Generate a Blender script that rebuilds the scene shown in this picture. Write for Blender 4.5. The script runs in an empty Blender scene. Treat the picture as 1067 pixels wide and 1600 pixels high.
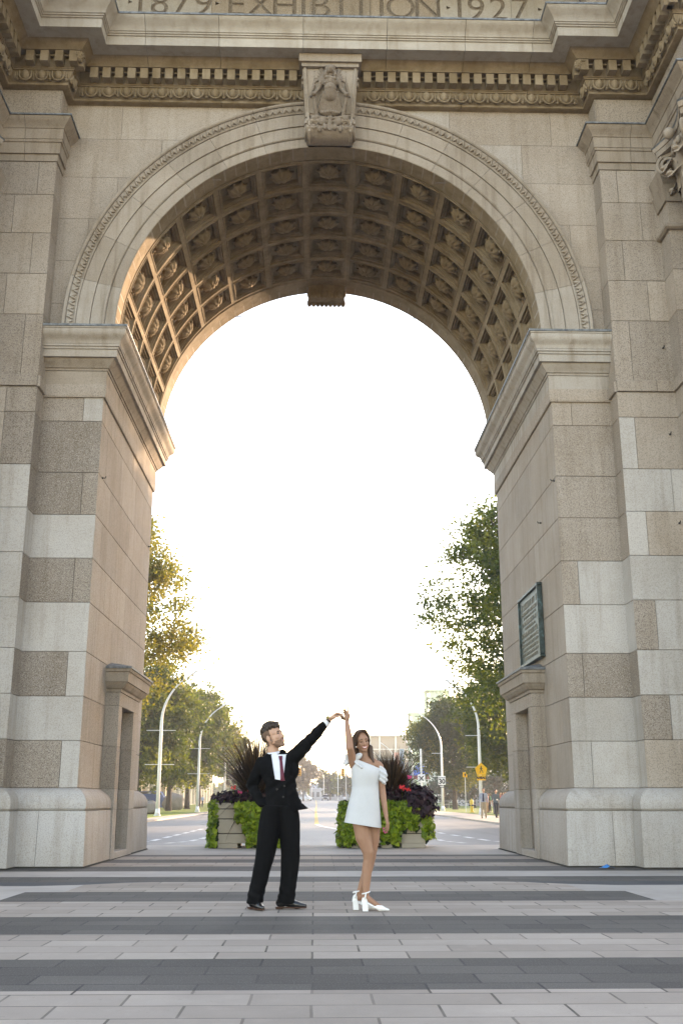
import bpy, bmesh, math, random
from mathutils import Vector, Matrix, noise
PI = math.pi
R = math.radians
SC = bpy.context.scene
COL = SC.collection

# ------------------------------------------------------------------ camera
cam_d = bpy.data.cameras.new('camera')
cam_d.sensor_fit = 'VERTICAL'; cam_d.sensor_height = 36; cam_d.lens = 36.0
cam_d.clip_start = 0.1; cam_d.clip_end = 6000
cam = bpy.data.objects.new('camera', cam_d); COL.objects.link(cam)
cam.location = (0, 0, 1.03)
cam.rotation_euler = (R(90 + 15.709), 0, R(-1.43))
SC.camera = cam

# ------------------------------------------------------------------ sky, sun, exposure
SUN_EL, SUN_AZ = 12.5, 40.0          # azimuth to the right of straight ahead (+Y)
world = bpy.data.worlds.new('World'); SC.world = world
world.use_nodes = True
wn = world.node_tree; wn.nodes.clear()
sky = wn.nodes.new('ShaderNodeTexSky'); sky.sky_type = 'NISHITA'
sky.sun_disc = False; sky.sun_elevation = R(SUN_EL); sky.sun_rotation = R(SUN_AZ)
sky.air_density = 1.0; sky.dust_density = .7; sky.ozone_density = 1.0; sky.altitude = 0
bg = wn.nodes.new('ShaderNodeBackground'); bg.inputs[1].default_value = 0.15
wo = wn.nodes.new('ShaderNodeOutputWorld')
wn.links.new(sky.outputs[0], bg.inputs[0]); wn.links.new(bg.outputs[0], wo.inputs[0])
sun_d = bpy.data.lights.new('sun', 'SUN'); sun_d.energy = 2.0; sun_d.angle = R(0.6)
sun_d.color = (1.0, 0.83, 0.62)
sun = bpy.data.objects.new('sun', sun_d); COL.objects.link(sun)
_sd = Vector((math.sin(R(SUN_AZ)) * math.cos(R(SUN_EL)), math.cos(R(SUN_AZ)) * math.cos(R(SUN_EL)), math.sin(R(SUN_EL))))
sun.rotation_euler = _sd.to_track_quat('Z', 'Y').to_euler()
SC.view_settings.view_transform = 'Standard'; SC.view_settings.look = 'None'
SC.view_settings.gamma = 1.0; SC.view_settings.use_curve_mapping = False
SC.view_settings.exposure = 2.8
SC.view_settings.use_white_balance = True
SC.view_settings.white_balance_temperature = 8100
SC.view_settings.white_balance_tint = 20
SC.render.engine = 'CYCLES'
SC.cycles.use_denoising = True
SC.cycles.max_bounces = 6; SC.cycles.diffuse_bounces = 4; SC.cycles.glossy_bounces = 2
SC.cycles.transmission_bounces = 4; SC.cycles.transparent_max_bounces = 6; SC.cycles.volume_bounces = 0
SC.cycles.volume_step_rate = 10

# ------------------------------------------------------------------ helpers
def setp(o, label=None, cat=None, group=None, kind=None):
    if label: o['label'] = label
    if cat: o['category'] = cat
    if group: o['group'] = group
    if kind: o['kind'] = kind
    return o

def empty(name, loc=(0, 0, 0), rz=0, label=None, cat=None, group=None, parent=None):
    o = bpy.data.objects.new(name, None); COL.objects.link(o)
    o.location = loc; o.rotation_euler = (0, 0, rz); o.empty_display_size = .2
    if parent: o.parent = parent
    return setp(o, label, cat, group)

def copy_tree(o, parent=None, skip=()):
    c = o.copy(); COL.objects.link(c); c.parent = parent
    for ch in list(o.children):
        if ch.name.split('.')[0] not in skip:
            copy_tree(ch, c)
    return c

def link_mesh(name, me, mats, parent=None):
    o = bpy.data.objects.new(name, me); COL.objects.link(o)
    if not isinstance(mats, (list, tuple)): mats = [mats]
    if len(me.materials) == 0:
        for m in mats: me.materials.append(m)
    if parent: o.parent = parent
    return o

class MB:
    def __init__(s):
        s.v = []; s.f = []; s.m = []; s.t = []; s.r = []
    def add(s, vs, fs, m=0, t=.5, r=None):
        b = len(s.v); s.v += [tuple(v) for v in vs]
        if r is None: r = random.random()
        for f in fs:
            s.f.append(tuple(i + b for i in f)); s.m.append(m); s.t.append(t); s.r.append(r)
    def box(s, a, b, m=0, t=.5, r=None, ch=0):
        x0, y0, z0 = a; x1, y1, z1 = b
        vs = [(x0,y0,z0),(x1,y0,z0),(x1,y1,z0),(x0,y1,z0),(x0,y0,z1),(x1,y0,z1),(x1,y1,z1),(x0,y1,z1)]
        s.add(vs, [(0,3,2,1),(4,5,6,7),(0,1,5,4),(1,2,6,5),(2,3,7,6),(3,0,4,7)], m, t, r)
    def obox(s, c, ax, ay, az, hx, hy, hz, m=0, t=.5, r=None):
        c = Vector(c); ax = Vector(ax)*hx; ay = Vector(ay)*hy; az = Vector(az)*hz
        vs = [c-ax-ay-az, c+ax-ay-az, c+ax+ay-az, c-ax+ay-az, c-ax-ay+az, c+ax-ay+az, c+ax+ay+az, c-ax+ay+az]
        s.add(vs, [(0,3,2,1),(4,5,6,7),(0,1,5,4),(1,2,6,5),(2,3,7,6),(3,0,4,7)], m, t, r)
    def tube(s, pts, rad, n=8, m=0, t=.5, caps=True, rr=None):
        pts = [Vector(p) for p in pts]
        if not hasattr(rad, '__len__'): rad = [rad]*len(pts)
        vs = []; prev = None
        for i, p in enumerate(pts):
            d = (pts[min(i+1, len(pts)-1)] - pts[max(i-1, 0)])
            if d.length < 1e-9: d = Vector((0,0,1))
            d.normalize()
            if prev is None:
                u = d.cross(Vector((0,0,1)))
                if u.length < .05: u = d.cross(Vector((1,0,0)))
            else:
                u = prev - d*prev.dot(d)
            u.normalize(); w = d.cross(u); prev = u
            for k in range(n):
                a = 2*PI*k/n
                vs.append(p + (u*math.cos(a) + w*math.sin(a))*rad[i])
        fs = []
        for i in range(len(pts)-1):
            for k in range(n):
                a = i*n+k; b = i*n+(k+1) % n
                fs.append((a, b, b+n, a+n))
        if caps:
            fs.append(tuple(range(n-1, -1, -1))); o = (len(pts)-1)*n
            fs.append(tuple(range(o, o+n)))
        s.add(vs, fs, m, t, rr)
    def lathe(s, c, prof, n=24, m=0, t=.5, axis='z', rr=None):
        c = Vector(c); vs = []
        for (r, z) in prof:
            for k in range(n):
                a = 2*PI*k/n
                vs.append(c + (Vector((r*math.cos(a), r*math.sin(a), z)) if axis == 'z' else Vector((r*math.cos(a), z, r*math.sin(a)))))
        fs = []
        for i in range(len(prof)-1):
            for k in range(n):
                a = i*n+k; b = i*n+(k+1) % n
                fs.append((a, b, b+n, a+n))
        fs.append(tuple(range(n-1, -1, -1))); o = (len(prof)-1)*n
        fs.append(tuple(range(o, o+n)))
        s.add(vs, fs, m, t, rr)
    def ellip(s, c, rx, ry, rz, n=10, k=6, m=0, t=.5, M=None, rr=None):
        vs = []; c = Vector(c)
        for i in range(k+1):
            ph = -PI/2 + PI*i/k
            for j in range(n):
                a = 2*PI*j/n
                p = Vector((rx*math.cos(ph)*math.cos(a), ry*math.cos(ph)*math.sin(a), rz*math.sin(ph)))
                if M: p = M @ p
                vs.append(c+p)
        fs = []
        for i in range(k):
            for j in range(n):
                a = i*n+j; b = i*n+(j+1) % n
                fs.append((a, b, b+n, a+n))
        s.add(vs, fs, m, t, rr)
    def build(s, name, mats, parent=None, smooth=False, fix=True, bevel=0, xf=None):
        me = bpy.data.meshes.new(name)
        vs = s.v if xf is None else [tuple(xf @ Vector(v)) for v in s.v]
        me.from_pydata(vs, [], s.f)
        me.polygons.foreach_set('material_index', s.m)
        a = me.attributes.new('tone', 'FLOAT', 'FACE'); a.data.foreach_set('value', s.t)
        a = me.attributes.new('rnd', 'FLOAT', 'FACE'); a.data.foreach_set('value', s.r)
        if fix:
            bm = bmesh.new(); bm.from_mesh(me)
            bmesh.ops.recalc_face_normals(bm, faces=bm.faces)
            bm.to_mesh(me); bm.free()
        if smooth: me.polygons.foreach_set('use_smooth', [True]*len(me.polygons))
        me.update()
        o = link_mesh(name, me, mats, parent)
        if bevel:
            b = o.modifiers.new('bevel', 'BEVEL'); b.width = bevel; b.segments = 1; b.limit_method = 'ANGLE'; b.angle_limit = R(40)
        if smooth == 'auto':
            me.polygons.foreach_set('use_smooth', [True]*len(me.polygons))
            e = o.modifiers.new('split', 'EDGE_SPLIT'); e.split_angle = R(38)
        return o

# sweep a closed (p, z) profile along a plan path; side=+1 puts p to the right of the direction of travel
def path_frames(path, side=1):
    P = [Vector((p[0], p[1])) for p in path]; out = []
    seg = [(P[i+1]-P[i]).normalized() for i in range(len(P)-1)]
    nor = [Vector((d.y, -d.x))*side for d in seg]
    for i, p in enumerate(P):
        if i == 0: n = nor[0]
        elif i == len(P)-1: n = nor[-1]
        else:
            a, b = nor[i-1], nor[i]; n = (a+b)/(1+a.dot(b))
        out.append((p, n))
    return out
def sweep(mb, path, prof, side=1, m=0, t=.5, segtone=None, rr=None, caps=True):
    fr = path_frames(path, side); n = len(prof); vs = []
    for (p, nn) in fr:
        for (q, z) in prof: vs.append((p.x+nn.x*q, p.y+nn.y*q, z))
    if rr is None: rr = random.random()
    for i in range(len(path)-1):
        fs = []
        for k in range(n):
            a = i*n+k; b = i*n+(k+1) % n
            fs.append((a, b, b+n, a+n))
        base = len(mb.v)
        if i == 0: b0 = base; mb.v += vs
        tt = t if segtone is None or segtone[i] is None else segtone[i]
        for f in fs:
            mb.f.append(tuple(j+b0 for j in f)); mb.m.append(m); mb.t.append(tt); mb.r.append(rr)
    if caps:
        for f in (tuple(range(n-1, -1, -1)), tuple(range((len(path)-1)*n, len(path)*n))):
            mb.f.append(tuple(j+b0 for j in f)); mb.m.append(m); mb.t.append(t); mb.r.append(rr)
def plen(path):
    return [math.dist(path[i], path[i+1]) for i in range(len(path)-1)]
def subpath(path, s0, s1):
    L = plen(path); out = []; segs = []; acc = 0
    def at(s):
        a = 0
        for i, l in enumerate(L):
            if s <= a+l or i == len(L)-1:
                k = (s-a)/l; return (path[i][0]+(path[i+1][0]-path[i][0])*k, path[i][1]+(path[i+1][1]-path[i][1])*k), i
            a += l
    p0, i0 = at(s0); p1, i1 = at(s1)
    out = [p0]; acc = 0; segs = []
    cum = [0]
    for l in L: cum.append(cum[-1]+l)
    i0 = max(i for i in range(len(L)) if cum[i] <= s0+1e-6)
    i = i0
    while i+1 < len(L)+1 and cum[i+1] < s1-1e-6:
        if cum[i+1] > s0+1e-6:
            out.append(path[i+1]); segs.append(i)
        i += 1
    out.append(p1); segs.append(min(i, len(L)-1))
    return out, segs
def swept_blocks(mb, path, prof, joints, side=1, gap=.004, **kw):
    tot = sum(plen(path)); js = [0]+[j for j in sorted(joints) if .05 < j < tot-.05]+[tot]
    for a, b in zip(js[:-1], js[1:]):
        sp, _ = subpath(path, a+(gap if a > 0 else 0), b-(gap if b < tot else 0))
        sweep(mb, sp, prof, side, **kw)

def tri(a, b): return random.uniform(a, b)

# ------------------------------------------------------------------ materials
class NT:
    def __init__(s, name):
        s.mat = bpy.data.materials.new(name); s.mat.use_nodes = True
        s.t = s.mat.node_tree; s.bsdf = s.t.nodes['Principled BSDF']; s.out = s.t.nodes['Material Output']
        s.bsdf.inputs['Specular IOR Level'].default_value = .3
    def n(s, typ, **kw):
        nd = s.t.nodes.new(typ)
        for k, v in kw.items():
            if k.startswith('i_'): nd.inputs[k[2:].replace('_', ' ')].default_value = v
            else: setattr(nd, k, v)
        return nd
    def l(s, a, b): s.t.links.new(a, b)
    def noise(s, scale, detail=3, rough=.55, vec=None, mapscale=None):
        nd = s.n('ShaderNodeTexNoise'); nd.inputs['Scale'].default_value = scale
        nd.inputs['Detail'].default_value = detail; nd.inputs['Roughness'].default_value = rough
        v = vec or s.coord()
        if mapscale:
            mp = s.n('ShaderNodeMapping'); mp.inputs['Scale'].default_value = mapscale
            s.l(v, mp.inputs[0]); v = mp.outputs[0]
        s.l(v, nd.inputs['Vector']); return nd.outputs['Fac']
    def coord(s, kind='Object'):
        if not hasattr(s, '_c'): s._c = s.n('ShaderNodeTexCoord')
        return s._c.outputs[kind]
    def ramp(s, fac, stops):
        nd = s.n('ShaderNodeValToRGB'); cr = nd.color_ramp
        while len(cr.elements) > 2: cr.elements.remove(cr.elements[-1])
        for i, (p, c) in enumerate(stops):
            if i >= len(cr.elements): cr.elements.new(p)
            cr.elements[i].position = p; cr.elements[i].color = (*c, 1) if len(c) == 3 else c
        s.l(fac, nd.inputs[0]); return nd.outputs[0]
    def mix(s, fac, a, b, mode='MIX'):
        nd = s.n('ShaderNodeMix', data_type='RGBA', blend_type=mode)
        for val, idx in ((fac, 0), (a, 6), (b, 7)):
            if hasattr(val, 'is_linked'): s.l(val, nd.inputs[idx])
            elif idx == 0: nd.inputs[0].default_value = val
            else: nd.inputs[idx].default_value = (*val, 1)
        return nd.outputs[2]
    def math(s, op, a, b=None, c=None, clamp=False):
        nd = s.n('ShaderNodeMath', operation=op, use_clamp=clamp)
        for i, v in enumerate((a, b, c)):
            if v is None: continue
            if hasattr(v, 'is_linked'): s.l(v, nd.inputs[i])
            else: nd.inputs[i].default_value = v
        return nd.outputs[0]
    def attr(s, name):
        nd = s.n('ShaderNodeAttribute', attribute_name=name); return nd.outputs['Fac']
    def color(s, c):
        if hasattr(c, 'is_linked'): s.l(c, s.bsdf.inputs['Base Color'])
        else: s.bsdf.inputs['Base Color'].default_value = (*c, 1)
        return s
    def rough(s, r):
        if hasattr(r, 'is_linked'): s.l(r, s.bsdf.inputs['Roughness'])
        else: s.bsdf.inputs['Roughness'].default_value = r
        return s
    def bump(s, h, strength=.3, dist=.01):
        nd = s.n('ShaderNodeBump'); nd.inputs['Strength'].default_value = strength; nd.inputs['Distance'].default_value = dist
        s.l(h, nd.inputs['Height']); s.l(nd.outputs[0], s.bsdf.inputs['Normal']); return s

def plain(name, c, rough=.6, metal=0, var=.12, scale=8, spec=.3, sheen=0):
    m = NT(name); f = m.noise(scale, 4)
    m.color(m.mix(f, [max(0, x*(1-var)) for x in c], [min(1, x*(1+var)) for x in c])).rough(rough)
    m.bsdf.inputs['Metallic'].default_value = metal; m.bsdf.inputs['Specular IOR Level'].default_value = spec
    if sheen: m.bsdf.inputs['Sheen Weight'].default_value = sheen
    return m.mat

def stone_mat(name, brown=(.262,.220,.182), tan=(.350,.298,.248), light=(.410,.386,.360), dirt=(.20,.15,.09), dirt_amt=0.0, speck=1.0, streak=0.42):
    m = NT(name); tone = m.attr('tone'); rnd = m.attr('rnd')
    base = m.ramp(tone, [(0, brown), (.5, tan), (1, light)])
    # block to block variation
    v = m.math('MULTIPLY_ADD', rnd, .16, .92)
    comb = m.n('ShaderNodeCombineColor'); 
    for i in range(3): m.l(v, comb.inputs[i])
    c = m.mix(1.0, base, comb.outputs[0], 'MULTIPLY')
    # large soft stains
    big = m.noise(.9, 5, .62)
    c = m.mix(m.math('MULTIPLY', m.ramp(big, [(.38, (0,0,0)), (.66, (1,1,1))]), .50), c, m.mix(1.0, c, (.72,.66,.58), 'MULTIPLY'))
    # vertical run-off streaks
    st = m.noise(2.2, 4, .6, mapscale=(3.2, 3.2, .22))
    c = m.mix(m.math('MULTIPLY', m.ramp(st, [(.50, (0,0,0)), (.72, (1,1,1))]), streak), c, m.mix(1.0, c, (.58,.52,.44), 'MULTIPLY'))
    # granite grains: dark and pale crystals
    g1 = m.noise(56, 3, .65); g2 = m.noise(105, 1, .5)
    amt = m.math('MULTIPLY', m.ramp(tone, [(0, (1,1,1)), (.5, (.62,.62,.62)), (1, (.42,.42,.42))]), speck)
    dk = m.ramp(g1, [(.51, (0,0,0)), (.60, (1,1,1))])
    c = m.mix(m.math('MULTIPLY', dk, m.math('MULTIPLY', amt, .62)), c, m.mix(1.0, c, (.34,.30,.27), 'MULTIPLY'))
    lt = m.ramp(g2, [(.56, (0,0,0)), (.66, (1,1,1))])
    c = m.mix(m.math('MULTIPLY', lt, m.math('MULTIPLY', amt, .45)), c, m.mix(.6, c, (.66,.62,.58)))
    if dirt_amt:
        dn = m.noise(2.3, 5, .65)
        c = m.mix(m.math('MULTIPLY', m.ramp(dn, [(.36, (0,0,0)), (.60, (1,1,1))]), dirt_amt), c, dirt)
    m.color(c).rough(.88)
    h = m.math('MULTIPLY_ADD', g1, 1.0, m.math('MULTIPLY', m.noise(9, 4), 1.3))
    m.bump(h, .42, .012)
    return m.mat

STONE = stone_mat('granite_masonry', speck=1.25)
CARVED = stone_mat('carved_limestone', brown=(.235,.19,.15), tan=(.315,.265,.215), light=(.40,.37,.335), dirt=(.17,.13,.09), dirt_amt=.12, speck=.6, streak=.7)
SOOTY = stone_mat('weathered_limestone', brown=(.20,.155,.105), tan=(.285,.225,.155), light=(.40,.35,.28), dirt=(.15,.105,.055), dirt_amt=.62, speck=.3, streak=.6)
CORNICE = stone_mat('pale_cornice_stone', brown=(.25,.21,.16), tan=(.38,.335,.28), light=(.44,.405,.36), dirt=(.17,.12,.065), dirt_amt=.22, speck=.3, streak=.45)
def mortar_mat():
    m = NT('mortar'); f = m.noise(20, 4)
    m.color(m.ramp(f, [(.3, (.14,.11,.08)), (.7, (.30,.26,.21))])).rough(.95); return m.mat
MORTAR = mortar_mat()
def lead_mat():
    m = NT('lead_flashing'); f = m.noise(12, 5, .7)
    m.color(m.ramp(f, [(.35, (.085,.092,.10)), (.65, (.21,.225,.24))])).rough(.55)
    m.bsdf.inputs['Metallic'].default_value = .35; return m.mat
LEAD = lead_mat()

# ------------------------------------------------------------------ ground: structure
def H(y):
    if y < 25.6: return 0.
    if y < 32: return -.15*(y-25.6)/6.4
    if y < 130: return -.15
    if y < 330: return -.15 + 1.1*(0.5-0.5*math.cos(PI*(y-130)/200))
    return .95
YS = [-60, -20, 0, 10, 20, 25.6, 27, 29, 32, 40, 50, 60, 70, 80, 90, 100, 115, 130, 145, 160, 175, 190, 205, 220, 240, 260, 280, 300, 330, 400, 600, 1200, 3500]
def xat(side, y):
    for (y0, x0), (y1, x1) in zip(side[:-1], side[1:]):
        if y0 <= y <= y1: return x0+(x1-x0)*(y-y0)/(y1-y0)
    return side[-1][1] if y > side[-1][0] else side[0][1]
def strip(name, left, right, dz, mat, kind='structure', thick=0, label=None, mb=None, build=True):
    """sheet following the ground between two side lines given as [(y, x), ...]"""
    ys = sorted(set([p[0] for p in left]+[p[0] for p in right]+[y for y in YS if left[0][0] < y < left[-1][0]]))
    mb = mb or MB(); b = []
    for i, y in enumerate(ys[:-1]):
        y2 = ys[i+1]
        q = [(xat(left, y), y), (xat(right, y), y), (xat(right, y2), y2), (xat(left, y2), y2)]
        mb.add([(x, yy, H(yy)+dz) for x, yy in q], [(0,1,2,3)])
        if thick:
            for e in ((q[0], q[3]), (q[2], q[1])):
                mb.add([(e[0][0], e[0][1], H(e[0][1])+dz), (e[1][0], e[1][1], H(e[1][1])+dz), (e[1][0], e[1][1], H(e[1][1])+dz-thick), (e[0][0], e[0][1], H(e[0][1])+dz-thick)], [(0,1,2,3)])
    if not build: return mb
    o = mb.build(name, mat, fix=False); o['kind'] = kind
    if label: o['label'] = label
    return o

def ground_mat():
    m = NT('open_ground'); f = m.noise(.08, 5); g = m.noise(3, 4)
    m.color(m.mix(g, m.ramp(f, [(.35, (.10,.10,.04)), (.65, (.20,.18,.12))]), (.16,.15,.09))).rough(.95); return m.mat
def grass_mat():
    m = NT('lawn'); f = m.noise(.6, 5); g = m.noise(18, 3)
    m.color(m.mix(g, m.ramp(f, [(.3, (.07,.12,.015)), (.7, (.19,.24,.03))]), (.10,.16,.02))).rough(.9).bump(g, .6, .04); return m.mat
def asphalt_mat():
    m = NT('asphalt_road'); g = m.noise(90, 2); f = m.noise(.35, 5, .6); st = m.noise(.7, 4, .6, mapscale=(1.6, .08, 1))
    c = m.mix(g, (.105,.10,.10), (.21,.20,.195))
    c = m.mix(m.math('MULTIPLY', m.ramp(f, [(.4, (0,0,0)), (.62, (1,1,1))]), .5), c, (.20,.185,.17))
    c = m.mix(m.math('MULTIPLY', m.ramp(st, [(.5, (0,0,0)), (.66, (1,1,1))]), .4), c, (.10,.095,.09))
    m.color(c).rough(m.math('MULTIPLY_ADD', g, .2, .50)).bump(g, .3, .01); m.bsdf.inputs['Specular IOR Level'].default_value = .5
    return m.mat
def concrete_mat(name, a, b, spec=.3):
    m = NT(name); g = m.noise(70, 3); f = m.noise(1.1, 5, .65)
    c = m.mix(m.ramp(f, [(.3, (0,0,0)), (.7, (1,1,1))]), a, b)
    c = m.mix(m.math('MULTIPLY', g, .25), c, [x*.5 for x in a])
    m.color(c).rough(.8).bump(g, .25, .006); return m.mat
def paver_mat(name, c1, c2, mortar, grain=.3, bw=.66, rh=.325, speck=(.5,.5,.5), spk=0.):
    m = NT(name); co = m.coord()
    def brick(w, h, off):
        br = m.n('ShaderNodeTexBrick', offset=off)
        br.inputs['Scale'].default_value = 1; br.inputs['Mortar Size'].default_value = .0085
        br.inputs['Mortar Smooth'].default_value = .25; br.inputs['Brick Width'].default_value = w; br.inputs['Row Height'].default_value = h
        br.inputs['Bias'].default_value = 0
        # slight waviness so that no joint is dead straight
        nz = m.n('ShaderNodeTexNoise'); nz.inputs['Scale'].default_value = 1.3; nz.inputs['Detail'].default_value = 2
        m.l(co, nz.inputs['Vector'])
        mx = m.n('ShaderNodeVectorMath', operation='MULTIPLY_ADD'); mx.inputs[1].default_value = (.022, .022, 0)
        m.l(nz.outputs['Color'], mx.inputs[0]); m.l(co, mx.inputs[2]); m.l(mx.outputs[0], br.inputs['Vector'])
        br.inputs['Color1'].default_value = (*c1, 1); br.inputs['Color2'].default_value = (*c2, 1); br.inputs['Mortar'].default_value = (*mortar, 1)
        return br
    br = brick(bw, rh, .5)
    g = m.noise(60, 2, .6); f = m.noise(.7, 5, .65); w = m.noise(5, 4, .6)
    # the joints are filled with sand here and open there
    open_ = m.ramp(m.noise(.9, 3, .6), [(.42, (.25,.25,.25)), (.6, (1,1,1))])
    flat = m.mix(br.outputs['Fac'], br.outputs['Color'], br.outputs['Color'])
    mean = [(x+y)/2 for x, y in zip(c1, c2)]
    c = m.mix(m.math('MULTIPLY', br.outputs['Fac'], m.math('SUBTRACT', 1., open_)), br.outputs['Color'], [x*.72 for x in mean])
    c = m.mix(m.math('MULTIPLY', g, grain), c, [x*.45 for x in mean])
    c = m.mix(m.math('MULTIPLY', m.ramp(f, [(.35, (0,0,0)), (.65, (1,1,1))]), .35), c, [x*.72 for x in mean])
    c = m.mix(m.math('MULTIPLY', m.ramp(w, [(.55, (0,0,0)), (.75, (1,1,1))]), .18), c, [min(1, x*1.35) for x in mean])
    sp = m.noise(16, 3, .7); c = m.mix(m.math('MULTIPLY', m.ramp(sp, [(.66, (0,0,0)), (.70, (1,1,1))]), .5), c, [x*.5 for x in mean])
    st = m.noise(.28, 6, .7); c = m.mix(m.math('MULTIPLY', m.ramp(st, [(.46, (0,0,0)), (.62, (1,1,1))]), .42), c, [x*.60 for x in mean])
    if spk:
        g3 = m.noise(110, 1, .5)
        c = m.mix(m.math('MULTIPLY', m.ramp(g3, [(.6, (0,0,0)), (.68, (1,1,1))]), spk), c, speck)
    m.color(c).rough(.8 if spk else .9); m.bsdf.inputs['Specular IOR Level'].default_value = .2 if spk else .12
    hh = m.math('SUBTRACT', m.math('MULTIPLY', g, .35), m.math('MULTIPLY', br.outputs['Fac'], 1.0))
    m.bump(hh, .5, .012)
    return m.mat

GROUND = ground_mat(); GRASS = grass_mat(); ASPHALT = asphalt_mat()
CONC = concrete_mat('pavement_concrete', (.34,.30,.265), (.46,.41,.365))
SIDEW = concrete_mat('sidewalk_concrete', (.36,.31,.27), (.46,.41,.36))
PAV_L = paver_mat('pale_pavers', (.335,.278,.232), (.475,.400,.338), (.04,.035,.03))
PAV_D = paver_mat('charcoal_pavers', (.078,.069,.062), (.142,.125,.110), (.025,.025,.028), grain=.4, speck=(.30,.30,.30), spk=.35)
ASPH_D = concrete_mat('charcoal_asphalt', (.055,.056,.06), (.085,.085,.088))
WHITE_P = concrete_mat('road_paint_white', (.55,.55,.54), (.75,.75,.74)); YELLOW_P = concrete_mat('road_paint_yellow', (.50,.36,.12), (.60,.45,.18))

# one ground sheet to the horizon
mb = MB()
gx = [-3000, -600, -120, -40, 0, 40, 120, 600, 3000]
for i in range(len(YS)-1):
    for j in range(len(gx)-1):
        a, b = YS[i], YS[i+1]
        mb.add([(gx[j], a, H(a)-.02), (gx[j+1], a, H(a)-.02), (gx[j+1], b, H(b)-.02), (gx[j], b, H(b)-.02)], [(0,1,2,3)])
o = mb.build('ground', GROUND, fix=False); o['kind'] = 'structure'
# road, widening towards the arch
strip('road', [(25.6, -60), (36, -40), (44, -14), (50, -9.3), (90, -9.6), (3400, -9.9)], [(25.6, 60), (36, 40), (44, 16), (50, 10.2), (56, 9.2), (90, 9.6), (3400, 9.9)], -.004, ASPHALT)
strip('sidewalk', [(46, -40), (50, -11.0), (56, -10.6), (330, -11.2)], [(46, -11.5), (52, -9.2), (90, -9.6), (330, -9.9)], .08, SIDEW, thick=.12)
strip('sidewalk', [(46, 12.5), (53, 9.3), (90, 9.6), (330, 9.9)], [(46, 40), (60, 14.2), (80, 13.0), (110, 12.9), (330, 13.1)], .08, SIDEW, thick=.12)
strip('lawn', [(50, -60), (66, -60), (330, -60)], [(50, -12.2), (66, -10.9), (330, -11.3)], .085, GRASS, thick=.1)
strip('lawn', [(60, 14.3), (80, 13.1), (110, 13.0), (330, 13.2)], [(60, 60), (80, 60), (110, 60), (330, 60)], .085, GRASS, thick=.1)
# plaza: flush bands of pavers, one sheet
mb = MB()
edges = [(-14, 'L'), (-2, 'L'), (2.0, 'D'), (2.9, 'L'), (4.0, 'L'), (6.28, 'D'), (7.46, 'L'), (8.80, 'D'), (10.08, 'L'), (11.55, 'X'), (12.73, 'Y'), (14.21, 'D'), (15.16, 'K'), (16.31, 'D'), (17.46, 'L'), (18.48, 'D'), (19.5, 'L'), (20.5, 'D'), (21.1, 'C'), (25.6, None)]
W_ = 46
def rect(x0, x1, y0, y1, m): mb.add([(x0, y0, 0), (x1, y0, 0), (x1, y1, 0), (x0, y1, 0)], [(0,1,2,3)], m)
for (y0, k), (y1, _) in zip(edges[:-1], edges[1:]):
    if k in 'LDCK': rect(-W_, W_, y0, y1, {'L': 0, 'D': 1, 'C': 2, 'K': 2}[k])
    elif k == 'X':
        rect(-W_, -6.4, y0, y1, 2); rect(-6.4, -3.35, y0, y1, 2); rect(-3.35, 3.65, y0, y1, 1); rect(3.65, 4.6, y0, y1, 2); rect(4.6, W_, y0, y1, 1)
    elif k == 'Y':
        # darker tarmac bulges into the pale band at both ends
        rect(-2.1, 2.4, y0, y1, 0)
        for s, x0 in ((-1, -2.1), (1, 2.4)):
            pts = [(0, 0), (.35, .10), (.8, .42), (1.4, .62), (2.2, .60), (3.2, .40), (4.5, .28), (9, .25), (W_-2.4, .25)]
            for (a, da), (b, db) in zip(pts[:-1], pts[1:]):
                xa, xb = x0+s*a, x0+s*b
                if s < 0: q = [(xb, y0), (xa, y0), (xa, y1-da), (xb, y1-db)]; q2 = [(xb, y1-db), (xa, y1-da), (xa, y1), (xb, y1)]
                else: q = [(xa, y0), (xb, y0), (xb, y1-db), (xa, y1-da)]; q2 = [(xa, y1-da), (xb, y1-db), (xb, y1), (xa, y1)]
                mb.add([(x, y, 0) for x, y in q], [(0,1,2,3)], 2 if a > .5 else 0); mb.add([(x, y, 0) for x, y in q2], [(0,1,2,3)], 3)
o = mb.build('plaza_pavement', [PAV_L, PAV_D, CONC, ASPH_D], fix=False); o['kind'] = 'structure'
# painted lines: road markings
mb = MB()
def line(pts, w, m=0, dz=.0):
    for (x0, y0), (x1, y1) in zip(pts[:-1], pts[1:]):
        n = max(1, int(math.dist((x0, y0), (x1, y1))/12))
        for k in range(n):
            a = k/n; b = (k+1)/n
            ax, ay, bx, by = x0+(x1-x0)*a, y0+(y1-y0)*a, x0+(x1-x0)*b, y0+(y1-y0)*b
            d = Vector((by-ay, -(bx-ax))).normalized()*w/2
            mb.add([(ax-d.x, ay-d.y, H(ay)+dz), (ax+d.x, ay+d.y, H(ay)+dz), (bx+d.x, by+d.y, H(by)+dz), (bx-d.x, by-d.y, H(by)+dz)], [(0,1,2,3)], m)
def dashes(p0, p1, n, duty=.6, w=.18):
    for k in range(n):
        a = k/n; b = a+duty/n
        line([(p0[0]+(p1[0]-p0[0])*a, p0[1]+(p1[1]-p0[1])*a), (p0[0]+(p1[0]-p0[0])*b, p0[1]+(p1[1]-p0[1])*b)], w)
for s0 in (((-4.9, 30.2), (-4.75, 46.5), 7), ((-3.9, 28.4), (-3.5, 36), 4), ((3.95, 28.3), (3.75, 36), 4), ((5.6, 28.4), (4.75, 38.5), 5), ((4.7, 39), (4.55, 46), 3)): dashes(*s0)
line([(5.6, 28.4), (7.5, 27.0)], .18)
line([(.10, 54), (.12, 130), (.3, 190), (.3, 420)], .22, 1)
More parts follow.
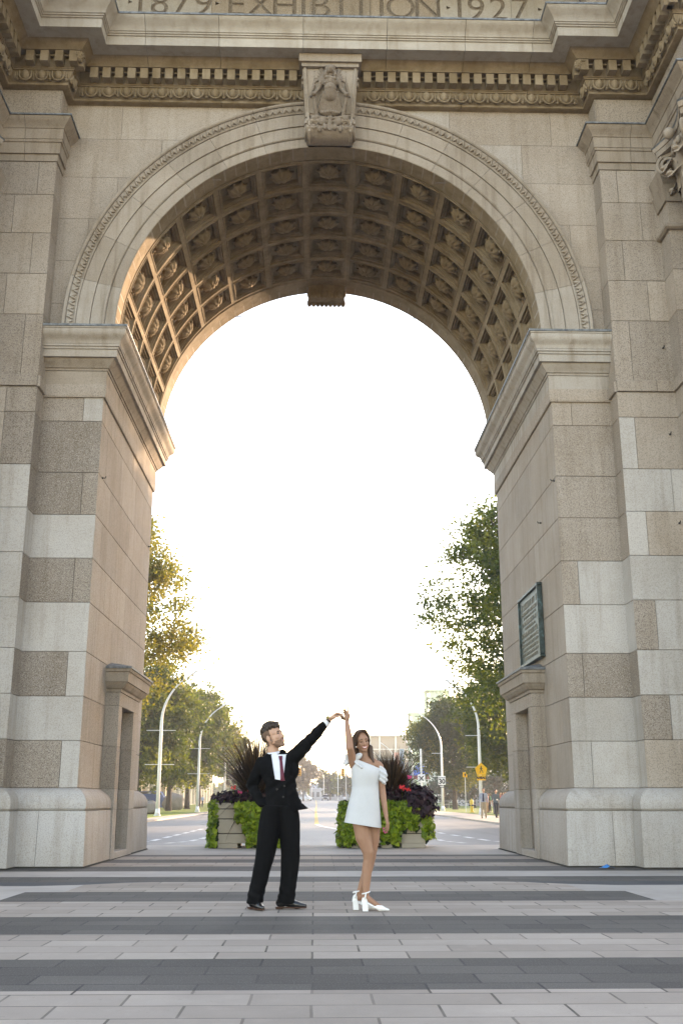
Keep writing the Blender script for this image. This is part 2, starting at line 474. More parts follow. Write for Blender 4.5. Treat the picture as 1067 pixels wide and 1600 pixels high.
line([(.10, 54), (.3, 50.5), (.62, 47.7), (1.25, 43), (2.4, 39), (3.4, 37)], .22)
line([(-9, 186), (9, 186)], .8); line([(-9, 158), (.3, 158)], .5)
line([(1.9, 58), (2.3, 120)], .14); line([(-4.4, 70), (-4.6, 180)], .14)
o = mb.build('road_marking', [WHITE_P, YELLOW_P], fix=False); o['kind'] = 'structure'
# ------------------------------------------------------------------ the arch
FOOT_STRIP = plain('dark_joint', (.035,.03,.022), .95, var=.6, scale=14)
XC = .2; HW = 4.05; YF = 17.3; YR = 23.15; YP = 16.85; YW = 16.4; XP = 5.12; XS = 6.17; XO = 17.0
ZS = 9.34; R1 = 3.92; R2 = 4.86; XWG = 6.25; YE = 15.1
arch = empty('monumental_arch', (XC, 20, 0), 0, 'tall granite triumphal arch with coffered vault and carved angel keystone', 'arch')
def A(o): o.parent = arch; o.matrix_parent_inverse = Matrix.Translation((-XC, -20, 0)); return o
def mir(s, pts): return [(XC+s*u, y) for u, y in pts]
# tones along the path: segments 0 rear, 1 passage side, 2 pier front, 3 return, 4 pilaster front, 5 return, 6 outer front
PIER = [(6.6, YR), (HW, YR), (HW, YF), (XP, YF), (XP, YP), (XS, YP), (XS, YW), (XO, YW)]
CUM = [0]
for l in plen(PIER): CUM.append(CUM[-1]+l)
def J(seg, fr): return CUM[seg]+(CUM[seg+1]-CUM[seg])*fr
B, T, L_ = 0., .42, 1.
ZC = [1.22, 1.97, 2.69, 3.43, 4.27, 5.04, 5.82, 6.59, 7.55, 8.03]
#         pier front (fraction where split, tones)         pilaster front
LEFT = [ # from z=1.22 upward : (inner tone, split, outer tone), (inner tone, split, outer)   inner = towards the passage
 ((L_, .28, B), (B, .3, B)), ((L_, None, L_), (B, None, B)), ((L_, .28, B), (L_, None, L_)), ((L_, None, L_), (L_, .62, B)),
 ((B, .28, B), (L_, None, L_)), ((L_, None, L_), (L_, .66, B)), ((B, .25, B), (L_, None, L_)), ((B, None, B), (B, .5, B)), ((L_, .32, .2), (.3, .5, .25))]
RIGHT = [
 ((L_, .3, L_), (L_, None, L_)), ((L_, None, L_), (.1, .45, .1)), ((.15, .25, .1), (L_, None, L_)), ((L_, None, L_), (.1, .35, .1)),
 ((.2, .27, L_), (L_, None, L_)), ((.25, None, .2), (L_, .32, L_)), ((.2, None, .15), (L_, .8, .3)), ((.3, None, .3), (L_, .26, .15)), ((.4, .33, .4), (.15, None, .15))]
def block_prof(z0, z1, c=.007, g=.003, p=0.):
    return [(-.12, z0+g), (p-c, z0+g), (p, z0+g+c), (p, z1-g-c), (p-c, z1-g), (-.12, z1-g)]
random.seed(5)
for s, spec in ((-1, LEFT), (1, RIGHT)):
    path = mir(s, PIER); side = 1 if s < 0 else -1
    # orientation check: outward must point to the viewer on the pier front
    fr = path_frames(path, 1); side = 1 if fr[2][1].y < 0 else -1
    mb = MB()
    def blocks(z0, z1, joints, tone_at, prof=None, off=0.):
        js = [0]+sorted(joints)+[CUM[-1]]
        for a, b in zip(js[:-1], js[1:]):
            sp, segs = subpath(path, a+.004, b-.004)
            mid = (a+b)/2; rr = random.random()
            st = []
            for sg in segs:
                st.append(tone_at(sg, mid))
            sweep(mb, sp, prof or block_prof(z0, z1, p=off), side, t=tone_at(None, mid), segtone=st, rr=rr)
    for i, ((a0, sp, a1), (b0, sq, b1)) in enumerate(spec):
        z0, z1 = ZC[i], ZC[i+1]
        js = [J(0, .5), J(1, .12+.25*(i % 2)), J(1, .45+.2*(i % 2)), J(1, .80+.1*(i % 2)), J(3, .999)-.002]
        if s > 0 and i in (5, 7, 8): js += [J(1, .97)]
        if sp: js.append(J(2, sp))
        if sq: js.append(J(4, sq))
        js += [J(6, .3+.3*(i % 2)), J(6, .8)]
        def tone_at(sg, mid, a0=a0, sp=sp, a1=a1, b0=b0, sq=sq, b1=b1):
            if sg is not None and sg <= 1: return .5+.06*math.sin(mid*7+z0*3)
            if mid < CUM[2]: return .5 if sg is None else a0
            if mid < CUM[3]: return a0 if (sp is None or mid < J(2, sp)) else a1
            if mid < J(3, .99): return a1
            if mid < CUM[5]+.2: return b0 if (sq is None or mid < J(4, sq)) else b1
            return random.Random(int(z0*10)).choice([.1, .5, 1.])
        # the block that wraps the front corner takes the front tone on the front only
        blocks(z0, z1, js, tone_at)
    # courses above the impost, pilaster only (pier front is covered by the spandrel)
    zc2 = [8.03, 8.24, 9.42, 10.23, 11.06, 11.86, 12.56]
    zc2 = [8.03, 8.24, 9.42, 10.23, 11.06, 11.86, 12.56]
    for i, (z0, z1) in enumerate(zip(zc2[:-1], zc2[1:])):
        lo = 0 if z1 <= 9.5 else J(3, 0)
        js = [lo]+[j for j in (J(1, .3), J(1, .7), J(3, .999), J(4, .3 if i % 2 else .68), J(6, .4+.2*(i % 2))) if j > lo+.05]+[CUM[-1]]
        for a, b in zip(js[:-1], js[1:]):
            sp_, segs = subpath(path, a+.004, b-.004)
            tn = random.choice([.3, .42, .5]) if i != 1 else .25
            sweep(mb, sp_, block_prof(z0, z1, p=.04 if (i == 0) else 0), side, t=tn)
    # frieze over the architrave, following the advanced wing
    wing = mir(s, [(XP, YF), (XP, YP), (XWG, YP), (XWG, YE), (XO, YE)])
    cw = [0]
    for l in plen(wing): cw.append(cw[-1]+l)
    swept_blocks(mb, wing, block_prof(13.42, 14.14), [cw[1]+.02, cw[2]+.9, cw[3]+1.2], side, t=.3)
    A(mb.build('pier_masonry', [STONE], None))
    # mortar core and solid body behind the facing
    mb = MB()
    core = [(6.6, YR-.03), (HW+.035, YR-.03), (HW+.035, YF+.035), (XP+.035, YF+.035), (XP+.035, YP+.035), (XS+.035, YP+.035), (XS+.035, YW+.035), (XO, YW+.035), (XO, YR-.03)]
    core = mir(s, core); n = len(core)
    mb.add([(x, y, .0) for x, y in core]+[(x, y, 13.4) for x, y in core], [tuple(range(n-1, -1, -1)), tuple(range(n, 2*n))]+[(k, (k+1) % n, (k+1) % n+n, k+n) for k in range(n)])
    A(mb.build('pier_core', [MORTAR], None))
    # base: plinth blocks and the big torus
    mb = MB()
    torus = [(-.1, .865), (.165, .865), (.20, .90), (.205, .96), (.195, 1.03), (.16, 1.10), (.10, 1.16), (.03, 1.205), (.004, 1.218), (-.1, 1.218)]
    plinth = [(-.1, 0.002), (.225, .002), (.225, .06), (.205, .85), (.198, .860), (-.1, .860)]
    js = [J(0, .5), J(1, .18), J(1, .33), J(1, .68), J(1, .86), J(2, .5), J(2, 1.)-.0, J(6, .5)]
    tn = 1.
    js_ = [0]+js+[CUM[-1]]
    # niche stands across the middle of the passage side, so plinth and torus stop either side of it
    n0, n1 = J(1, (YR-21.32)/(YR-YF)), J(1, (YR-19.2)/(YR-YF))
    cuts = sorted(set([0, J(0, .5), J(1, .12), n0, n1, J(1, .86), J(2, .5), J(3, .5), J(4, .55), J(6, .5), CUM[-1]]))
    for a, b in zip(cuts[:-1], cuts[1:]):
        if abs(a-n0) < 1e-6: A(mb.build('base_plinth', [STONE], None, smooth='auto')); mb = MB(); continue
        sp_, segs = subpath(path, a+.003, b-.003)
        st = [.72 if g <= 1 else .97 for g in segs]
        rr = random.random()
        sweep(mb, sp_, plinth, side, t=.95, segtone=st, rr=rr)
    A(mb.build('base_plinth', [STONE], None, smooth='auto')); mb = MB()
    for a, b in zip([0, n1], [n0, CUM[-1]]):
        if a: A(mb.build('base_torus', [STONE], None, smooth='auto')); mb = MB()
        for c0, c1 in (((a, b),) if a == 0 else ((a, J(1, .9)), (J(1, .9), J(3, .5)), (J(3, .5), b))):
            sp_, segs = subpath(path, c0+.003, c1-.003)
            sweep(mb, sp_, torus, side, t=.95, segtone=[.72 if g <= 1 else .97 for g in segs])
    A(mb.build('base_torus', [STONE], None, smooth='auto'))
    # thin dark strip along the joint at the foot of the wall
    mb = MB(); sweep(mb, path, [(.20, .0045), (.258, .0045), (.252, .012), (.235, .022), (.20, .03)], side); A(mb.build('foot_joint', [FOOT_STRIP], None))
    # impost cornice: round the passage side and pier front, dying into the pilaster
    imp = mir(s, [(5.0, YR), (HW, YR), (HW, YF), (XP+.01, YF)])
    mb = MB()
    swept_blocks(mb, imp, [(-.1, 8.245), (.04, 8.245), (.04, 8.50), (-.1, 8.50)], [2.2, 4.4, 6.2], side, t=.5 if s < 0 else .9)
    swept_blocks(mb, imp, [(-.1, 8.505), (.055, 8.505), (.06, 8.545), (.085, 8.55), (.10, 8.585), (.145, 8.63), (.175, 8.68), (.185, 8.70), (-.1, 8.70)], [2.6, 5.0], side, t=.35 if s < 0 else .8)
    swept_blocks(mb, imp, [(-.1, 8.703), (.235, 8.703), (.24, 8.84), (.262, 8.845), (.262, 8.885), (.285, 8.89), (.285, 8.93), (-.1, 8.93)], [1.9, 3.6, 5.6], side, t=.72 if s < 0 else .9)
    swept_blocks(mb, imp, [(-.1, 8.933), (.29, 8.933), (.30, 8.975), (.325, 9.02), (.37, 9.055), (.40, 9.10), (.405, 9.145), (.40, 9.185), (.415, 9.19), (.415, 9.215), (-.1, 9.215)], [2.9, 4.9], side, t=.7 if s < 0 else .9)
    A(mb.build('impost_cornice', [CARVED], None, smooth='auto'))
    mb = MB(); sweep(mb, imp, [(-.1, 9.218), (.43, 9.218), (.435, 9.255), (.40, 9.265), (-.1, 9.30)], side)
    A(mb.build('impost_flashing', [LEAD], None))
    # small step under the frieze band
    mb = MB(); swept_blocks(mb, mir(s, [(5.0, YR), (HW, YR), (HW, YF), (XP+.01, YF)]), [(-.1, 8.00), (.035, 8.00), (.045, 8.03), (.045, 8.243), (-.1, 8.243)], [2.4, 4.6, 6.4 if s < 0 else 6.9], side, t=.45)
    A(mb.build('necking_band', [STONE], None))
    # architrave bands that cap the pilaster and run out over the column
    mb = MB()
    js = [cw[1]-.2, cw[1]+.6, cw[2]+.7, cw[3]+1]
    swept_blocks(mb, wing, [(-.1, 12.56), (.02, 12.56), (.025, 12.70), (-.1, 12.70)], js, side, t=.45)
    swept_blocks(mb, wing, [(-.1, 12.703), (.06, 12.703), (.065, 12.93), (.085, 12.935), (.095, 12.985), (-.1, 12.985)], js, side, t=.45)
    swept_blocks(mb, wing, [(-.1, 12.988), (.105, 12.988), (.11, 13.20), (.125, 13.205), (.14, 13.25), (.20, 13.30), (.24, 13.345), (.26, 13.385), (-.1, 13.385)], js, side, t=.45)
    A(mb.build('architrave', [CARVED], None, smooth='auto'))
    mb = MB(); sweep(mb, wing, [(-.1, 13.388), (.285, 13.388), (.285, 13.415), (.0, 13.43), (-.1, 13.43)], side)
    A(mb.build('architrave_flashing', [LEAD], None))
    # response pilaster behind the column: necking moulding
    mb = MB(); sweep(mb, mir(s, [(XS, YP), (XS, YW), (XO, YW)]), [(-.1, 11.02), (.05, 11.02), (.09, 11.05), (.09, 11.10), (.05, 11.14), (-.1, 11.14)], side, t=.4)
    for (p, z, h) in ((.14, 11.9, .3), (.10, 11.6, .3)):
        sweep(mb, mir(s, [(XS, YP), (XS, YW), (XO, YW)]), [(-.1, z), (p*.4, z), (p, z+h), (-.1, z+h)], side, t=.4)
    A(mb.build('pilaster_necking', [CARVED], None))

# ---- spandrel wall: coursed blocks cut by the arch
def zlow(x, r=R2-.35):
    return ZS+math.sqrt(max(0, r*r-x*x)) if abs(x) < r else ZS-.1
random.seed(11)
def spandrel(y, outw, name, zs, joints, tones, top):
    mb = MB()
    for i, (z0, z1) in enumerate(zip(zs[:-1], zs[1:])):
        js = joints[i]
        for k, (xa, xb) in enumerate(zip(js[:-1], js[1:])):
            rr = random.random(); tn = tones(i, k)
            n = max(2, int((xb-xa)/.08)); cols = []
            for q in range(n+1):
                x = xa+.003+(xb-xa-.006)*q/n
                zl = max(z0+.003, zlow(x))
                cols.append((x, zl))
            run = []
            def flush():
                if len(run) >= 2:
                    for (xa_, za_), (xb_, zb_) in zip(run[:-1], run[1:]):
                        vs = [(XC+xa_, y, za_), (XC+xb_, y, zb_), (XC+xb_, y, z1-.003), (XC+xa_, y, z1-.003)]
                        mb.add(vs, [(0,1,2,3)], 0, tn, rr)
                    # edges of the block
                    (x_, z_), (x2_, z2_) = run[0], run[-1]; d = outw*-.05
                    for xx, zz in (run[0], run[-1]):
                        mb.add([(XC+xx, y, zz), (XC+xx, y, z1-.003), (XC+xx, y-outw*.05, z1-.003), (XC+xx, y-outw*.05, zz)], [(0,1,2,3)], 0, tn, rr)
                    for zz in (z1-.003, z0+.003):
                        mb.add([(XC+x_, y, zz), (XC+x2_, y, zz), (XC+x2_, y-outw*.05, zz), (XC+x_, y-outw*.05, zz)], [(0,1,2,3)], 0, tn, rr)
            for (x, zl) in cols:
                if zl < z1-.01: run.append((x, zl))
                else:
                    flush(); run = []
            flush()
    return mb
zs = [9.30, 9.86, 10.75, 11.64, 12.54, 13.39, 14.16]
jn = [[-5.13, 5.13], [-5.13, -4.4, 4.3, 5.13], [-5.13, -4.55, 0, 4.6, 5.13], [-5.13, -4.05, -3.0, 3.7, 5.13], [-5.13, -3.25, -1.5, 2.6, 3.75, 5.13],
      [-5.13, -4.05, -1.72, .0, 2.35, 4.35, 5.13]]
mb = spandrel(YF, -1, 'spandrel_masonry', zs, jn, lambda i, k: {(5, 3): .8, (4, 3): .75, (3, 3): .5}.get((i, k), random.choice([.42, .5, .55, .48])), 14.2)
A(mb.build('spandrel_masonry', [STONE], None, fix=False))
mb = spandrel(YR, 1, 'rear_masonry', zs, jn, lambda i, k: .5, 14.2)
A(mb.build('rear_masonry', [STONE], None, fix=False))
# solid backing between the two faces, with the arch opening left out
mb = MB(); n = 48; pts = []
rb = R2-.25
prof = [(XC+rb*math.sin(a), ZS+rb*math.cos(a)) for a in [(-PI/2)+PI*k/n for k in range(n+1)]]
for y in (YF+.03, YR-.03):
    for k in range(n):
        (xa, za), (xb, zb) = prof[k], prof[k+1]
        mb.add([(xa, y, za), (xb, y, zb), (xb, y, 14.3), (xa, y, 14.3)], [(0,1,2,3)])
    for s in (-1, 1):
        mb.add([(XC+s*rb, y, ZS-.3), (XC+s*5.2, y, ZS-.3), (XC+s*5.2, y, 14.3), (XC+s*rb, y, 14.3)], [(0,1,2,3)])
    A(mb.build('masonry_backing', [MORTAR], None, fix=False)); mb = MB()

# ---- archivolt: voussoir rings
def ring(mb, prof, y, outw, a0, a1, n=6, m=0, t=.5, rr=None):
    """prof: list of (radius, projection) closed; swept round the arch from angle a0 to a1 (0 = crown)"""
    vs = []; k = len(prof)
    for i in range(n+1):
        a = a0+(a1-a0)*i/n
        for (r, p) in prof: vs.append((XC+r*math.sin(a), y+outw*p, ZS+r*math.cos(a)))
    fs = []
    for i in range(n):
        for q in range(k):
            a = i*k+q; b = i*k+(q+1) % k
            fs.append((a, b, b+k, a+k))
    fs.append(tuple(range(k-1, -1, -1))); fs.append(tuple(range(n*k, (n+1)*k)))
    mb.add(vs, fs, m, t, rr)
bands = [[(R1+.0, -.3), (R1, .05), (R1+.012, .062), (4.10, .062), (4.11, .05), (4.11, -.3)],
         [(4.113, -.3), (4.113, .075), (4.13, .095), (4.155, .095), (4.165, .08), (4.37, .08), (4.375, -.3)],
         [(4.378, -.3), (4.378, .105), (4.62, .115), (4.63, .105), (4.63, -.3)],
         [(4.633, -.3), (4.633, .13), (4.655, .145), (4.665, .12), (4.80, .15), (4.805, -.3)],
         [(4.808, -.3), (4.808, .17), (4.83, .19), (4.86, .19), (4.88, .16), (4.88, -.3)]]
nv = 15
for (yy, ow, nm) in ((YF, -1, 'archivolt'), (YR, 1, 'rear_archivolt')):
    for s in (-1, 1):
        mb = MB()
        for i in range(nv):
            if (i < nv//2) != (s < 0) or (yy == YF and i == nv//2): continue      # the keystone stands in the middle
            a0 = -PI/2+PI*i/nv; a1 = a0+PI/nv; tn = .8 if i in (0, nv-1) else .55; rr = random.random()
            for bprof in bands: ring(mb, bprof, yy, ow, a0+.0007, a1-.0007, 6, 0, tn, rr)
        for bprof in bands:      # stilted foot
            vs = []; k = len(bprof)
            for z in (ZS-.09, ZS-.001):
                for (r, p) in bprof: vs.append((XC+s*r, yy+ow*p, z))
            mb.add(vs, [(q, (q+1) % k, (q+1) % k+k, q+k) for q in range(k)]+[tuple(range(k)), tuple(range(2*k-1, k-1, -1))], 0, .8, .5)
        A(mb.build(nm, [CARVED], None, smooth='auto'))
# carved leaf moulding on the archivolt
mb = MB(); nl = 112
for i in range(nl):
    if i == nl//2: A(mb.build('leaf_moulding', [CARVED], None, smooth=True)); mb = MB()
    a = -PI/2+PI*(i+.5)/nl
    if abs(a) < .115: continue
    M = Matrix.Rotation(-a+PI, 3, 'Y') if False else Matrix(((math.cos(a), 0, math.sin(a)), (0, 1, 0), (-math.sin(a), 0, math.cos(a))))
    tn = .8 if abs(a) > 1.36 else .5
    dr = random.uniform(-.006, .006)
    for (da, dz, rx, ry, rz, tl) in ((-.02, 0, .024, .035, .062, .45), (.022, .005, .021, .032, .058, -.5), (.045, -.03, .012, .022, .03, 0), (0, .05, .030, .028, .018, 0)):
        c = Vector((XC, YF-.145, ZS)) + M @ Vector((da, 0, 4.728+dz+dr))
        mb.ellip(c, rx, ry, rz, 6, 4, 0, tn, M @ Matrix.Rotation(tl, 3, 'Y'))
A(mb.build('leaf_moulding', [CARVED], None, smooth=True))

# ---- coffered soffit
NC = 13; YC0, CP = 17.69, .955; YB1 = YC0+5*CP
mb = MB()
def cyl(a, y, d, r=R1): return (XC+(r+d)*math.sin(a), y, ZS+(r+d)*math.cos(a))
da = PI/NC
levels = [(.0, 0), (.055, .0), (.059, -.014), (.073, -.014), (.077, .032), (.112, .032), (.117, .055), (.130, .045), (.135, .065), (.150, .065), (.156, .15)]
def rectpts(a0, a1, y0, y1, ins, d, k=4):
    ia = ins/R1; out = []
    for i in range(k): out.append(cyl(a0+ia+(a1-a0-2*ia)*i/k, y0+ins, d))
    for i in range(2): out.append(cyl(a1-ia, y0+ins+(y1-y0-2*ins)*i/2, d))
    for i in range(k): out.append(cyl(a1-ia-(a1-a0-2*ia)*i/k, y1-ins, d))
    for i in range(2): out.append(cyl(a0+ia, y1-ins-(y1-y0-2*ins)*i/2, d))
    return out
random.seed(3)
coffer_list = []
for i in range(NC):
    a0 = -PI/2+i*da; a1 = a0+da
    for j in range(5):
        y0 = YC0+j*CP; y1 = y0+CP; rr = random.random(); tn = random.choice([.40, .5, .55])
        rings = [rectpts(a0, a1, y0, y1, ins, d) for ins, d in levels]
        n = len(rings[0]); vs = [p for r_ in rings for p in r_]; fs = []
        for q in range(len(rings)-1):
            for k in range(n): fs.append((q*n+k, q*n+(k+1) % n, (q+1)*n+(k+1) % n, (q+1)*n+k))
        fs.append(tuple((len(rings)-1)*n+k for k in range(n)))
        mb.add(vs, fs, 0, tn, rr)
        coffer_list.append((a0+da/2, (y0+y1)/2))
# plain border bands front and rear, with a bead, and the stilted foot either side
def band(y0, y1, d0=0, d1=0, nseg=NC*4, t=.5):
    for i in range(nseg):
        a0 = -PI/2+PI*i/nseg; a1 = a0+PI/nseg
        mb.add([cyl(a0, y0, d0), cyl(a1, y0, d0), cyl(a1, y1, d1), cyl(a0, y1, d1)], [(0,1,2,3)], 0, t, ((i//4)*7 % 13)/13)
        if i % 4 == 0 and i: 
            mb.add([cyl(a0-.0012, y0, -.0015), cyl(a0+.0012, y0, -.0015), cyl(a0+.0012, y1, -.0015), cyl(a0-.0012, y1, -.0015)], [(0,1,2,3)], 0, 0., .0)
band(YF-.05, YC0-.05); band(YC0-.05, YC0-.05, 0, .02); band(YC0-.05, YC0, .02, .02); band(YC0, YC0, .02, 0)
band(YB1, YB1+.02, 0, .03); band(YB1+.02, YB1+.08, .03, .03); band(YB1+.08, YB1+.10, .03, 0); band(YB1+.10, YR+.05)
for s in (-1, 1):
    mb.add([(XC+s*R1, YF-.05, ZS-.12), (XC+s*R1, YR+.05, ZS-.12), (XC+s*R1, YR+.05, ZS), (XC+s*R1, YF-.05, ZS)], [(0,1,2,3)], 0, .5)
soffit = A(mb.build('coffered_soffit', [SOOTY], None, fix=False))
# rosettes: ten-petalled, one mesh shared by 65 sub-parts
mb = MB(); nr, na = 9, 40; vs = []
for i in range(nr+1):
    q = i/nr
    for k in range(na):
        a = 2*PI*k/na; pet = abs(math.sin(a*4)); pet = pet**.55
        rad = .232*q*(1-.20*(1-pet)*q)
        h = .030*(1-q**4)+.038*math.sin(min(1, q*1.15)*PI)*pet
        if q < .24: h = .055+.03*(1-(q/.24)**2)
        elif q < .32: h = .015
        h += .02
        if i == nr: h = .0
        vs.append((rad*math.cos(a), rad*math.sin(a)*.92, -h))
for k in range(na): a = 2*PI*k/na; vs.append((.15*math.cos(a), .14*math.sin(a), .10))
nr += 1
fs = [(i*na+k, i*na+(k+1) % na, (i+1)*na+(k+1) % na, (i+1)*na+k) for i in range(nr) for k in range(na)]
mb.add(vs, fs, 0, .5, .5)
for k in range(8):
    a = 2*PI*(k+.5)/8
    mb.ellip((.232*math.cos(a)*1.0, .215*math.sin(a)*1.0, .02), .036, .036, .03, 6, 4, 0, .45)
ros = mb.build('rosette', [SOOTY], None, smooth=True)
ros_me = ros.data
for idx, (a, y) in enumerate(coffer_list):
    o = ros if idx == 0 else ros.copy()
    if idx: COL.objects.link(o)
    M = Matrix(((math.cos(a), 0, math.sin(a), 0), (0, 1, 0, 0), (-math.sin(a), 0, math.cos(a), 0), (0, 0, 0, 1)))
    o.parent = soffit; o.matrix_parent_inverse = Matrix.Identity(4)
    o.matrix_local = Matrix.Translation(cyl(a, y, .052)) @ M @ Matrix.Rotation(random.choice([0, .2, .39, -.2]), 4, 'Z') @ Matrix.Scale(random.uniform(.94, 1.05), 4)

# ---- entablature
ENT = [(XC-XO, YE), (XC-XWG, YE), (XC-XWG, YP), (XC-XP, YP), (XC-XP, YF), (XC+XP, YF), (XC+XP, YP), (XC+XWG, YP), (XC+XWG, YE), (XC+XO, YE)]
ec = [0]
for l in plen(ENT): ec.append(ec[-1]+l)
js = [4.5, ec[4]+1.6, ec[4]+3.0, ec[4]+4.6, ec[4]+6.2, ec[4]+7.7, ec[4]+9.0, ec[-1]-4.5]
random.seed(8)
mb = MB()
swept_blocks(mb, ENT, [(-.2, 14.145), (.10, 14.145), (.13, 14.16), (.135, 14.20), (.12, 14.205), (-.2, 14.205)], js, 1, t=.4)
swept_blocks(mb, ENT, [(-.2, 14.207), (.12, 14.207), (.14, 14.24), (.19, 14.31), (.215, 14.38), (.215, 14.40), (.24, 14.405), (.24, 14.435), (-.2, 14.435)], js, 1, t=.35)
swept_blocks(mb, ENT, [(-.2, 14.437), (.25, 14.437), (.25, 14.72), (-.2, 14.72)], js, 1, t=.2)
swept_blocks(mb, ENT, [(-.2, 14.722), (.42, 14.722), (.43, 14.75), (.50, 14.80), (.55, 14.87), (.56, 14.875), (-.2, 14.875)], js, 1, t=.35)
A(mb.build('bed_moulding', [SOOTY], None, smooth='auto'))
mb = MB()
swept_blocks(mb, ENT, [(-.2, 14.877), (.82, 14.877), (.82, 14.86), (.86, 14.86), (.86, 15.05), (.885, 15.055), (.885, 15.085), (.91, 15.09), (.91, 15.12), (.93, 15.125), (.94, 15.17), (.985, 15.23), (1.05, 15.285), (1.09, 15.33), (1.10, 15.36), (-.2, 15.36)], js, 1, t=.8)
A(mb.build('corona_cornice', [CORNICE], None, smooth='auto'))
mb = MB(); sweep(mb, ENT, [(-.2, 15.362), (1.115, 15.362), (1.12, 15.395), (1.0, 15.41), (-.2, 15.46)], 1)
A(mb.build('cornice_flashing', [LEAD], None))
# dentils, eggs and darts along every run
random.seed(21)
for i in range(9):
    db = MB(); eb = MB()
    p0, p1 = Vector(ENT[i]), Vector(ENT[i+1]); d = (p1-p0).normalized(); nn = Vector((d.y, -d.x)); Ls = (p1-p0).length
    conv = lambda q: 1 if q in (1, 3, 6, 8) else -1
    e0 = .36*(1 if i in (0,) else (1 if conv(i) > 0 else -1)); 
    # extent at projection p: convex corners add, concave corners remove
    def ext(p):
        cx0 = (p if i in (1, 3, 6, 8) and False else 0)
        s0 = {0: 0, 1: -p, 2: p, 3: -p, 4: p, 5: p, 6: -p, 7: p, 8: -p}[i] if True else 0
        s1 = {0: Ls+p, 1: Ls-p, 2: Ls+p, 3: Ls-p, 4: Ls-p, 5: Ls+p, 6: Ls-p, 7: Ls+p, 8: Ls}[i]
        s0 = {0: 0, 1: -p, 2: p, 3: -p, 4: p, 5: p, 6: -p, 7: p, 8: -p}[i]
        return s0, s1
    s0, s1 = ext(.42)
    s0 += .02; s1 -= .02
    n = max(1, int((s1-s0)/.236)); pitch = (s1-s0)/n
    for k in range(n):
        c = s0+pitch*(k+.5)
        if i == 4 and abs(c-XP) < .56: continue
        if i == 4 and c > XP and db.v and db.v[0][0] < XC: A(db.build('dentil_course', [SOOTY], None)); db = MB()
        q = p0+d*c
        w = .075
        cen = Vector((q.x+nn.x*.335, q.y+nn.y*.335, 14.585))
        db.obox(cen, (d.x, d.y, 0), (nn.x, nn.y, 0), (0, 0, 1), w, .09, .115, 0, random.choice([.35, .5, .5, .6]))
        db.obox(Vector((q.x+d.x*pitch/2+nn.x*.29, q.y+d.y*pitch/2+nn.y*.29, 14.665)), (d.x, d.y, 0), (nn.x, nn.y, 0), (0, 0, 1), .05, .04, .016, 0, .2)
    s0, s1 = ext(.2)
    s0 += .10; s1 -= .10
    n = max(1, round((s1-s0)/.345)); pitch = (s1-s0)/n
    for k in range(n+1):
        q = p0+d*(s0+pitch*k); 
        if i == 4 and abs(s0+pitch*k-XP) < .56: continue
        if i == 4 and s0+pitch*k > XP and eb.v and eb.v[0][0] < XC: A(eb.build('egg_and_dart', [SOOTY], None, smooth=True)); eb = MB()
        c = Vector((q.x+nn.x*.155, q.y+nn.y*.155, 14.315))
        Mx = Matrix(((d.x, nn.x, 0), (d.y, nn.y, 0), (0, 0, 1)))
        tn = random.choice([.35, .5, .55])
        if k < n or True:
            # dart between the eggs
            pass
        if k < n:
            qe = q+d*pitch/2; ce = Vector((qe.x+nn.x*.175, qe.y+nn.y*.175, 14.325))
            eb.ellip(ce, .076, .090, .108, 12, 8, 0, tn, Mx)
            # the husk: a U-shaped rim round the egg
            rim = []
            for u in range(11):
                a = -PI*.08+PI*1.16*u/10
                rim.append(ce + Mx @ Vector((.115*math.cos(-a), .035, .125*math.sin(-a)+(.08 if a < 0 or a > PI else 0))))
            eb.tube([p for p in rim], .018, 5, 0, tn, rr=.5)
        for (dx, rx, h) in ((0, .015, .105), (-.036, .012, .085), (.036, .012, .085)):
            eb.ellip(c + Mx @ Vector((dx, .02, .01)), rx, .055, h, 6, 5, 0, tn, Mx @ Matrix.Rotation(-dx*4, 3, 'Y'))
        eb.ellip(c + Mx @ Vector((0, .02, -.07)), .034, .03, .03, 6, 4, 0, tn, Mx)
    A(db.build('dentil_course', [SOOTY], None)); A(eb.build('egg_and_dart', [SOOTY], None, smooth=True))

# pine cones on the outer corners of the dentil course
for s in (-1, 1):
    mb = MB()
    c = (XC+s*(XP-.36), YP-.36, 14.62); mb.ellip(c, .085, .085, .11, 14, 9, 0, .5)
    for k in range(40):
        a = k*2.4; z = -.09+.18*k/40; r = .085*math.sqrt(max(0, 1-(z/.11)**2))
        mb.ellip((c[0]+r*math.cos(a), c[1]+r*math.sin(a), c[2]+z), .017, .017, .014, 5, 3, 0, .5)
    A(mb.build('corner_pine_cone', [SOOTY], None, smooth=True))

# ---- attic wall with the carved inscription
mb = MB()
swept_blocks(mb, ENT, [(-.2, 15.40), (-.02, 15.40), (-.02, 16.12), (-.2, 16.12)], [j+.3 for j in js], 1, t=.6)
swept_blocks(mb, [(p[0]*1.0, p[1]) for p in ENT], [(-.2, 17.05), (.0, 17.05), (.02, 17.4), (-.2, 17.4)], js, 1, t=.6)
for seg in (0, 1, 2, 3, 5, 6, 7, 8):
    sweep(mb, ENT[seg:seg+2], [(-.2, 16.123), (-.02, 16.123), (-.02, 17.047), (-.2, 17.047)], 1, t=.6)
attic = A(mb.build('attic_wall', [STONE], None))
LET = [('.', -3.86), ('1', -3.64), ('8', -3.25), ('7', -2.80), ('9', -2.37), ('.', -2.10), ('E', -1.70), ('X', -1.22), ('H', -.72), ('I', -.34), ('B', .02), ('I', .43), ('T', .83), ('I', 1.25), ('O', 1.64),
       ('N', 2.19), ('.', 2.60), ('1', 2.84), ('9', 3.18), ('2', 3.64), ('7', 4.10), ('.', 4.48)]
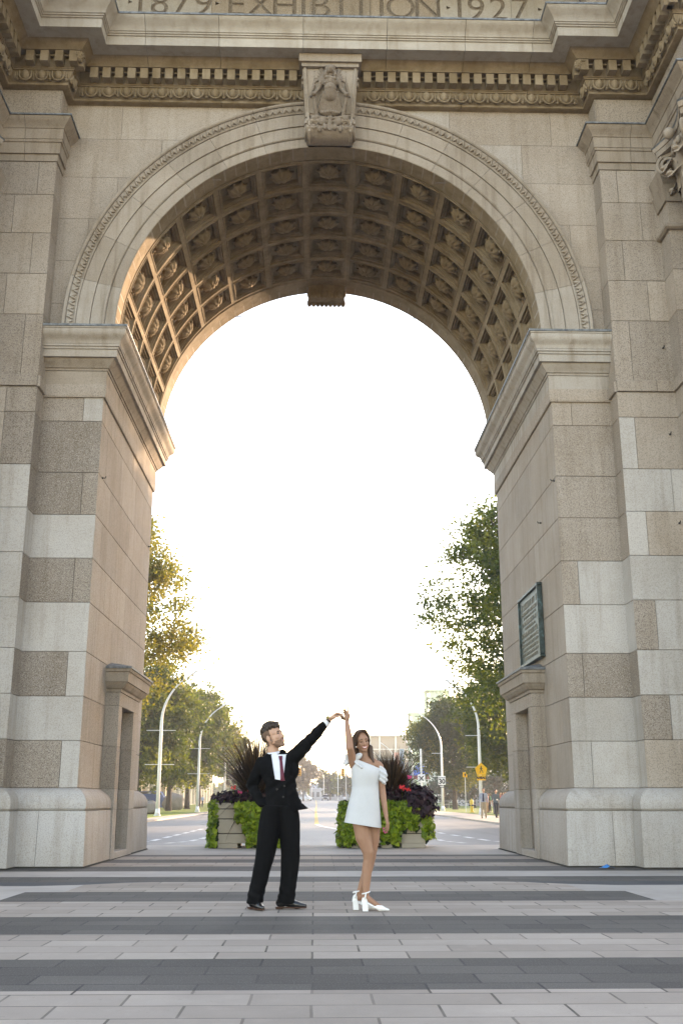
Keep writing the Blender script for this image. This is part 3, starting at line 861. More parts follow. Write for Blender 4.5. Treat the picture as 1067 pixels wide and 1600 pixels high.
def text_mesh(txt, size, depth, name='lettering', align='CENTER', bold=0.):
    cu = bpy.data.curves.new('txt', 'FONT'); cu.body = txt; cu.size = size; cu.extrude = depth; cu.align_x = align; cu.resolution_u = 4; cu.offset = bold
    ob = bpy.data.objects.new('txt', cu); COL.objects.link(ob)
    dg = bpy.context.evaluated_depsgraph_get(); dg.update()
    me = bpy.data.meshes.new_from_object(ob.evaluated_get(dg)); me.name = name
    bpy.data.objects.remove(ob); bpy.data.curves.remove(cu); return me
tones = [1., 1., .35, .4, .35, 1., 1., .35]
xs = [-4.92, -3.42, -2.2, -.2, 1.02, 2.42, 3.9, 5.32]
tns = [1., 1., .35, .32, .36, .98, .97 , .35]
# letters: outlines joined in one cutter and subtracted from the stone panels
cut = bmesh.new()
for ch, x in LET:
    if ch == '.':
        bmesh.ops.create_cone(cut, cap_ends=True, segments=3, radius1=.055, radius2=.055, depth=.1, matrix=Matrix.Translation((x, YF, 16.62)) @ Matrix.Rotation(R(90), 4, 'X') @ Matrix.Rotation(R(-90), 4, 'Z'))
        continue
    me = text_mesh(ch, .80, .05)
    xsv = [v.co.x for v in me.vertices]; mid = (min(xsv)+max(xsv))/2
    me.transform(Matrix.Translation((x-mid, 0, 0))); me.transform(Matrix.Rotation(R(90), 4, 'X')); me.transform(Matrix.Translation((0, YF, 16.34)))
    cut.from_mesh(me); bpy.data.meshes.remove(me)
cme = bpy.data.meshes.new('cut'); cut.to_mesh(cme); cut.free()
cob = bpy.data.objects.new('cut', cme); COL.objects.link(cob)
mb = MB()
for k in range(len(xs)-1):
    mb.box((xs[k]+.003, YF+.02-.02, 16.123), (xs[k+1]-.003, YF+.20, 17.047), 0, tns[k])
pan = mb.build('inscription_panel', [STONE], None)
bo = pan.modifiers.new('cut', 'BOOLEAN'); bo.object = cob; bo.solver = 'EXACT'; bo.use_self = True
dg = bpy.context.evaluated_depsgraph_get(); dg.update()
me = bpy.data.meshes.new_from_object(pan.evaluated_get(dg)); pan.modifiers.clear(); pan.data = me
bpy.data.objects.remove(cob); A(pan)
# roof slab that closes the top
mb = MB(); mb.box((XC-XO, YE+.1, 17.4), (XC+XO, YR+.2, 17.6)); mb.box((XC-XO, YR-.25, 14.2), (XC+XO, YR, 17.4))
for s in (-1, 1):
    xa, xb = sorted((XC+s*(XWG+.1), XC+s*XO)); mb.box((xa, YE+.12, 12.58), (xb, YP+.3, 17.4))
mb.box((XC-XP-.1, YF+.25, 14.3), (XC+XP+.1, YR-.3, 17.35)) if False else None
for s in (-1, 1):
    xa, xb = sorted((XC+s*(XP+.15), XC+s*(XO-.1))); mb.box((xa, YP+.32, 13.0), (xb, YR-.3, 17.38))
mb.box((XC-XP-.16, YF+.24, 14.2), (XC+XP+.16, YF+.5, 17.38))
A(mb.build('roof_slab', [STONE], None))

# ---- niches on the passage sides
for s in (-1, 1):
    X = lambda u: XC+s*u
    mb = MB(); f = HW-.245; yA, yB = 19.2, 21.32; oA, oB = 19.52, 20.78
    def bx(u0, u1, y0, y1, z0, z1, t=.5):
        xa, xb = sorted((X(u0), X(u1))); mb.box((xa, y0, z0), (xb, y1, z1), 0, t)
    for z0, z1, t in ((.002, .86, .7), (.863, 1.22, .7), (1.223, 1.97, .35), (1.973, 2.70, .4)):
        bx(f, HW+.02, yA, oA, z0, z1, t); bx(f, HW+.02, oB, yB, z0, z1, t)
    bx(f, HW+.02, yA, yB, 2.703, 2.95, .35); bx(f-.0, HW+.02, oA+.003, oB-.003, .002, .13, .7)
    for z0, z1, t in ((.133, .86, 0.), (.863, 1.97, .0), (1.973, 2.70, .0)): bx(HW-.03, HW+.01, oA, oB, z0, z1, t)
    A(mb.build('niche_surround', [STONE], None, bevel=.006))
    nh = mir(s, [(HW+.02, yA), (f, yA), (f, yB), (HW+.02, yB)])
    fr = path_frames(nh, 1); side = 1 if fr[1][1].y < 0 else -1
    mb = MB(); sweep(mb, nh, [(-.2, 2.953), (.02, 2.953), (.03, 3.0), (.07, 3.02), (.12, 3.08), (.14, 3.12), (.165, 3.125), (.175, 3.30), (.20, 3.31), (.21, 3.36), (-.2, 3.36)], side, t=.5)
    A(mb.build('niche_hood', [CARVED], None))
    mb = MB(); sweep(mb, nh, [(-.2, 3.363), (.23, 3.363), (.232, 3.40), (.10, 3.43), (-.24, 3.52)], side)
    xa, xb = sorted((X(f+.1), X(HW+.01))); mb.box((xa, yA+.1, 3.38), (xb, yB-.1, 3.46))
    A(mb.build('niche_flashing', [LEAD], None))

# ---- columns beside the pilasters, cut off by the picture edge
for s in (-1, 1):
    cx_, cy_ = XC+s*6.68, 15.5
    mb = MB()
    sh = [(.60, 1.3), (.62, 1.45), (.56, 1.5), (.545, 3.5), (.535, 6), (.50, 9), (.47, 11.05), (.50, 11.08), (.50, 11.14), (.46, 11.16)]
    mb.lathe((cx_, cy_, 0), sh, 28, 0, .45)
    A(mb.build('column_shaft', [STONE], None, smooth='auto'))
    mb = MB(); mb.box((cx_-.8, cy_-.8, 0.003), (cx_+.8, cy_+.8, 1.0), 0, .95); mb.lathe((cx_, cy_, 0), [(.78, 1.003), (.80, 1.1), (.74, 1.18), (.66, 1.22), (.68, 1.26), (.62, 1.30)], 28, 0, .9)
    A(mb.build('column_base', [STONE], None))
    # composite capital: bell, two rows of acanthus, egg band, four corner volutes, concave abacus
    mb = MB()
    mb.lathe((cx_, cy_, 0), [(.45, 11.14), (.46, 11.5), (.50, 11.9), (.58, 12.15), (.60, 12.28)], 24, 0, .45)
    for row, (zb, hgt, rad, off) in enumerate(((11.16, .50, .50, 0), (11.36, .62, .54, .5))):
        for k in range(8):
            a = 2*PI*(k+off)/8; ca, sa = math.cos(a), math.sin(a); vs = []; fs = []
            nU, nV = 7, 9
            for v in range(nV+1):
                q = v/nV; z = zb+hgt*math.sin(min(q, .85)*PI/2/.85)*(1 if q < .85 else 1-.22*(q-.85)/.15*1.4)
                rr_ = rad+.03+.20*q**3.2+(.06*(q-.85)/.15 if q > .85 else 0)
                wid = .20*(.75+.5*math.sin(q*PI*.8))*(1-.75*max(0, q-.6)/.4)
                for u in range(nU+1):
                    t_ = u/nU*2-1; ser = 1+.13*math.sin(q*26)*abs(t_)
                    r2 = rr_-.05*t_*t_+.028*abs(math.sin(t_*PI*2.2)); w = wid*t_*ser
                    vs.append((cx_+r2*ca-w*sa, cy_+r2*sa+w*ca, z))
            fs = [(v*(nU+1)+u, v*(nU+1)+u+1, (v+1)*(nU+1)+u+1, (v+1)*(nU+1)+u) for v in range(nV) for u in range(nU)]
            mb.add(vs, fs, 0, .5)
            mb.ellip((cx_+(rad+.25)*ca, cy_+(rad+.25)*sa, zb+hgt*.86), .07, .07, .05, 7, 5, 0, .5)
    for k in range(4):
        a = PI/4+k*PI/2; ca, sa = math.cos(a), math.sin(a)
        for w in (-.07, .07):
            pts = []; rad = []
            for q in range(34):
                th = q*.34; r_ = .19*(1-q/38)
                rr_ = .78+r_*math.cos(th-1.2)*1.0; z = 12.12+r_*math.sin(th-1.2)*-1
                pts.append((cx_+rr_*ca-w*sa, cy_+rr_*sa+w*ca, z)); rad.append(.036*(1-q/60))
            mb.tube(pts, rad, 6, 0, .55)
        mb.ellip((cx_+.78*ca, cy_+.78*sa, 12.12), .055, .055, .16, 10, 6, 0, .55, M=Matrix(((-sa, 0, ca), (ca, 0, sa), (0, 1, 0))) )
        mb.tube([(cx_+.50*ca, cy_+.50*sa, 12.22), (cx_+.66*ca, cy_+.66*sa, 12.33), (cx_+.86*ca, cy_+.86*sa, 12.30)], .06, 8, 0, .5)
        a2 = k*PI/2; mb.ellip((cx_+.70*math.cos(a2), cy_+.70*math.sin(a2), 12.40), .10, .10, .11, 10, 6, 0, .5)
        for e in (-2, -1, 0, 1, 2):
            a3 = a2+e*.2; mb.ellip((cx_+.60*math.cos(a3), cy_+.60*math.sin(a3), 12.20), .05, .05, .075, 8, 6, 0, .55)
    def abac(r, z0, z1, m, concave=.17):
        pts = []
        for k in range(4):
            a = -PI/4+k*PI/2
            c0 = Vector((math.cos(a), math.sin(a)))*r*1.36; c1 = Vector((math.cos(a+PI/2), math.sin(a+PI/2)))*r*1.36
            d = (c1-c0).normalized(); n_ = Vector((d.y, -d.x)); c0 = c0+d*.09; c1 = c1-d*.09
            for q in range(9):
                f_ = q/8; pts.append(c0+(c1-c0)*f_-n_*(concave*math.sin(f_*PI)))
        n_ = len(pts)
        mb.add([(cx_+p.x, cy_+p.y, z0) for p in pts]+[(cx_+p.x*1.03, cy_+p.y*1.03, z1) for p in pts], [tuple(range(n_-1, -1, -1)), tuple(range(n_, 2*n_))]+[(k, (k+1) % n_, (k+1) % n_+n_, k+n_) for k in range(n_)], m, .45)
    abac(.74, 12.34, 12.44, 0); abac(.78, 12.443, 12.53, 0); abac(.80, 12.532, 12.557, 1)
    A(mb.build('column_capital', [CARVED, LEAD], None, smooth='auto'))
# ------------------------------------------------------------------ sculpting by union: capsules and ellipsoids fused into one surface
def cone_caps(a, b, ra, rb, n=14, k=5, flat=1.0, up=None):
    a = Vector(a); b = Vector(b); d = b-a; L = d.length; d.normalize()
    u = Vector(up) if up else (Vector((0,0,1)) if abs(d.z) < .9 else Vector((1,0,0)))
    u = (u-d*u.dot(d)).normalized(); w = d.cross(u)
    vs = []; rows = []
    for i in range(k+1): 
        t = PI/2*i/k; rows.append((-ra*math.cos(t), ra*math.sin(t), a))
    for i in range(k+1):
        t = PI/2*i/k; rows.append((rb*math.sin(t), rb*math.cos(t), b))
    for (h, r, c) in rows:
        r = max(r, 1e-4)
        for j in range(n):
            q = 2*PI*j/n; vs.append(c+d*h+u*(r*flat*math.cos(q))+w*(r*math.sin(q)))
    fs = [(i*n+j, i*n+(j+1) % n, (i+1)*n+(j+1) % n, (i+1)*n+j) for i in range(len(rows)-1) for j in range(n)]
    fs.append(tuple(range(n-1, -1, -1))); fs.append(tuple(range((len(rows)-1)*n, len(rows)*n)))
    return vs, fs
def loft_rings(rings, n=24):
    """rings: (centre, rx, ry, rotz, tilt matrix or None)"""
    vs = []
    for rg in rings:
        c, rx, ry = Vector(rg[0]), rg[1], rg[2]; rz = rg[3] if len(rg) > 3 else 0; ex = rg[4] if len(rg) > 4 else 1.0
        for j in range(n):
            q = 2*PI*j/n; cx, sy = math.cos(q), math.sin(q)
            x = rx*math.copysign(abs(cx)**ex, cx); y = ry*math.copysign(abs(sy)**ex, sy)
            vs.append((c.x+x*math.cos(rz)-y*math.sin(rz), c.y+x*math.sin(rz)+y*math.cos(rz), c.z))
    m = len(rings)
    fs = [(i*n+j, i*n+(j+1) % n, (i+1)*n+(j+1) % n, (i+1)*n+j) for i in range(m-1) for j in range(n)]
    fs.append(tuple(range(n-1, -1, -1))); fs.append(tuple(range((m-1)*n, m*n)))
    return vs, fs
TS = bpy.data.scenes.new('workbench')      # a scratch scene, so that each fused surface is evaluated alone
def blob_mesh(elems, voxel=.01, smooth=4, name='blob', xf=None):
    vs = []; fs = []
    for e in elems:
        if e[0] == 'c': v, f = cone_caps(*e[1:])
        elif e[0] == 'l': v, f = loft_rings(*e[1:])
        elif e[0] == 'e':
            c, r = Vector(e[1]), e[2]; M = e[3] if len(e) > 3 and e[3] is not None else Matrix.Identity(3)
            n, k = 18, 12; v = []
            for i in range(k+1):
                ph = -PI/2+PI*i/k
                for j in range(n):
                    a = 2*PI*j/n; v.append(c + M @ Vector((r[0]*max(1e-4, math.cos(ph))*math.cos(a), r[1]*max(1e-4, math.cos(ph))*math.sin(a), r[2]*math.sin(ph))))
            f = [(i*n+j, i*n+(j+1) % n, (i+1)*n+(j+1) % n, (i+1)*n+j) for i in range(k) for j in range(n)]
            f.append(tuple(range(n-1, -1, -1))); f.append(tuple(range(k*n, (k+1)*n)))
        b = len(vs); vs += [tuple(p) for p in v]; fs += [tuple(i+b for i in q) for q in f]
    me = bpy.data.meshes.new('tmp'); me.from_pydata(vs, [], fs)
    if xf is not None: me.transform(xf)
    ob = bpy.data.objects.new('tmp', me); TS.collection.objects.link(ob)
    r = ob.modifiers.new('r', 'REMESH'); r.mode = 'VOXEL'; r.voxel_size = voxel; r.use_smooth_shade = True
    if smooth:
        s = ob.modifiers.new('s', 'SMOOTH'); s.iterations = smooth; s.factor = .5
    TS.view_layers[0].update(); dg = TS.view_layers[0].depsgraph
    out = bpy.data.meshes.new_from_object(ob.evaluated_get(dg)); out.name = name
    bpy.data.objects.remove(ob); bpy.data.meshes.remove(me)
    out.polygons.foreach_set('use_smooth', [True]*len(out.polygons))
    return out
def blob(name, elems, mat, parent=None, voxel=.01, smooth=4, deform=None, xf=None):
    me = blob_mesh(elems, voxel, smooth, name, xf)
    if deform:
        co = [v.co.copy() for v in me.vertices]; no = [v.normal.copy() for v in me.vertices]
        me.vertices.foreach_set('co', [x for c, n in zip(co, no) for x in deform(c, n)]); me.update()
    return link_mesh(name, me, mat, parent)

# ------------------------------------------------------------------ keystone with winged figure
mb = MB()
kp = [(-.05, 14.60), (.66, 14.60), (.68, 14.45), (.66, 14.25), (.58, 14.0), (.47, 13.8), (.40, 13.62), (.40, 13.52)]
for i in range(15):
    a = R(75-i*19); kp.append((.22+.29*math.cos(a), 13.28+.27*math.sin(a)))
kp += [(-.05, 13.04)]
def kx(z): return .435+.10*(z-13.0)/1.6
vs = []; n = len(kp)
for s in (-1, 1):
    for (p, z) in kp: vs.append((XC+s*kx(z), YF-p, z))
mb.add(vs, [(i, (i+1) % n, (i+1) % n+n, i+n) for i in range(n)]+[tuple(range(n)), tuple(range(2*n-1, n-1, -1))], 0, .5, .5)
mb.box((XC-.60, YF-.78, 14.685), (XC+.60, YF+.05, 14.86), 0, .45); mb.box((XC-.55, YF-.73, 14.603), (XC+.55, YF+.05, 14.683), 0, .45)
for s in (-1, 1):      # side ribs and volute eyes
    mb.tube([(XC+s*(kx(z)-.05), YF-p-.012, z) for p, z in kp[1:-6]], .028, 6, 0, .55)
    pts = []
    for q in range(30):
        a = q*.42; r_ = .25*(1-q/32); pts.append((XC+s*(kx(13.3)+.01), YF-.22-r_*math.cos(a), 13.28+r_*math.sin(a)))
    mb.tube(pts, .024, 6, 0, .55)
    pts = []
    for q in range(24):
        a = q*.42; r_ = .16*(1-q/26); pts.append((XC+s*(kx(14.4)+.01), YF-.46-r_*math.cos(a), 14.36+r_*math.sin(a)))
    mb.tube(pts, .02, 6, 0, .55)
def squash(vs): return [(x, y+.06*(y < YF-.5), z if z > 14.6 else 14.6-(14.6-z)*.86) for x, y, z in vs]
mb.v = squash(mb.v)
key = A(mb.build('keystone', [CARVED], None, smooth='auto'))
def kc(x, p, z): return (XC+x, YF-p, z)
E_ = []
E_ += [('e', kc(0, .80, 14.47), (.075, .085, .105)), ('e', kc(0, .76, 14.50), (.105, .08, .11)), ('e', kc(0, .87, 14.44), (.018, .025, .03)), ('c', kc(0, .74, 14.36), kc(0, .76, 14.42), .05, .05),
       ('e', kc(-.09, .76, 14.38), (.035, .05, .08)), ('e', kc(.09, .76, 14.38), (.035, .05, .08)), ('c', kc(-.075, .80, 14.55), kc(.075, .80, 14.55), .02, .02)]
E_ += [('e', kc(0, .72, 14.20), (.155, .12, .13)), ('e', kc(-.06, .815, 14.23), (.065, .05, .045)), ('e', kc(.06, .81, 14.22), (.065, .045, .045)), ('e', kc(0, .70, 14.06), (.12, .11, .12)), ('e', kc(0, .77, 14.07), (.06, .05, .09)),
       ('c', kc(0, .66, 14.0), kc(0, .60, 13.92), .12, .13)]
for s in (-1, 1):
    E_ += [('c', kc(s*.16, .72, 14.27), kc(s*.215, .66, 14.08), .052, .042), ('c', kc(s*.215, .66, 14.08), kc(s*.30, .70, 13.92), .040, .03), ('e', kc(s*.31, .70, 13.90), (.05, .06, .05)),
           ('c', kc(s*.31, .66, 13.86), kc(s*.25, .50, 13.50), .03, .045)]
    for w in range(7):   # wing feathers
        E_.append(('c', kc(s*(.12+.01*w), .70, 14.36-.01*w), kc(s*(.17+.036*w), .66-.01*w, 14.66-.075*w), .022, .034, 8, 3, .7))
        E_.append(('c', kc(s*(.30), .66, 14.52-.06*w), kc(s*(.30+.012*w), .60, 14.36-.07*w), .024, .028, 8, 3, .7))
for w in range(-4, 5):   # skirt folds
    E_.append(('c', kc(w*.032, .66, 13.97), kc(w*.062, .50-.02*abs(w)*.3, 13.60), .028, .034))
E_ += [('c', kc(-.13, .66, 13.98), kc(.13, .66, 13.98), .035, .035)]
for w in range(-3, 4): E_.append(('c', kc(0, .46, 13.50), kc(w*.052, .56, 13.58-.012*abs(w)), .03, .045))
for s in (-1, 1):
    E_ += [('c', kc(s*.02, .56, 13.45), kc(s*.02, .54, 13.12), .022, .018), ('e', kc(s*.15, .49, 13.36), (.10, .09, .12)), ('e', kc(s*.30, .47, 13.42), (.09, .10, .09)), ('e', kc(s*.09, .53, 13.20), (.055, .05, .08)), ('e', kc(s*.20, .52, 13.16), (.05, .05, .08)), ('e', kc(s*.31, .50, 13.22), (.055, .05, .08)), ('c', kc(s*.04, .56, 13.40), kc(s*.36, .50, 13.50), .03, .04), ('e', kc(s*.38, .46, 13.30), (.05, .07, .10))]
fig = blob('winged_figure', E_, [CARVED], None, voxel=.010, smooth=1, deform=lambda co, n: Vector(squash([tuple(co+n*.004*noise.noise(co*40))])[0]))
fig.parent = key
# rear keystone
mb = MB(); mb.box((XC-.45, YR-.35, 13.02), (XC+.45, YR+.14, 13.40), 0, .5)
for k in range(9):
    for q in range(2): mb.ellip((XC-.42+k*.105, YR-.33+q*.48, 13.02), .065, .05, .11, 7, 5, 0, .5)
A(mb.build('rear_keystone', [SOOTY], None, smooth='auto'))

# ------------------------------------------------------------------ small iron hooks, plaque, litter
IRON = plain('dark_iron', (.06,.055,.05), .5, .6); GALV = plain('galvanised_steel', (.45,.46,.47), .4, .8)
mb = MB()
def hook(x, y, z, dx, dy):
    mb.tube([(x, y, z), (x+dx*.06, y+dy*.06, z), (x+dx*.07, y+dy*.07, z+.03)], .009, 6); mb.ellip((x+dx*.01, y+dy*.01, z), .02, .02, .02, 7, 5)
for a in ((XC-HW, 17.62, 6.59, 1, 0), (XC-HW, 22.9, 6.62, 1, 0), (XC+HW, 17.42, 6.54, -1, 0), (XC+HW, 18.66, 6.09, -1, 0), (6.22, YP, 8.885, 0, -1), (6.20, YP, 7.23, 0, -1), (6.22, YP, 5.61, 0, -1)):
    mb = MB(); hook(*a); A(mb.build('wall_hook', [IRON], None))
def patina():
    m = NT('bronze_patina'); f = m.noise(9, 5, .7)
    m.color(m.ramp(f, [(.35, (.035,.04,.035)), (.55, (.06,.085,.085)), (.75, (.12,.20,.22))])).rough(.45); m.bsdf.inputs['Metallic'].default_value = .6; return m.mat
PATINA = patina(); BRONZE = plain('bronze_letters', (.15,.14,.11), .5, .4)
pq = empty('bronze_plaque', (XC+HW, 19.9, 3.62), 0, 'green-black bronze plaque with raised lettering on the right pier wall', 'plaque')
x1 = -.002; mb = MB(); y0, y1, z0, z1 = -1.02, .98, .02, 1.33
y0, y1 = -.98, .86
mb.box((x1-.06, y0, z0), (x1, y1, z1)); mb.build('panel', PATINA, pq, bevel=.008)
mb = MB()
for a, b in (((y0-.04, z0-.05), (y1+.04, z0+.01)), ((y0-.04, z1-.01), (y1+.04, z1+.05)), ((y0-.04, z0+.012), (y0+.02, z1-.012)), ((y1-.02, z0+.012), (y1+.04, z1-.012))): mb.box((x1-.10, a[0], a[1]), (x1-.001, b[0], b[1]))
mb.build('frame', PATINA, pq, bevel=.01)
mb = MB(); random.seed(9)
rows = [(.155, .75), (.085, .8), (.055, .62), (.11, .8), (.06, .5), (.12, .85), (.07, .9), (.07, .9), (.07, .88), (.07, .9), (.07, .6)]
z = z1-.10
for h, wd in rows:   # raised, too worn to read at this distance: strokes of letter size
    y = (y0+y1)/2-wd*(y1-y0)/2; ye = (y0+y1)/2+wd*(y1-y0)/2; z -= h
    while y < ye:
        wl = h*random.choice([.45, .6, .7])
        if random.random() > .14:
            mb.box((x1-.072, y, z+h*.1), (x1-.058, y+h*.16, z+h*.85)); 
            if random.random() > .3: mb.box((x1-.0715, y+h*.165, z+h*random.choice([.1, .42, .7])), (x1-.058, y+wl*.8, z+h*random.choice([.24, .56, .84])))
        y += wl+.012
    z -= .022
mb.build('lettering', BRONZE, pq)
BLUEPL = plain('blue_plastic', (.02,.22,.55), .4)
random.seed(2); mb = MB(); vs = []
for i in range(7):
    for j in range(5): vs.append((-.11+.036*i+random.uniform(-.01, .01), -.05+.028*j, .012+random.random()*.055*(1-abs(i-3)/3.4)))
mb.add(vs, [(i*5+j, i*5+j+1, (i+1)*5+j+1, (i+1)*5+j) for i in range(6) for j in range(4)])
li = mb.build('plastic_litter', BLUEPL, smooth=True, fix=False); li.location = (4.55, 16.75, 0); setp(li, 'crumpled scrap of blue plastic on the ground before the right pier', 'litter')

# ------------------------------------------------------------------ foliage
def leaf_mat(name, stops, trans=.45, trc=None, rough=.5, patch=.25, rw=.5):
    m = NT(name); rnd = m.attr('rnd'); f = m.noise(patch, 3)
    q = m.math('MULTIPLY_ADD', rnd, rw, m.math('MULTIPLY', m.math('SUBTRACT', f, .25), 1.0), clamp=True)
    c = m.ramp(q, stops); m.color(c).rough(rough)
    tr = m.n('ShaderNodeBsdfTranslucent'); br = m.mix(1., c, trc or (1.5, 1.5, .7), 'MULTIPLY'); m.l(br, tr.inputs['Color'])
    ms = m.n('ShaderNodeMixShader'); ms.inputs[0].default_value = trans
    m.l(m.bsdf.outputs[0], ms.inputs[1]); m.l(tr.outputs[0], ms.inputs[2]); m.l(ms.outputs[0], m.out.inputs['Surface'])
    return m.mat
LEAF_G = leaf_mat('maple_leaves', [(.12, (.020,.036,.009)), (.45, (.055,.080,.013)), (.75, (.15,.16,.020)), (.97, (.25,.22,.03))], .44)
LEAF_Y = leaf_mat('yellowing_leaves', [(.1, (.07,.095,.018)), (.45, (.15,.14,.028)), (.75, (.26,.21,.04)), (.95, (.34,.20,.05))], .45)
LEAF_O = leaf_mat('turning_leaves', [(.1, (.022,.038,.009)), (.34, (.045,.065,.012)), (.50, (.18,.17,.022)), (.66, (.46,.32,.04))], .42, patch=.13, rw=.26)
LEAF_B = leaf_mat('brown_haze_leaves', [(.1, (.16,.11,.07)), (.9, (.28,.20,.12))], .3)
LEAF_S = leaf_mat('spruce_needles', [(.1, (.02,.045,.035)), (.9, (.05,.09,.075))], .2)
BARK = plain('bark', (.06,.045,.035), .95, var=.4, scale=6)
def leafquad(mb, c, nrm, size, t=.5, r=None, m=0, fold=.25):
    n = Vector(nrm); n.normalize(); u = n.cross(Vector((random.uniform(-1, 1), random.uniform(-1, 1), random.uniform(-1, 1))))
    if u.length < .01: u = Vector((1, 0, 0))
    u.normalize(); w = n.cross(u); c = Vector(c)
    a = u*size; b = w*size*.42
    mb.add([c-a*.5, c+b+n*size*fold*.4, c+a*.55, c-b+n*size*fold*.4], [(0, 1, 2, 3)], m, t, r)
def tree(name, loc, h, cr, ch, zb, nlimb, ncl, nleaf, leaf, mat, label, group=None, seed=1, trunk_r=.25, clr=.9, cat='tree', cx=0, cy=0, low=.15, bark=None):
    """crown is an uneven ellipsoid of leaf clumps centred on the limbs; zb = underside of the crown"""
    rnd = random.Random(seed); random.seed(seed)
    t = empty(name, loc, 0, label, cat, group)
    tk = MB(); cz = (h+zb)/2; top = Vector((cx*.5, cy*.5, zb+ch*.35))
    pts = [Vector((0, 0, 0)), Vector((rnd.uniform(-.1, .1), 0, zb*.5)), Vector((cx*.2, cy*.2, zb)), top, Vector((cx, cy, h-ch*.25))]
    tk.tube([(0, 0, -.1), (0, 0, .15)], [trunk_r*1.5, trunk_r*1.15], 9)
    tk.tube(pts, [trunk_r*1.15, trunk_r*.9, trunk_r*.75, trunk_r*.45, trunk_r*.12], 8)
    tips = []
    for k in range(nlimb):
        a = 2*PI*(k+rnd.random()*.7)/nlimb; lvl = rnd.random()
        s0 = pts[2].lerp(pts[4], lvl*.75)
        el = rnd.uniform(-.15, 1.0) if lvl < .5 else rnd.uniform(.2, 1.3)
        rr = Vector((cx, cy, cz)) + Vector((math.cos(a)*math.cos(el)*cr, math.sin(a)*math.cos(el)*cr, math.sin(el)*ch*.5))*rnd.uniform(.72, 1.0)
        mid = s0.lerp(rr, .5)+Vector((rnd.uniform(-.3, .3), rnd.uniform(-.3, .3), rnd.uniform(.2, .9)))*cr*.14
        tk.tube([s0, mid, rr], [trunk_r*.40, trunk_r*.26, trunk_r*.05], 5)
        for q in range(4):
            f = rnd.uniform(.3, .95); b0 = s0.lerp(mid, f*2) if f < .5 else mid.lerp(rr, f*2-1)
            e = b0+Vector((rnd.uniform(-1, 1), rnd.uniform(-1, 1), rnd.uniform(-.4, .9)))*cr*.33
            tk.tube([b0, e], [trunk_r*.12, trunk_r*.03], 4); tips.append(e); tips.append(b0.lerp(e, .6))
        tips.append(rr)
    tk.build('trunk', bark or BARK, t, smooth=True, fix=False)
    mb = MB(); made = 0; off = rnd.uniform(0, 50)
    while made < ncl:
        # clump centres: near limb tips, or on an uneven shell
        if rnd.random() < .45 and tips: c = rnd.choice(tips)+Vector((rnd.gauss(0, .3), rnd.gauss(0, .3), rnd.gauss(0, .3)))*clr
        else:
            v = Vector((rnd.gauss(0, 1), rnd.gauss(0, 1), rnd.gauss(0, 1))).normalized(); bump = 1+.20*noise.noise(v*1.9+Vector((off, 0, 0)))
            c = Vector((cx, cy, cz))+Vector((v.x*cr, v.y*cr, v.z*ch*.5))*bump*rnd.uniform(.55, 1.0)
        if c.z < zb-low*ch: continue
        if noise.noise(c*(2.2/cr)+Vector((off, off, 0))) < -.22: continue      # gaps where the sky shows
        made += 1; rv = rnd.random()
        axis = Vector((rnd.gauss(0, 1), rnd.gauss(0, 1), rnd.gauss(0, .5))).normalized(); rc = clr*rnd.uniform(.55, 1.15)
        for q in range(nleaf):
            d = Vector((rnd.gauss(0, .37), rnd.gauss(0, .37), rnd.gauss(0, .28)))*rc + axis*rnd.uniform(-.7, .7)*rc
            nrm = Vector((rnd.gauss(0, .7), rnd.gauss(0, .7), rnd.gauss(.5, .6)))
            leafquad(mb, c+d, nrm, leaf*rnd.uniform(.65, 1.25), r=min(1, max(0, rv*.6+rnd.random()*.4)))
    mb.build('crown', mat, t, fix=False)
    return t
GZ = -.065
# left of the road
tree('maple_tree', (21.5, 47, GZ), 18.6, 6.4, 15, 3.4, 12, 640, 36, .38, LEAF_G, 'unseen green tree added behind the right pier to shade the arch, nearest to it', seed=35, trunk_r=.32, clr=1.3)  # added out of view, sized to hold back sun from passage wall and vault
tree('maple_tree', (33, 60, GZ), 21.5, 7.4, 17, 3.6, 12, 600, 36, .42, LEAF_G, 'unseen green tree added far behind the right pier to shade the passage', seed=36, trunk_r=.32, clr=1.3)  # second added tree out of view, thins the sunlight reaching the vault
tree('maple_tree', (-14.2, 62, GZ), 19.6, 6.3, 15.5, 4.2, 20, 1150, 56, .20, LEAF_Y, 'tallest yellowing tree rising behind the left pier of the arch', seed=5, trunk_r=.36, clr=1.0, cx=.4)
tree('maple_tree', (-15.4, 92, GZ), 12.8, 5.8, 11, 2.4, 14, 900, 50, .27, LEAF_G, 'dark green tree right behind the nearest left street lamp', 'trees along the left lawn', seed=7, trunk_r=.30, clr=1.0)
tree('maple_tree', (-15.3, 112, GZ), 13.6, 6.2, 11.5, 2.4, 14, 850, 48, .31, LEAF_G, 'green tree, second in the row on the left lawn, behind the lamp arm', 'trees along the left lawn', seed=9, trunk_r=.30, clr=1.1)
tree('maple_tree', (-16.0, 134, GZ), 15.0, 6.6, 12.4, 2.6, 14, 800, 46, .34, LEAF_O, 'green and orange tree, third in the row on the left lawn with a forked trunk', 'trees along the left lawn', seed=12, trunk_r=.32, clr=1.2)
tree('maple_tree', (-17.4, 160, GZ), 13.0, 6.0, 10.5, 3.0, 12, 560, 42, .38, LEAF_G, 'farthest green tree of the left lawn row, before the columned hall', 'trees along the left lawn', seed=15, trunk_r=.3, clr=1.2)
tree('brown_tree', (-15.2, 200, .2), 11.0, 4.6, 8.6, 2.2, 10, 150, 32, .42, LEAF_B, 'thin brownish tree between the left planter grass and the lawn row', seed=16, trunk_r=.24, clr=1.0)
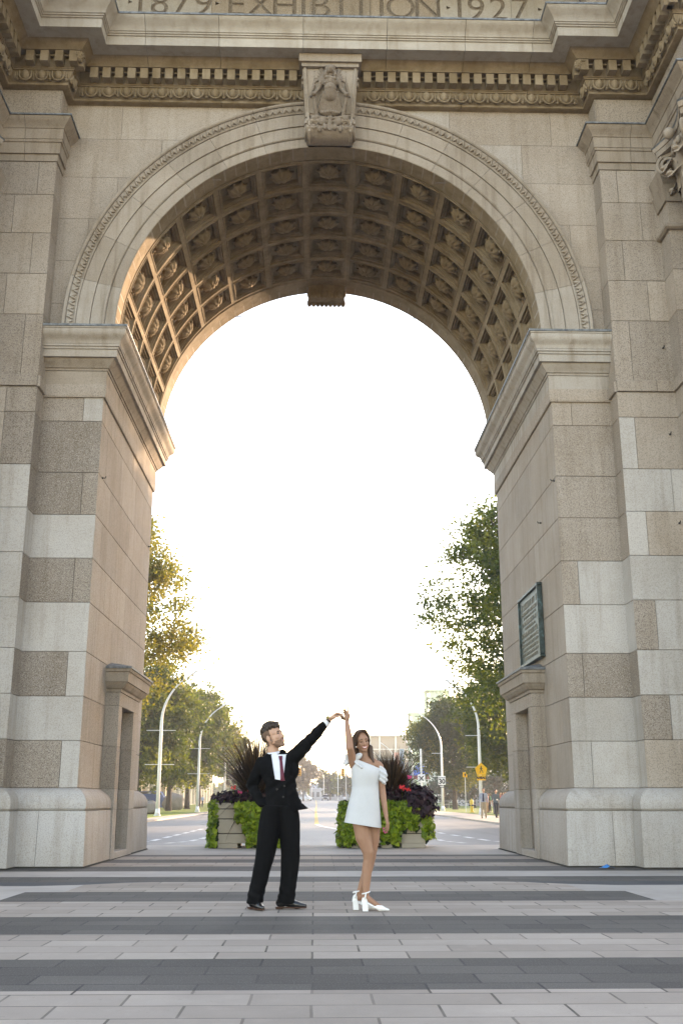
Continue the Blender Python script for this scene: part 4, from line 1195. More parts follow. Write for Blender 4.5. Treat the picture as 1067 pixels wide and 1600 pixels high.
# right of the road
tree('maple_tree', (14.9, 60, GZ), 19.6, 8.5, 15.4, 4.4, 26, 1900, 56, .20, LEAF_G, 'tallest green tree reaching out from behind the right pier', seed=23, trunk_r=.40, clr=1.05, cx=0)
tree('maple_tree', (17.6, 88, GZ), 12.4, 6.4, 10.2, 2.6, 12, 950, 48, .27, LEAF_G, 'dense dark tree over the yellow crossing sign', seed=26, trunk_r=.3, clr=1.1)
tree('maple_tree', (16.9, 128, GZ), 13.0, 5.7, 10.8, 2.7, 14, 900, 48, .29, LEAF_O, 'round tree turning yellow on its left side behind the speed limit sign', seed=31, trunk_r=.3, clr=1.15)
tree('maple_tree', (24.5, 62, GZ), 18.5, 7.2, 14, 3.6, 12, 560, 34, .36, LEAF_G, 'unseen green tree added for shade behind the right pier beside the tallest one', seed=33, trunk_r=.34, clr=1.3)  # added out of view in the sun's path to shade the left passage wall
for i, (x, y, h, r) in enumerate(((18.8, 152, 5.0, 2.6), (22.6, 150, 5.6, 2.8), (26.5, 152, 5.2, 2.7))):
    tree('spruce_tree', (x, y, .0), h, r, h*.95, .3, 6, 120, 30, .36, LEAF_S, ('left one of the low blue-green spruces behind the hydrant', 'middle one of the low blue-green spruces behind the hydrant', 'right one of the low blue-green spruces near the crowd')[i], 'low spruces behind the hydrant', seed=40+i, trunk_r=.14, clr=.8)
far = [(-8.5, 300, 9.5, 5.0, 'LEAF_B', 'brownish far tree left of the road end'), (-3.2, 292, 11.5, 4.6, 'LEAF_B', 'tall brown far tree at the road end, beside the wind turbine'), (5.0, 350, 9.0, 5.0, 'LEAF_O', 'small far tree over the car on the road'),
       (9.5, 330, 7.0, 4.5, 'LEAF_G', 'low far tree at the right side of the road end'), (15.0, 310, 8.0, 5.0, 'LEAF_G', 'far green tree hidden partly by the woman'), (-16, 320, 9, 5.5, 'LEAF_G', 'far green tree at the left end of the road')]
for i, (x, y, h, r, mt, lb) in enumerate(far):
    tree('distant_tree', (x, y, H(y)), h, r, h*.8, 1.6, 8, 110, 22, .7, globals()[mt], lb, 'distant trees at the end of the road', seed=60+i, trunk_r=.25, clr=1.4)
# far wood that closes the horizon
mb = MB(); random.seed(77)
for k in range(5200):
    x = random.uniform(-170, 170); y = 420+random.uniform(0, 40); hh = 6+4*noise.noise(Vector((x*.05, 3, 0)))+2*noise.noise(Vector((x*.2, 9, 0)))
    leafquad(mb, (x, y, .9+random.random()*hh), (random.gauss(0, .5), -1, random.gauss(.4, .4)), 2.6)
o = mb.build('far_woodland', LEAF_G, fix=False); setp(o, 'hazy band of trees along the horizon', 'woodland', kind='stuff')

# ------------------------------------------------------------------ planters with their plants
LIME = leaf_mat('lime_vine_leaves', [(.1, (.035,.07,.006)), (.45, (.14,.225,.013)), (.9, (.34,.42,.03))], .20, (1.2,1.2,.6), patch=2.)
DARKV = leaf_mat('purple_vine_leaves', [(.1, (.012,.006,.011)), (.6, (.03,.012,.02)), (.95, (.065,.025,.028))], .10, (1,1,1), rough=.6, patch=2.)
BLADE = leaf_mat('purple_fountain_grass', [(.1, (.014,.010,.008)), (.5, (.038,.024,.016)), (.85, (.12,.075,.035)), (.97, (.26,.20,.10))], .22, (1.4,1.1,.7), patch=2.)
FLOWER = plain('red_petals', (.75,.05,.06), .5); PINKF = plain('pink_petals', (.75,.08,.25), .5)
PLC = concrete_mat('planter_concrete', (.37,.32,.25), (.47,.41,.33)); SOIL = plain('dark_soil', (.03,.022,.018), .95); DARK = plain('dark_recess', (.01,.01,.01), .9)
UNDER = plain('painted_gap_shade', (.018,.03,.008), .9, var=.5)  # dark green that paints shade between the outer leaves
def heart(mb, c, out, down, size, r=None, m=0):
    out = Vector(out).normalized(); down = Vector(down); down = (down-out*down.dot(out)).normalized(); side = out.cross(down)
    c = Vector(c); s = size
    P = [c, c+side*s*.45-down*s*.15+out*s*.10, c+side*s*.52+down*s*.22+out*s*.13, c+down*s*.85-out*s*.02, c-side*s*.52+down*s*.22+out*s*.13, c-side*s*.45-down*s*.15+out*s*.10, c+down*s*.3-out*s*.02]
    mb.add(P, [(0, 1, 2, 6), (6, 2, 3), (6, 3, 4), (0, 6, 4, 5)], m, .5, r)
def drape(mb, fn, n, size, seed):
    rd = random.Random(seed)
    for _ in range(n//3):      # dark inner leaves: shade of the gaps put into their colour
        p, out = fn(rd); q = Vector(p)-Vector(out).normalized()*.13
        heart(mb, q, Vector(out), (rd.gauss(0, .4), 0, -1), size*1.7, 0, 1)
    for _ in range(n):
        p, out = fn(rd)
        o2 = Vector(out)+Vector((rd.gauss(0, .5), rd.gauss(0, .5), rd.gauss(.15, .5)))
        heart(mb, Vector(p)+Vector(out).normalized()*rd.uniform(-.09, .05), o2+Vector((0, 0, .45)), (rd.gauss(0, .6), rd.gauss(0, .4)-.35, -1), size*rd.uniform(.55, 1.35), rd.random())
def planter(loc, label, half=.86, dep=1.36):
    t = empty('concrete_planter', loc, 0, label, 'planter', None)
    mb = MB(); w = half; zs_ = [.0, .295, .305, .60, .61, .82, .83, .96]
    for z0, z1 in ((0, .30), (.315, .615), (.63, .83), (.845, .97)):
        if z0 == 0:
            for a, b in ((-w, -w*.38), (-w*.14, w*.14), (w*.38, w)): mb.box((a, 0, .0), (b, dep, .10), 0, .5)
            mb.box((-w, .0, .1005), (w, dep, z1), 0, .5)
        else: mb.box((-w, 0, z0), (w, dep, z1), 0, .5)
    mb.build('box', PLC, t, bevel=.012)
    mb = MB(); mb.box((-w+.03, .03, .101), (w-.03, dep-.03, .955)); mb.build('core', DARK, t)
    mb = MB(); mb.box((-w+.08, .08, .972), (w-.08, dep-.08, .99)); mb.build('soil', SOIL, t)
    return t
PLx, PRx, PY = -1.38, 1.61, 23.95
planter((PLx, PY, 0), 'square concrete planter left of the road, behind the man'); planter((PRx, PY, 0), 'square concrete planter right of the road, behind the woman')
def curtain(cx, hx, z0f, z1, y, bulge=.14):
    """front curtain of vine: z0f(x) is its ragged lower edge"""
    def fn(rd):
        x = rd.uniform(-hx, hx); lo = z0f(x); q = rd.random(); z = lo+(z1-lo)*q
        return (cx+x, y-bulge*(.35+.65*math.sin(q*PI*.85))-rd.uniform(0, .07), z), (x*.25/hx, -1, .1)
    return fn
def lobe(cx, cy, rx, ry, z0, z1, side):
    def fn(rd):
        q = rd.random(); a = rd.uniform(-PI*.55, PI*.55); z = z0+(z1-z0)*q; k = 1-.25*q*q
        dx, dy = math.cos(a)*side, -math.sin(a)
        return (cx+dx*rx*k, cy+dy*ry*k, z), (dx, dy, .1)
    return fn
def ball(c, rx, ry, rz, lo=-.6):
    def fn(rd):
        while True:
            v = Vector((rd.gauss(0, 1), rd.gauss(0, 1), rd.gauss(0, 1))).normalized()
            if v.z > lo: break
        k = rd.uniform(.75, 1.04); return (c[0]+v.x*rx*k, c[1]+v.y*ry*k, c[2]+v.z*rz*k), v
    return fn
def vine(name, fns, mat, size, label, cat):
    mb = MB()
    for i, (fn, n) in enumerate(fns): drape(mb, fn, n, size, 100+i)
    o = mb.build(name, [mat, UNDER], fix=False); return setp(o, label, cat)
vine('lime_vine', [(lobe(PLx-.84, PY+.62, .17, .80, .03, 1.02, -1), 850), (curtain(PLx+.26, .62, lambda x: .03+.08*abs(math.sin(x*9))+(.50 if x < -.46 else .25 if x < -.38 else 0), .99, PY, .16), 1150), (ball((PLx-.55, PY+.35, 1.0), .35, .35, .12, 0), 140), (ball((PLx+.45, PY+.3, .98), .5, .4, .12, 0), 160)],
     LIME, .10, 'lime green trailing vine spilling over the left planter', 'plant')
vine('lime_vine', [(curtain(PRx-.17, .68, lambda x: .06+(.22 if -.40 < x < .06 else 0)+(.42 if x > .46 else 0)+.10*abs(math.sin(x*8)), 1.02, PY, .18), 1350), (lobe(PRx-.84, PY+.5, .22, .7, .08, 1.0, -1), 800), (lobe(PRx+.84, PY+.6, .24, .65, .22, .80, 1), 520), (curtain(PRx+.52, .2, lambda x: .42, .9, PY, .16), 90)],
     LIME, .10, 'lime green trailing vine covering the front of the right planter', 'plant')
vine('purple_vine', [(ball((PLx-.35, PY+.35, 1.06), .62, .42, .16, -.3), 360), (ball((PLx+.4, PY+.4, 1.04), .5, .4, .2, -.3), 260)], DARKV, .12, 'near-black leafy plant on top of the left planter', 'plant')
vine('purple_vine', [(ball((PRx+.66, PY+.25, .98), .47, .50, .40, -.9), 1000), (ball((PRx+.15, PY+.4, 1.12), .65, .4, .22, -.3), 480)], DARKV, .12, 'near-black bushy plant bulging over the right planter corner', 'plant')
def fountain(loc, n, L, spread, label, seed):
    rd = random.Random(seed); mb = MB(); c = Vector(loc)
    for k in range(n):
        a = rd.uniform(0, 2*PI); inc = abs(rd.gauss(0, spread)); ln = L*rd.uniform(.55, 1.05)*(1 if inc < .8 else .85)
        base = c+Vector((math.cos(a)*rd.uniform(0, .12), math.sin(a)*rd.uniform(0, .12), 0)); d = Vector((math.cos(a)*math.sin(inc), math.sin(a)*math.sin(inc), math.cos(inc)))
        p = base.copy(); pts = [p.copy()]; seg = 7
        for s in range(seg):
            d = (d+Vector((0, 0, -.055-.16*inc*s/seg))+Vector((math.cos(a), math.sin(a), 0))*.03).normalized(); p = p+d*ln/seg; pts.append(p.copy())
        w = Vector((-math.sin(a), math.cos(a), 0)); w = (w+Vector((rd.gauss(0, .3), rd.gauss(0, .3), 0))).normalized(); wd = rd.uniform(.008, .017)
        vs = []
        for s, q in enumerate(pts):
            k_ = wd*(1-(s/seg)**1.6)+.001; vs += [q-w*k_, q+w*k_]
        mb.add(vs, [(2*s, 2*s+1, 2*s+3, 2*s+2) for s in range(seg)], 0, .5, rd.random())
    o = mb.build('fountain_grass', BLADE, fix=False); return setp(o, label, 'plant')
fountain((PLx+.02, PY+.62, .99), 1300, 1.75, .68, 'tall purple fountain grass in the left planter', 5)
fountain((PRx+.15, PY+.55, .99), 1700, 1.28, .80, 'shorter dark fountain grass in the right planter', 6)
def flower(loc, mat, s, label, seed):
    rd = random.Random(seed); t = MB(); st = MB(); c = Vector(loc)
    for k in range(7):
        cc = c+Vector((rd.uniform(-1, 1)*s, rd.uniform(-.5, .5)*s, rd.uniform(-.6, .6)*s))
        for q in range(6): leafquad(t, cc+Vector((rd.gauss(0, .3), -.2, rd.gauss(0, .3)))*s*.5, (rd.gauss(0, .6), -1, rd.gauss(.3, .5)), s*.75)
    st.tube([c+Vector((0, .05, -.25)), c], .008, 5)
    r = empty('begonia_flower', loc, 0, label, 'flower', 'red flowers in the planters'); xf = Matrix.Translation(-c)
    t.build('petals', mat, r, fix=False, xf=xf); st.build('stem', LEAF_G, r, xf=xf)
for i, (x, y, z, m_, s, lb) in enumerate(((-1.83, PY+.02, 1.30, FLOWER, .045, 'orange-red bloom on the left side of the left planter'), (-1.68, PY-.02, 1.20, PINKF, .04, 'pink bloom low in the left planter'), (-1.47, PY-.02, 1.24, FLOWER, .04, 'red bloom nearest the man in the left planter'),
        (-.92, PY-.05, 1.25, FLOWER, .05, 'red bloom seen in the crook of the man\'s arm'), (1.96, PY-.14, 1.30, FLOWER, .06, 'largest red bloom, beside the woman in the right planter'), (2.09, PY-.12, 1.25, FLOWER, .05, 'small red bloom right of the largest one'), (2.15, PY-.05, 1.53, PINKF, .05, 'pink bloom highest in the right planter'))):
    flower((x, y, z), m_, s, lb, 300+i)
# ------------------------------------------------------------------ street furniture
WHITEM = plain('white_painted_steel', (.70,.70,.69), .35, .1, var=.06); CONW = plain('painted_concrete', (.62,.61,.59), .6)
BLACKP = plain('black_paint', (.015,.015,.016), .4); SIGNW = plain('sign_white', (.82,.82,.80), .45, var=.03); SIGNY = plain('sign_yellow', (.85,.44,.01), .45, var=.05); GLASSL = plain('lamp_glass', (.6,.6,.58), .2)
def lamp(loc, side, label, arms=(-1, 1), k=1.0):
    t = empty('street_lamp', loc, 0, label, 'street lamp', 'white curved street lamps')
    mb = MB(); mb.tube([(0, 0, 0), (0, 0, .08)], [.24, .24], 12); mb.tube([(0, 0, .08), (0, 0, .25), (0, 0, .5)], [.22, .17, .14], 12)
    pts = [(0, 0, .4), (0, 0, 3), (0, 0, 6.5)]; rad = [.135, .125, .11]
    for q in range(1, 13):
        a = q/12*R(58); pts.append((side*3.9*(1-math.cos(a))*1.02, 0, 6.5+4.4*math.sin(a)*.90)); rad.append(.10-.055*q/12)
    mb.tube(pts, rad, 10); mb.build('pole', WHITEM, t, smooth=True)
    p = pts[-1]; d = (Vector(pts[-1])-Vector(pts[-2])).normalized()
    mb = MB(); mb.obox(Vector(p)+d*.36, d, (0, 1, 0), d.cross(Vector((0, 1, 0))), .42, .14, .05); mb.build('lamp_head', WHITEM, t, bevel=.02)
    mb = MB(); mb.obox(Vector(p)+d*.40-d.cross(Vector((0, 1, 0)))*.06*(-1 if side > 0 else 1), d, (0, 1, 0), d.cross(Vector((0, 1, 0))), .28, .10, .015); mb.build('lamp_glass', GLASSL, t)
    for z in (3.55, 5.95):
        mb = MB(); mb.tube([(-1.05 if -1 in arms else 0, 0, z), (1.05 if 1 in arms else 0, 0, z)], .028, 6); mb.ellip((0, 0, z), .16, .16, .07, 10, 5); mb.build('banner_arm', WHITEM, t)
    return t
ordn = ['nearest', 'second', 'third', 'fourth', 'fifth']
for i, y in enumerate((76, 103, 133, 163, 193)):
    lamp((-11.15 if i == 0 else -11.3, y, H(y)+.085), 1, ordn[i]+' white curved street lamp on the left side of the road')
for i, (x, y) in enumerate(((12.75, 81.5), (13.6, 113.2), (13.4, 145), (13.5, 177), (13.5, 209))):
    lamp((x, y, H(y)+.085), -1, ordn[i]+' white curved street lamp on the right side of the road', arms=(-1,))
for i, (x, y, s) in enumerate(((-1.0, 330, 1), (2.8, 340, -1), (-.2, 420, 1), (6.5, 300, -1))):
    lamp((x, y, .95), s, ('small far street lamp left of the car', 'small far street lamp right of the car', 'farthest street lamp over the road end', 'far street lamp near the woman\'s waist')[i])

def sign_text(txt, size, mat, parent, loc, depth=.004, name='lettering', bold=.018):
    me = text_mesh(txt, size, depth, name, bold=bold*size/.4); me.transform(Matrix.Rotation(R(90), 4, 'X'))
    o = link_mesh(name, me, mat, parent); o.location = loc; return o
def board(pts, y0, y1, mb):
    n = len(pts); mb.add([(x, y0, z) for x, z in pts]+[(x, y1, z) for x, z in pts], [tuple(range(n)), tuple(range(2*n-1, n-1, -1))]+[(k, k+n, (k+1) % n+n, (k+1) % n) for k in range(n)])
def rrect(w, h, cx=0, cz=0, r=.04):
    out = []
    for sx, sz, a0 in ((1, 1, 0), (-1, 1, 90), (-1, -1, 180), (1, -1, 270)):
        for q in range(4): a = R(a0+q*30); out.append((cx+sx*(w/2-r)+r*math.cos(a), cz+sz*(h/2-r)+r*math.sin(a)))
    return out
# speed limit sign on the second right lamp
t = empty('speed_limit_sign', (13.55, 113.0, 3.05), 0, 'white speed limit sign reading 30 on the white lamp pole', 'road sign')
mb = MB(); board(rrect(.78, .92), -.012, .012, mb); mb.build('sign_board', SIGNW, t)
mb = MB()
for a, b in ((rrect(.74, .88), 0),): 
    for x0, x1, z0, z1 in ((-.355, .355, .415, .425), (-.355, .355, -.425, -.415), (-.355, -.345, -.41, .41), (.345, .355, -.41, .41)): mb.box((x0, -.016, z0), (x1, -.0125, z1))
mb.build('border', BLACKP, t)
sign_text('30', .68, BLACKP, t, (0, -.015, -.33)); sign_text('MAXIMUM', .145, BLACKP, t, (0, -.015, .22))
mb = MB(); board(rrect(.66, .24, 0, -.62, .02), -.012, .012, mb); mb.build('tab', BLACKP, t)
sign_text('km/h', .19, SIGNW, t, (0, -.015, -.67))
# school crossing pentagon with AHEAD tab
t = empty('crossing_sign', (12.80, 81.25, 3.3), 0, 'yellow five-sided pedestrian sign above an AHEAD tab on the lamp pole', 'road sign')
mb = MB(); board([(-.34, -.40), (.34, -.40), (.47, .10), (0, .52), (-.47, .10)], -.012, .012, mb); mb.build('sign_board', SIGNY, t)
def walker(mb, k=1., y=-.016):
    mb.lathe((0, y, .245*k), [(.045*k, 0), (.045*k, .004)], 12, axis='y')
    for a, b, r in (((0, .18), (-.01, 0), .045), ((-.01, 0), (-.11, -.26), .024), ((0, 0), (.10, -.12), .026), ((.10, -.12), (.13, -.27), .02), ((0, .17), (-.12, .03), .018), ((0, .16), (.12, .05), .018)):
        d = Vector((b[0]-a[0], 0, b[1]-a[1])); L = d.length; d.normalize()
        mb.obox(((a[0]+b[0])/2*k, y+.002, (a[1]+b[1])/2*k), d, (0, 1, 0), d.cross(Vector((0, 1, 0))), L/2*k+.008, .0018, r*k)
mb = MB(); walker(mb, .95, -.018); mb.build('walking_figure', BLACKP, t)
mb = MB(); board(rrect(.66, .38, 0, -.62, .02), -.012, .012, mb); mb.build('tab', SIGNY, t); sign_text('AHEAD', .235, BLACKP, t, (0, -.015, -.70), bold=.03)
# small yellow sign on its own post
t = empty('marker_sign', (14.2, 100, GZ), 0, 'small square yellow sign with a black arrow figure on a thin post by the hydrant', 'road sign')
mb = MB(); mb.tube([(0, 0, 0), (0, 0, 3.7)], .035, 6); mb.build('post', GALV, t)
mb = MB(); board(rrect(.42, .46, 0, 3.4, .02), -.06, -.04, mb); mb.build('sign_board', SIGNY, t)
mb = MB(); board([(-.05, 3.24), (.05, 3.24), (.05, 3.40), (.11, 3.40), (0, 3.56), (-.11, 3.40), (-.05, 3.40)], -.066, -.0605, mb); mb.build('symbol', BLACKP, t)
# hydrant
HYD = plain('hydrant_yellow', (.72,.50,.05), .5)
t = empty('fire_hydrant', (14.3, 97, GZ), 0, 'yellow fire hydrant on the right lawn beneath the small yellow sign', 'hydrant')
mb = MB(); mb.lathe((0, 0, 0), [(.17, 0), (.17, .06), (.11, .08), (.11, .62), (.15, .64), (.15, .69), (.13, .72)], 14); mb.build('barrel', HYD, t, smooth='auto')
mb = MB(); mb.lathe((0, 0, .722), [(.14, 0), (.13, .1), (.08, .17), (.03, .19), (.03, .24), (.01, .25)], 14); mb.build('bonnet', HYD, t, smooth='auto')
for dx, dy in ((-1, 0), (1, 0), (0, -1)):
    mb = MB(); mb.tube([(dx*.10, dy*.10, .50), (dx*.20, dy*.20, .50)], [.06, .06], 10); mb.tube([(dx*.18, dy*.18, .50), (dx*.22, dy*.22, .50)], [.075, .06], 10); mb.build('nozzle', plain('nozzle_cap', (.05,.05,.06), .5), t)
t.scale = (1.25, 1.25, 1.25)
# railway crossing style X sign
t = empty('cross_sign', (11.75, 117, GZ), 0, 'square white sign with a bold black X on a white post', 'road sign')
mb = MB(); mb.tube([(0, 0, 0), (0, 0, 6.6)], .11, 8); mb.build('post', WHITEM, t)
mb = MB(); board(rrect(.82, .86, 0, 3.4, .03), -.14, -.115, mb); mb.build('sign_board', SIGNW, t)
mb = MB()
for s in (-1, 1): mb.obox((0, -.145-.004*s, 3.4), Vector((1, 0, s)).normalized(), (0, 1, 0), Vector((-s, 0, 1)).normalized(), .36, .002, .055)
mb.build('cross', BLACKP, t)
# blue and red banner, tall slim banners by the hall
BLUEB = plain('blue_canvas', (.06,.20,.62), .6); REDB = plain('red_canvas', (.40,.10,.09), .6); PINKB = plain('salmon_panel', (.72,.36,.28), .6); SLATE = plain('slate_panel', (.20,.28,.36), .5)
t = empty('kiosk_tent', (17.6, 178, H(178)), 0, 'small kiosk with a blue peaked canopy and red fascia behind the right planter', 'kiosk')
mb = MB(); mb.add([(-1.5, -1.2, 5.0), (1.5, -1.2, 5.0), (1.5, 1.2, 5.0), (-1.5, 1.2, 5.0), (-.3, 0, 7.0), (.5, 0, 7.0)], [(0, 1, 5, 4), (1, 2, 5), (2, 3, 4, 5), (3, 0, 4), (3, 2, 1, 0)]); mb.build('canopy', BLUEB, t)
mb = MB(); mb.box((-1.5, -1.2, 4.4), (1.5, 1.2, 4.99)); mb.build('fascia', REDB, t)
for x in (-1.3, 1.3):
    for y in (-1.1, 1.1):
        mb = MB(); mb.tube([(x, y, 0), (x, y, 4.39)], .07, 6); mb.build('post', WHITEM, t)
mb = MB(); mb.box((-1.2, -1.0, 0), (1.2, 1.0, 1.3)); mb.build('counter', SLATE, t)
for i, (x, m_, h_) in enumerate(((18.6, PINKB, 11.0), (19.8, SLATE, 11.8))):
    t = empty('banner_tower', (x, 240, H(240)), 0, ('slim salmon coloured banner tower before the stadium', 'slim slate blue banner tower before the stadium')[i], 'banner')
    mb = MB(); mb.box((-.5, -.1, 2.4), (.5, .1, h_)); mb.build('panel', m_, t)
    for xx in (-.4, .4):
        mb = MB(); mb.tube([(xx, .16, 0), (xx, .16, h_)], .07, 6); mb.build('post', WHITEM, t)
t = empty('dark_post', (14.5, 120, GZ), 0, 'thin black post standing between the X sign and the speed limit pole', 'post')
mb = MB(); mb.tube([(0, 0, 0), (0, 0, 2.9)], .07, 8); mb.tube([(0, 0, 0), (0, 0, .2)], .12, 8); mb.build('shaft', BLACKP, t); mb = MB(); mb.ellip((0, 0, 2.95), .11, .11, .11); mb.build('finial', BLACKP, t)
# traffic signals
SIGO = plain('signal_yellow_housing', (.80,.36,.03), .5)
def signal(xp, xs, label, y=150, z=4.5):
    t = empty('traffic_signal', (xp, y, H(y)), 0, label, 'traffic light', 'traffic lights over the road'); s = 1 if xs > xp else -1
    mb = MB(); mb.tube([(0, 0, 0), (0, 0, 5.4)], [.12, .09], 8); mb.build('pole', WHITEM, t)
    mb = MB(); mb.tube([(0, 0, 5.25), ((xs-xp)*.5, 0, 5.45), (xs-xp, 0, 5.45)], [.06, .045, .035], 6); mb.build('mast_arm', WHITEM, t)
    mb = MB(); mb.box((xs-xp-.22, -.16, z-.05), (xs-xp+.22, .12, z+1.0)); h = mb.build('housing', SIGO, t, bevel=.03)
    for k, c in enumerate(((.02,.14,.06), (.20,.12,.02), (.20,.02,.015))):
        mb = MB(); mb.lathe((xs-xp, -.165, z+.12+.33*k), [(.11, 0), (.11, -.01)], 12, axis='y'); l_ = mb.build('lens', plain('lens_%d' % k, c, .3), h)
        mb = MB(); mb.box((xs-xp-.13, -.34, z+.24+.33*k), (xs-xp+.13, -.161, z+.255+.33*k)); mb.build('visor', SIGO, h)
signal(-8.9, -2.2, 'yellow traffic light hanging beside the man\'s jacket'); signal(8.9, 3.95, 'yellow traffic light hanging at the woman\'s waist')

# ------------------------------------------------------------------ buildings
TANW = plain('tan_cladding', (.36,.29,.22), .7, scale=.2); WHB = plain('white_stucco', (.66,.63,.58), .7, scale=.3); GRN = plain('pale_green_frame', (.50,.62,.47), .5); GRNG = plain('pale_green_glass', (.60,.70,.62), .15, spec=.6, scale=.4)
GREYB = plain('grey_roofing', (.36,.38,.40), .6); WINB = plain('dark_window_glass', (.06,.08,.10), .1, spec=.6); BEIGEC = plain('beige_stone_columns', (.62,.54,.43), .75)
# glazed corner towers of the exhibition hall
def tower(loc, w, h, label, crown=2.6):
    t = empty('glass_tower', loc, 0, label, 'tower', 'pale green glass towers'); n = 6
    mb = MB(); mb.box((-w*.3, -w*.3, 0), (w*.3, w*.3, h)); mb.build('glazing', GRNG, t)
    mb = MB()
    for k in range(n+1):
        x = -w/2+w*k/n
        for a, b in (((x, -w/2)), ((x, w/2))), ((-w/2, x), (w/2, x)): pass
        for (px, py) in ((x, -w/2), (x, w/2), (-w/2, x), (w/2, x)): mb.box((px-.10, py-.10, .003), (px+.10, py+.10, h+(.0)))
    for z in range(3, int(h)+1, 2):
        mb.box((-w/2-.08, -w/2-.08, z-.09), (w/2+.08, w/2+.08, z+.09))
    mb.build('mullions', GRN, t)
    mb = MB(); mb.box((-w/2-.3, -w/2-.3, h+.01), (w/2+.3, w/2+.3, h+.4)); mb.build('cornice', GRN, t)
    mb = MB()
    for px in (-w/2, -w/6, w/6, w/2):
        for py in (-w/2, w/2):
            mb.tube([(px, py, h+.4), (px, py, h+.4+crown)], .11, 6)
            for q in range(5):
                z = h+.8+q*crown/5.4; mb.box((px-.38, py-.12, z), (px+.38, py+.12, z+.16))
    mb.build('finial_posts', WHB, t)
tower((25.4, 262, .6), 3.8, 21.2, 'pale green glass tower rising left of the yellowing tree', 2.8)
tower((27.6, 236, .4), 5.0, 24.4, 'tallest pale green glass tower, with white posts on top, behind the tree', 2.9)
tower((33.4, 206, .2), 4.6, 19.8, 'pale green glass tower glimpsed through the right leaves', 2.2)
t = empty('exhibition_hall', (45, 225, .3), 0, 'pale glass hall with white columns seen through the right trees', 'building')
mb = MB(); mb.box((-20, 0, 0), (28, 30, 13)); mb.build('wall', GRNG, t)
mb = MB(); mb.box((-20.5, -.8, 13.01), (28.5, 30.5, 14.2)); mb.build('roof', WHB, t)
for k in range(12):
    mb = MB(); mb.tube([(-19+k*4.0, -.9, 0), (-19+k*4.0, -.9, 13)], .45, 10); mb.build('column', WHB, t)
t = empty('colonnade_building', (27.5, 172, .0), 0, 'white building with closely set tall columns behind the crowd', 'building')
mb = MB(); mb.box((-2.5, 1.4, 0), (20, 14, 6.6)); mb.build('wall', GREYB, t)
mb = MB(); mb.box((-3, -.3, 6.61), (20.5, 14.4, 7.6)); mb.build('roof', WHB, t)
for k in range(13):
    mb = MB(); mb.lathe((-2+k*1.7, .5, 0), [(.50, 0), (.50, .3), (.42, .35), (.38, 6.2), (.5, 6.3), (.5, 6.6)], 12); mb.build('column', WHB, t, smooth='auto')
# stadium
t = empty('stadium', (22.0, 300, .8), 0, 'beige panelled stadium stand with white posts behind the woman', 'building')
mb = MB(); mb.box((-6.5, 0, 0), (14, 40, 17.8)); mb.build('stand', TANW, t)
for k, x in enumerate((-6.4, -3.6, 1.0, 5.6, 10.2)):
    mb = MB(); mb.box((x-.22, -.5, 0), (x+.22, -.02, 17.9)); mb.build('post', WHB, t)
for z in (14.2, 11.4, 8.3, 5.2):
    mb = MB(); mb.box((-6.5, -.3, z-.14), (14, -.01, z+.14)); mb.build('rail', WHB, t)
mb = MB(); mb.box((-6.9, -.9, 17.82), (14.4, 40.5, 18.3)); mb.build('roof', WHB, t)
mb = MB(); mb.tube([(-13, 8, 17.9), (-8, 8, 18.9), (0, 8, 20.2), (8, 8, 21.2)], .09, 5); mb.tube([(8, 8, 18.3), (8, 8, 21.3)], .12, 5)
for x, z in ((-10, 18.3), (-4, 19.4), (2, 20.3)): mb.ellip((x, 8, z-.35), .5, .5, .28, 8, 5)
mb.tube([(-13, 8, .0), (-13, 8, 17.9)], .16, 6)
mb.build('light_cable', WHB, t)
mb = MB(); mb.add([(-14.2, 2, 10.2), (-9.8, 2, 10.2), (-9.8, 8, 10.2), (-14.2, 8, 10.2), (-13, 3, 12.6), (-9.8, 3, 12.6), (-9.8, 7, 12.6), (-13, 7, 12.6)], [(0, 3, 2, 1), (4, 5, 6, 7), (0, 1, 5, 4), (1, 2, 6, 5), (2, 3, 7, 6), (3, 0, 4, 7)])
mb.tube([(-11, 5, 0), (-11, 5, 10.2)], .4, 8); mb.build('floodlight_bank', GREYB, t)
# columned hall on the left
t = empty('columned_hall', (-24, 150, .0), 0, 'long cream hall with a row of tall columns beyond the left trees', 'building')
mb = MB(); mb.box((-14, -34, 0), (-.2, 90, 8.6)); mb.build('wall', WHB, t)
mb = MB(); mb.box((-14.5, -34.6, 8.61), (1.8, 90.6, 9.8)); mb.build('roof', BEIGEC, t)
for k in range(22):
    mb = MB(); mb.lathe((1.0, -33+k*5.6, 0), [(.62, 0), (.62, .3), (.48, .35), (.42, 8.0), (.6, 8.2), (.6, 8.6)], 12); mb.build('column', BEIGEC, t, smooth='auto')
mb = MB()
for k in range(21): mb.box((-.22, -31.4+k*5.6, .2), (-.17, -28.9+k*5.6, 5.5))
mb.build('window', WINB, t)
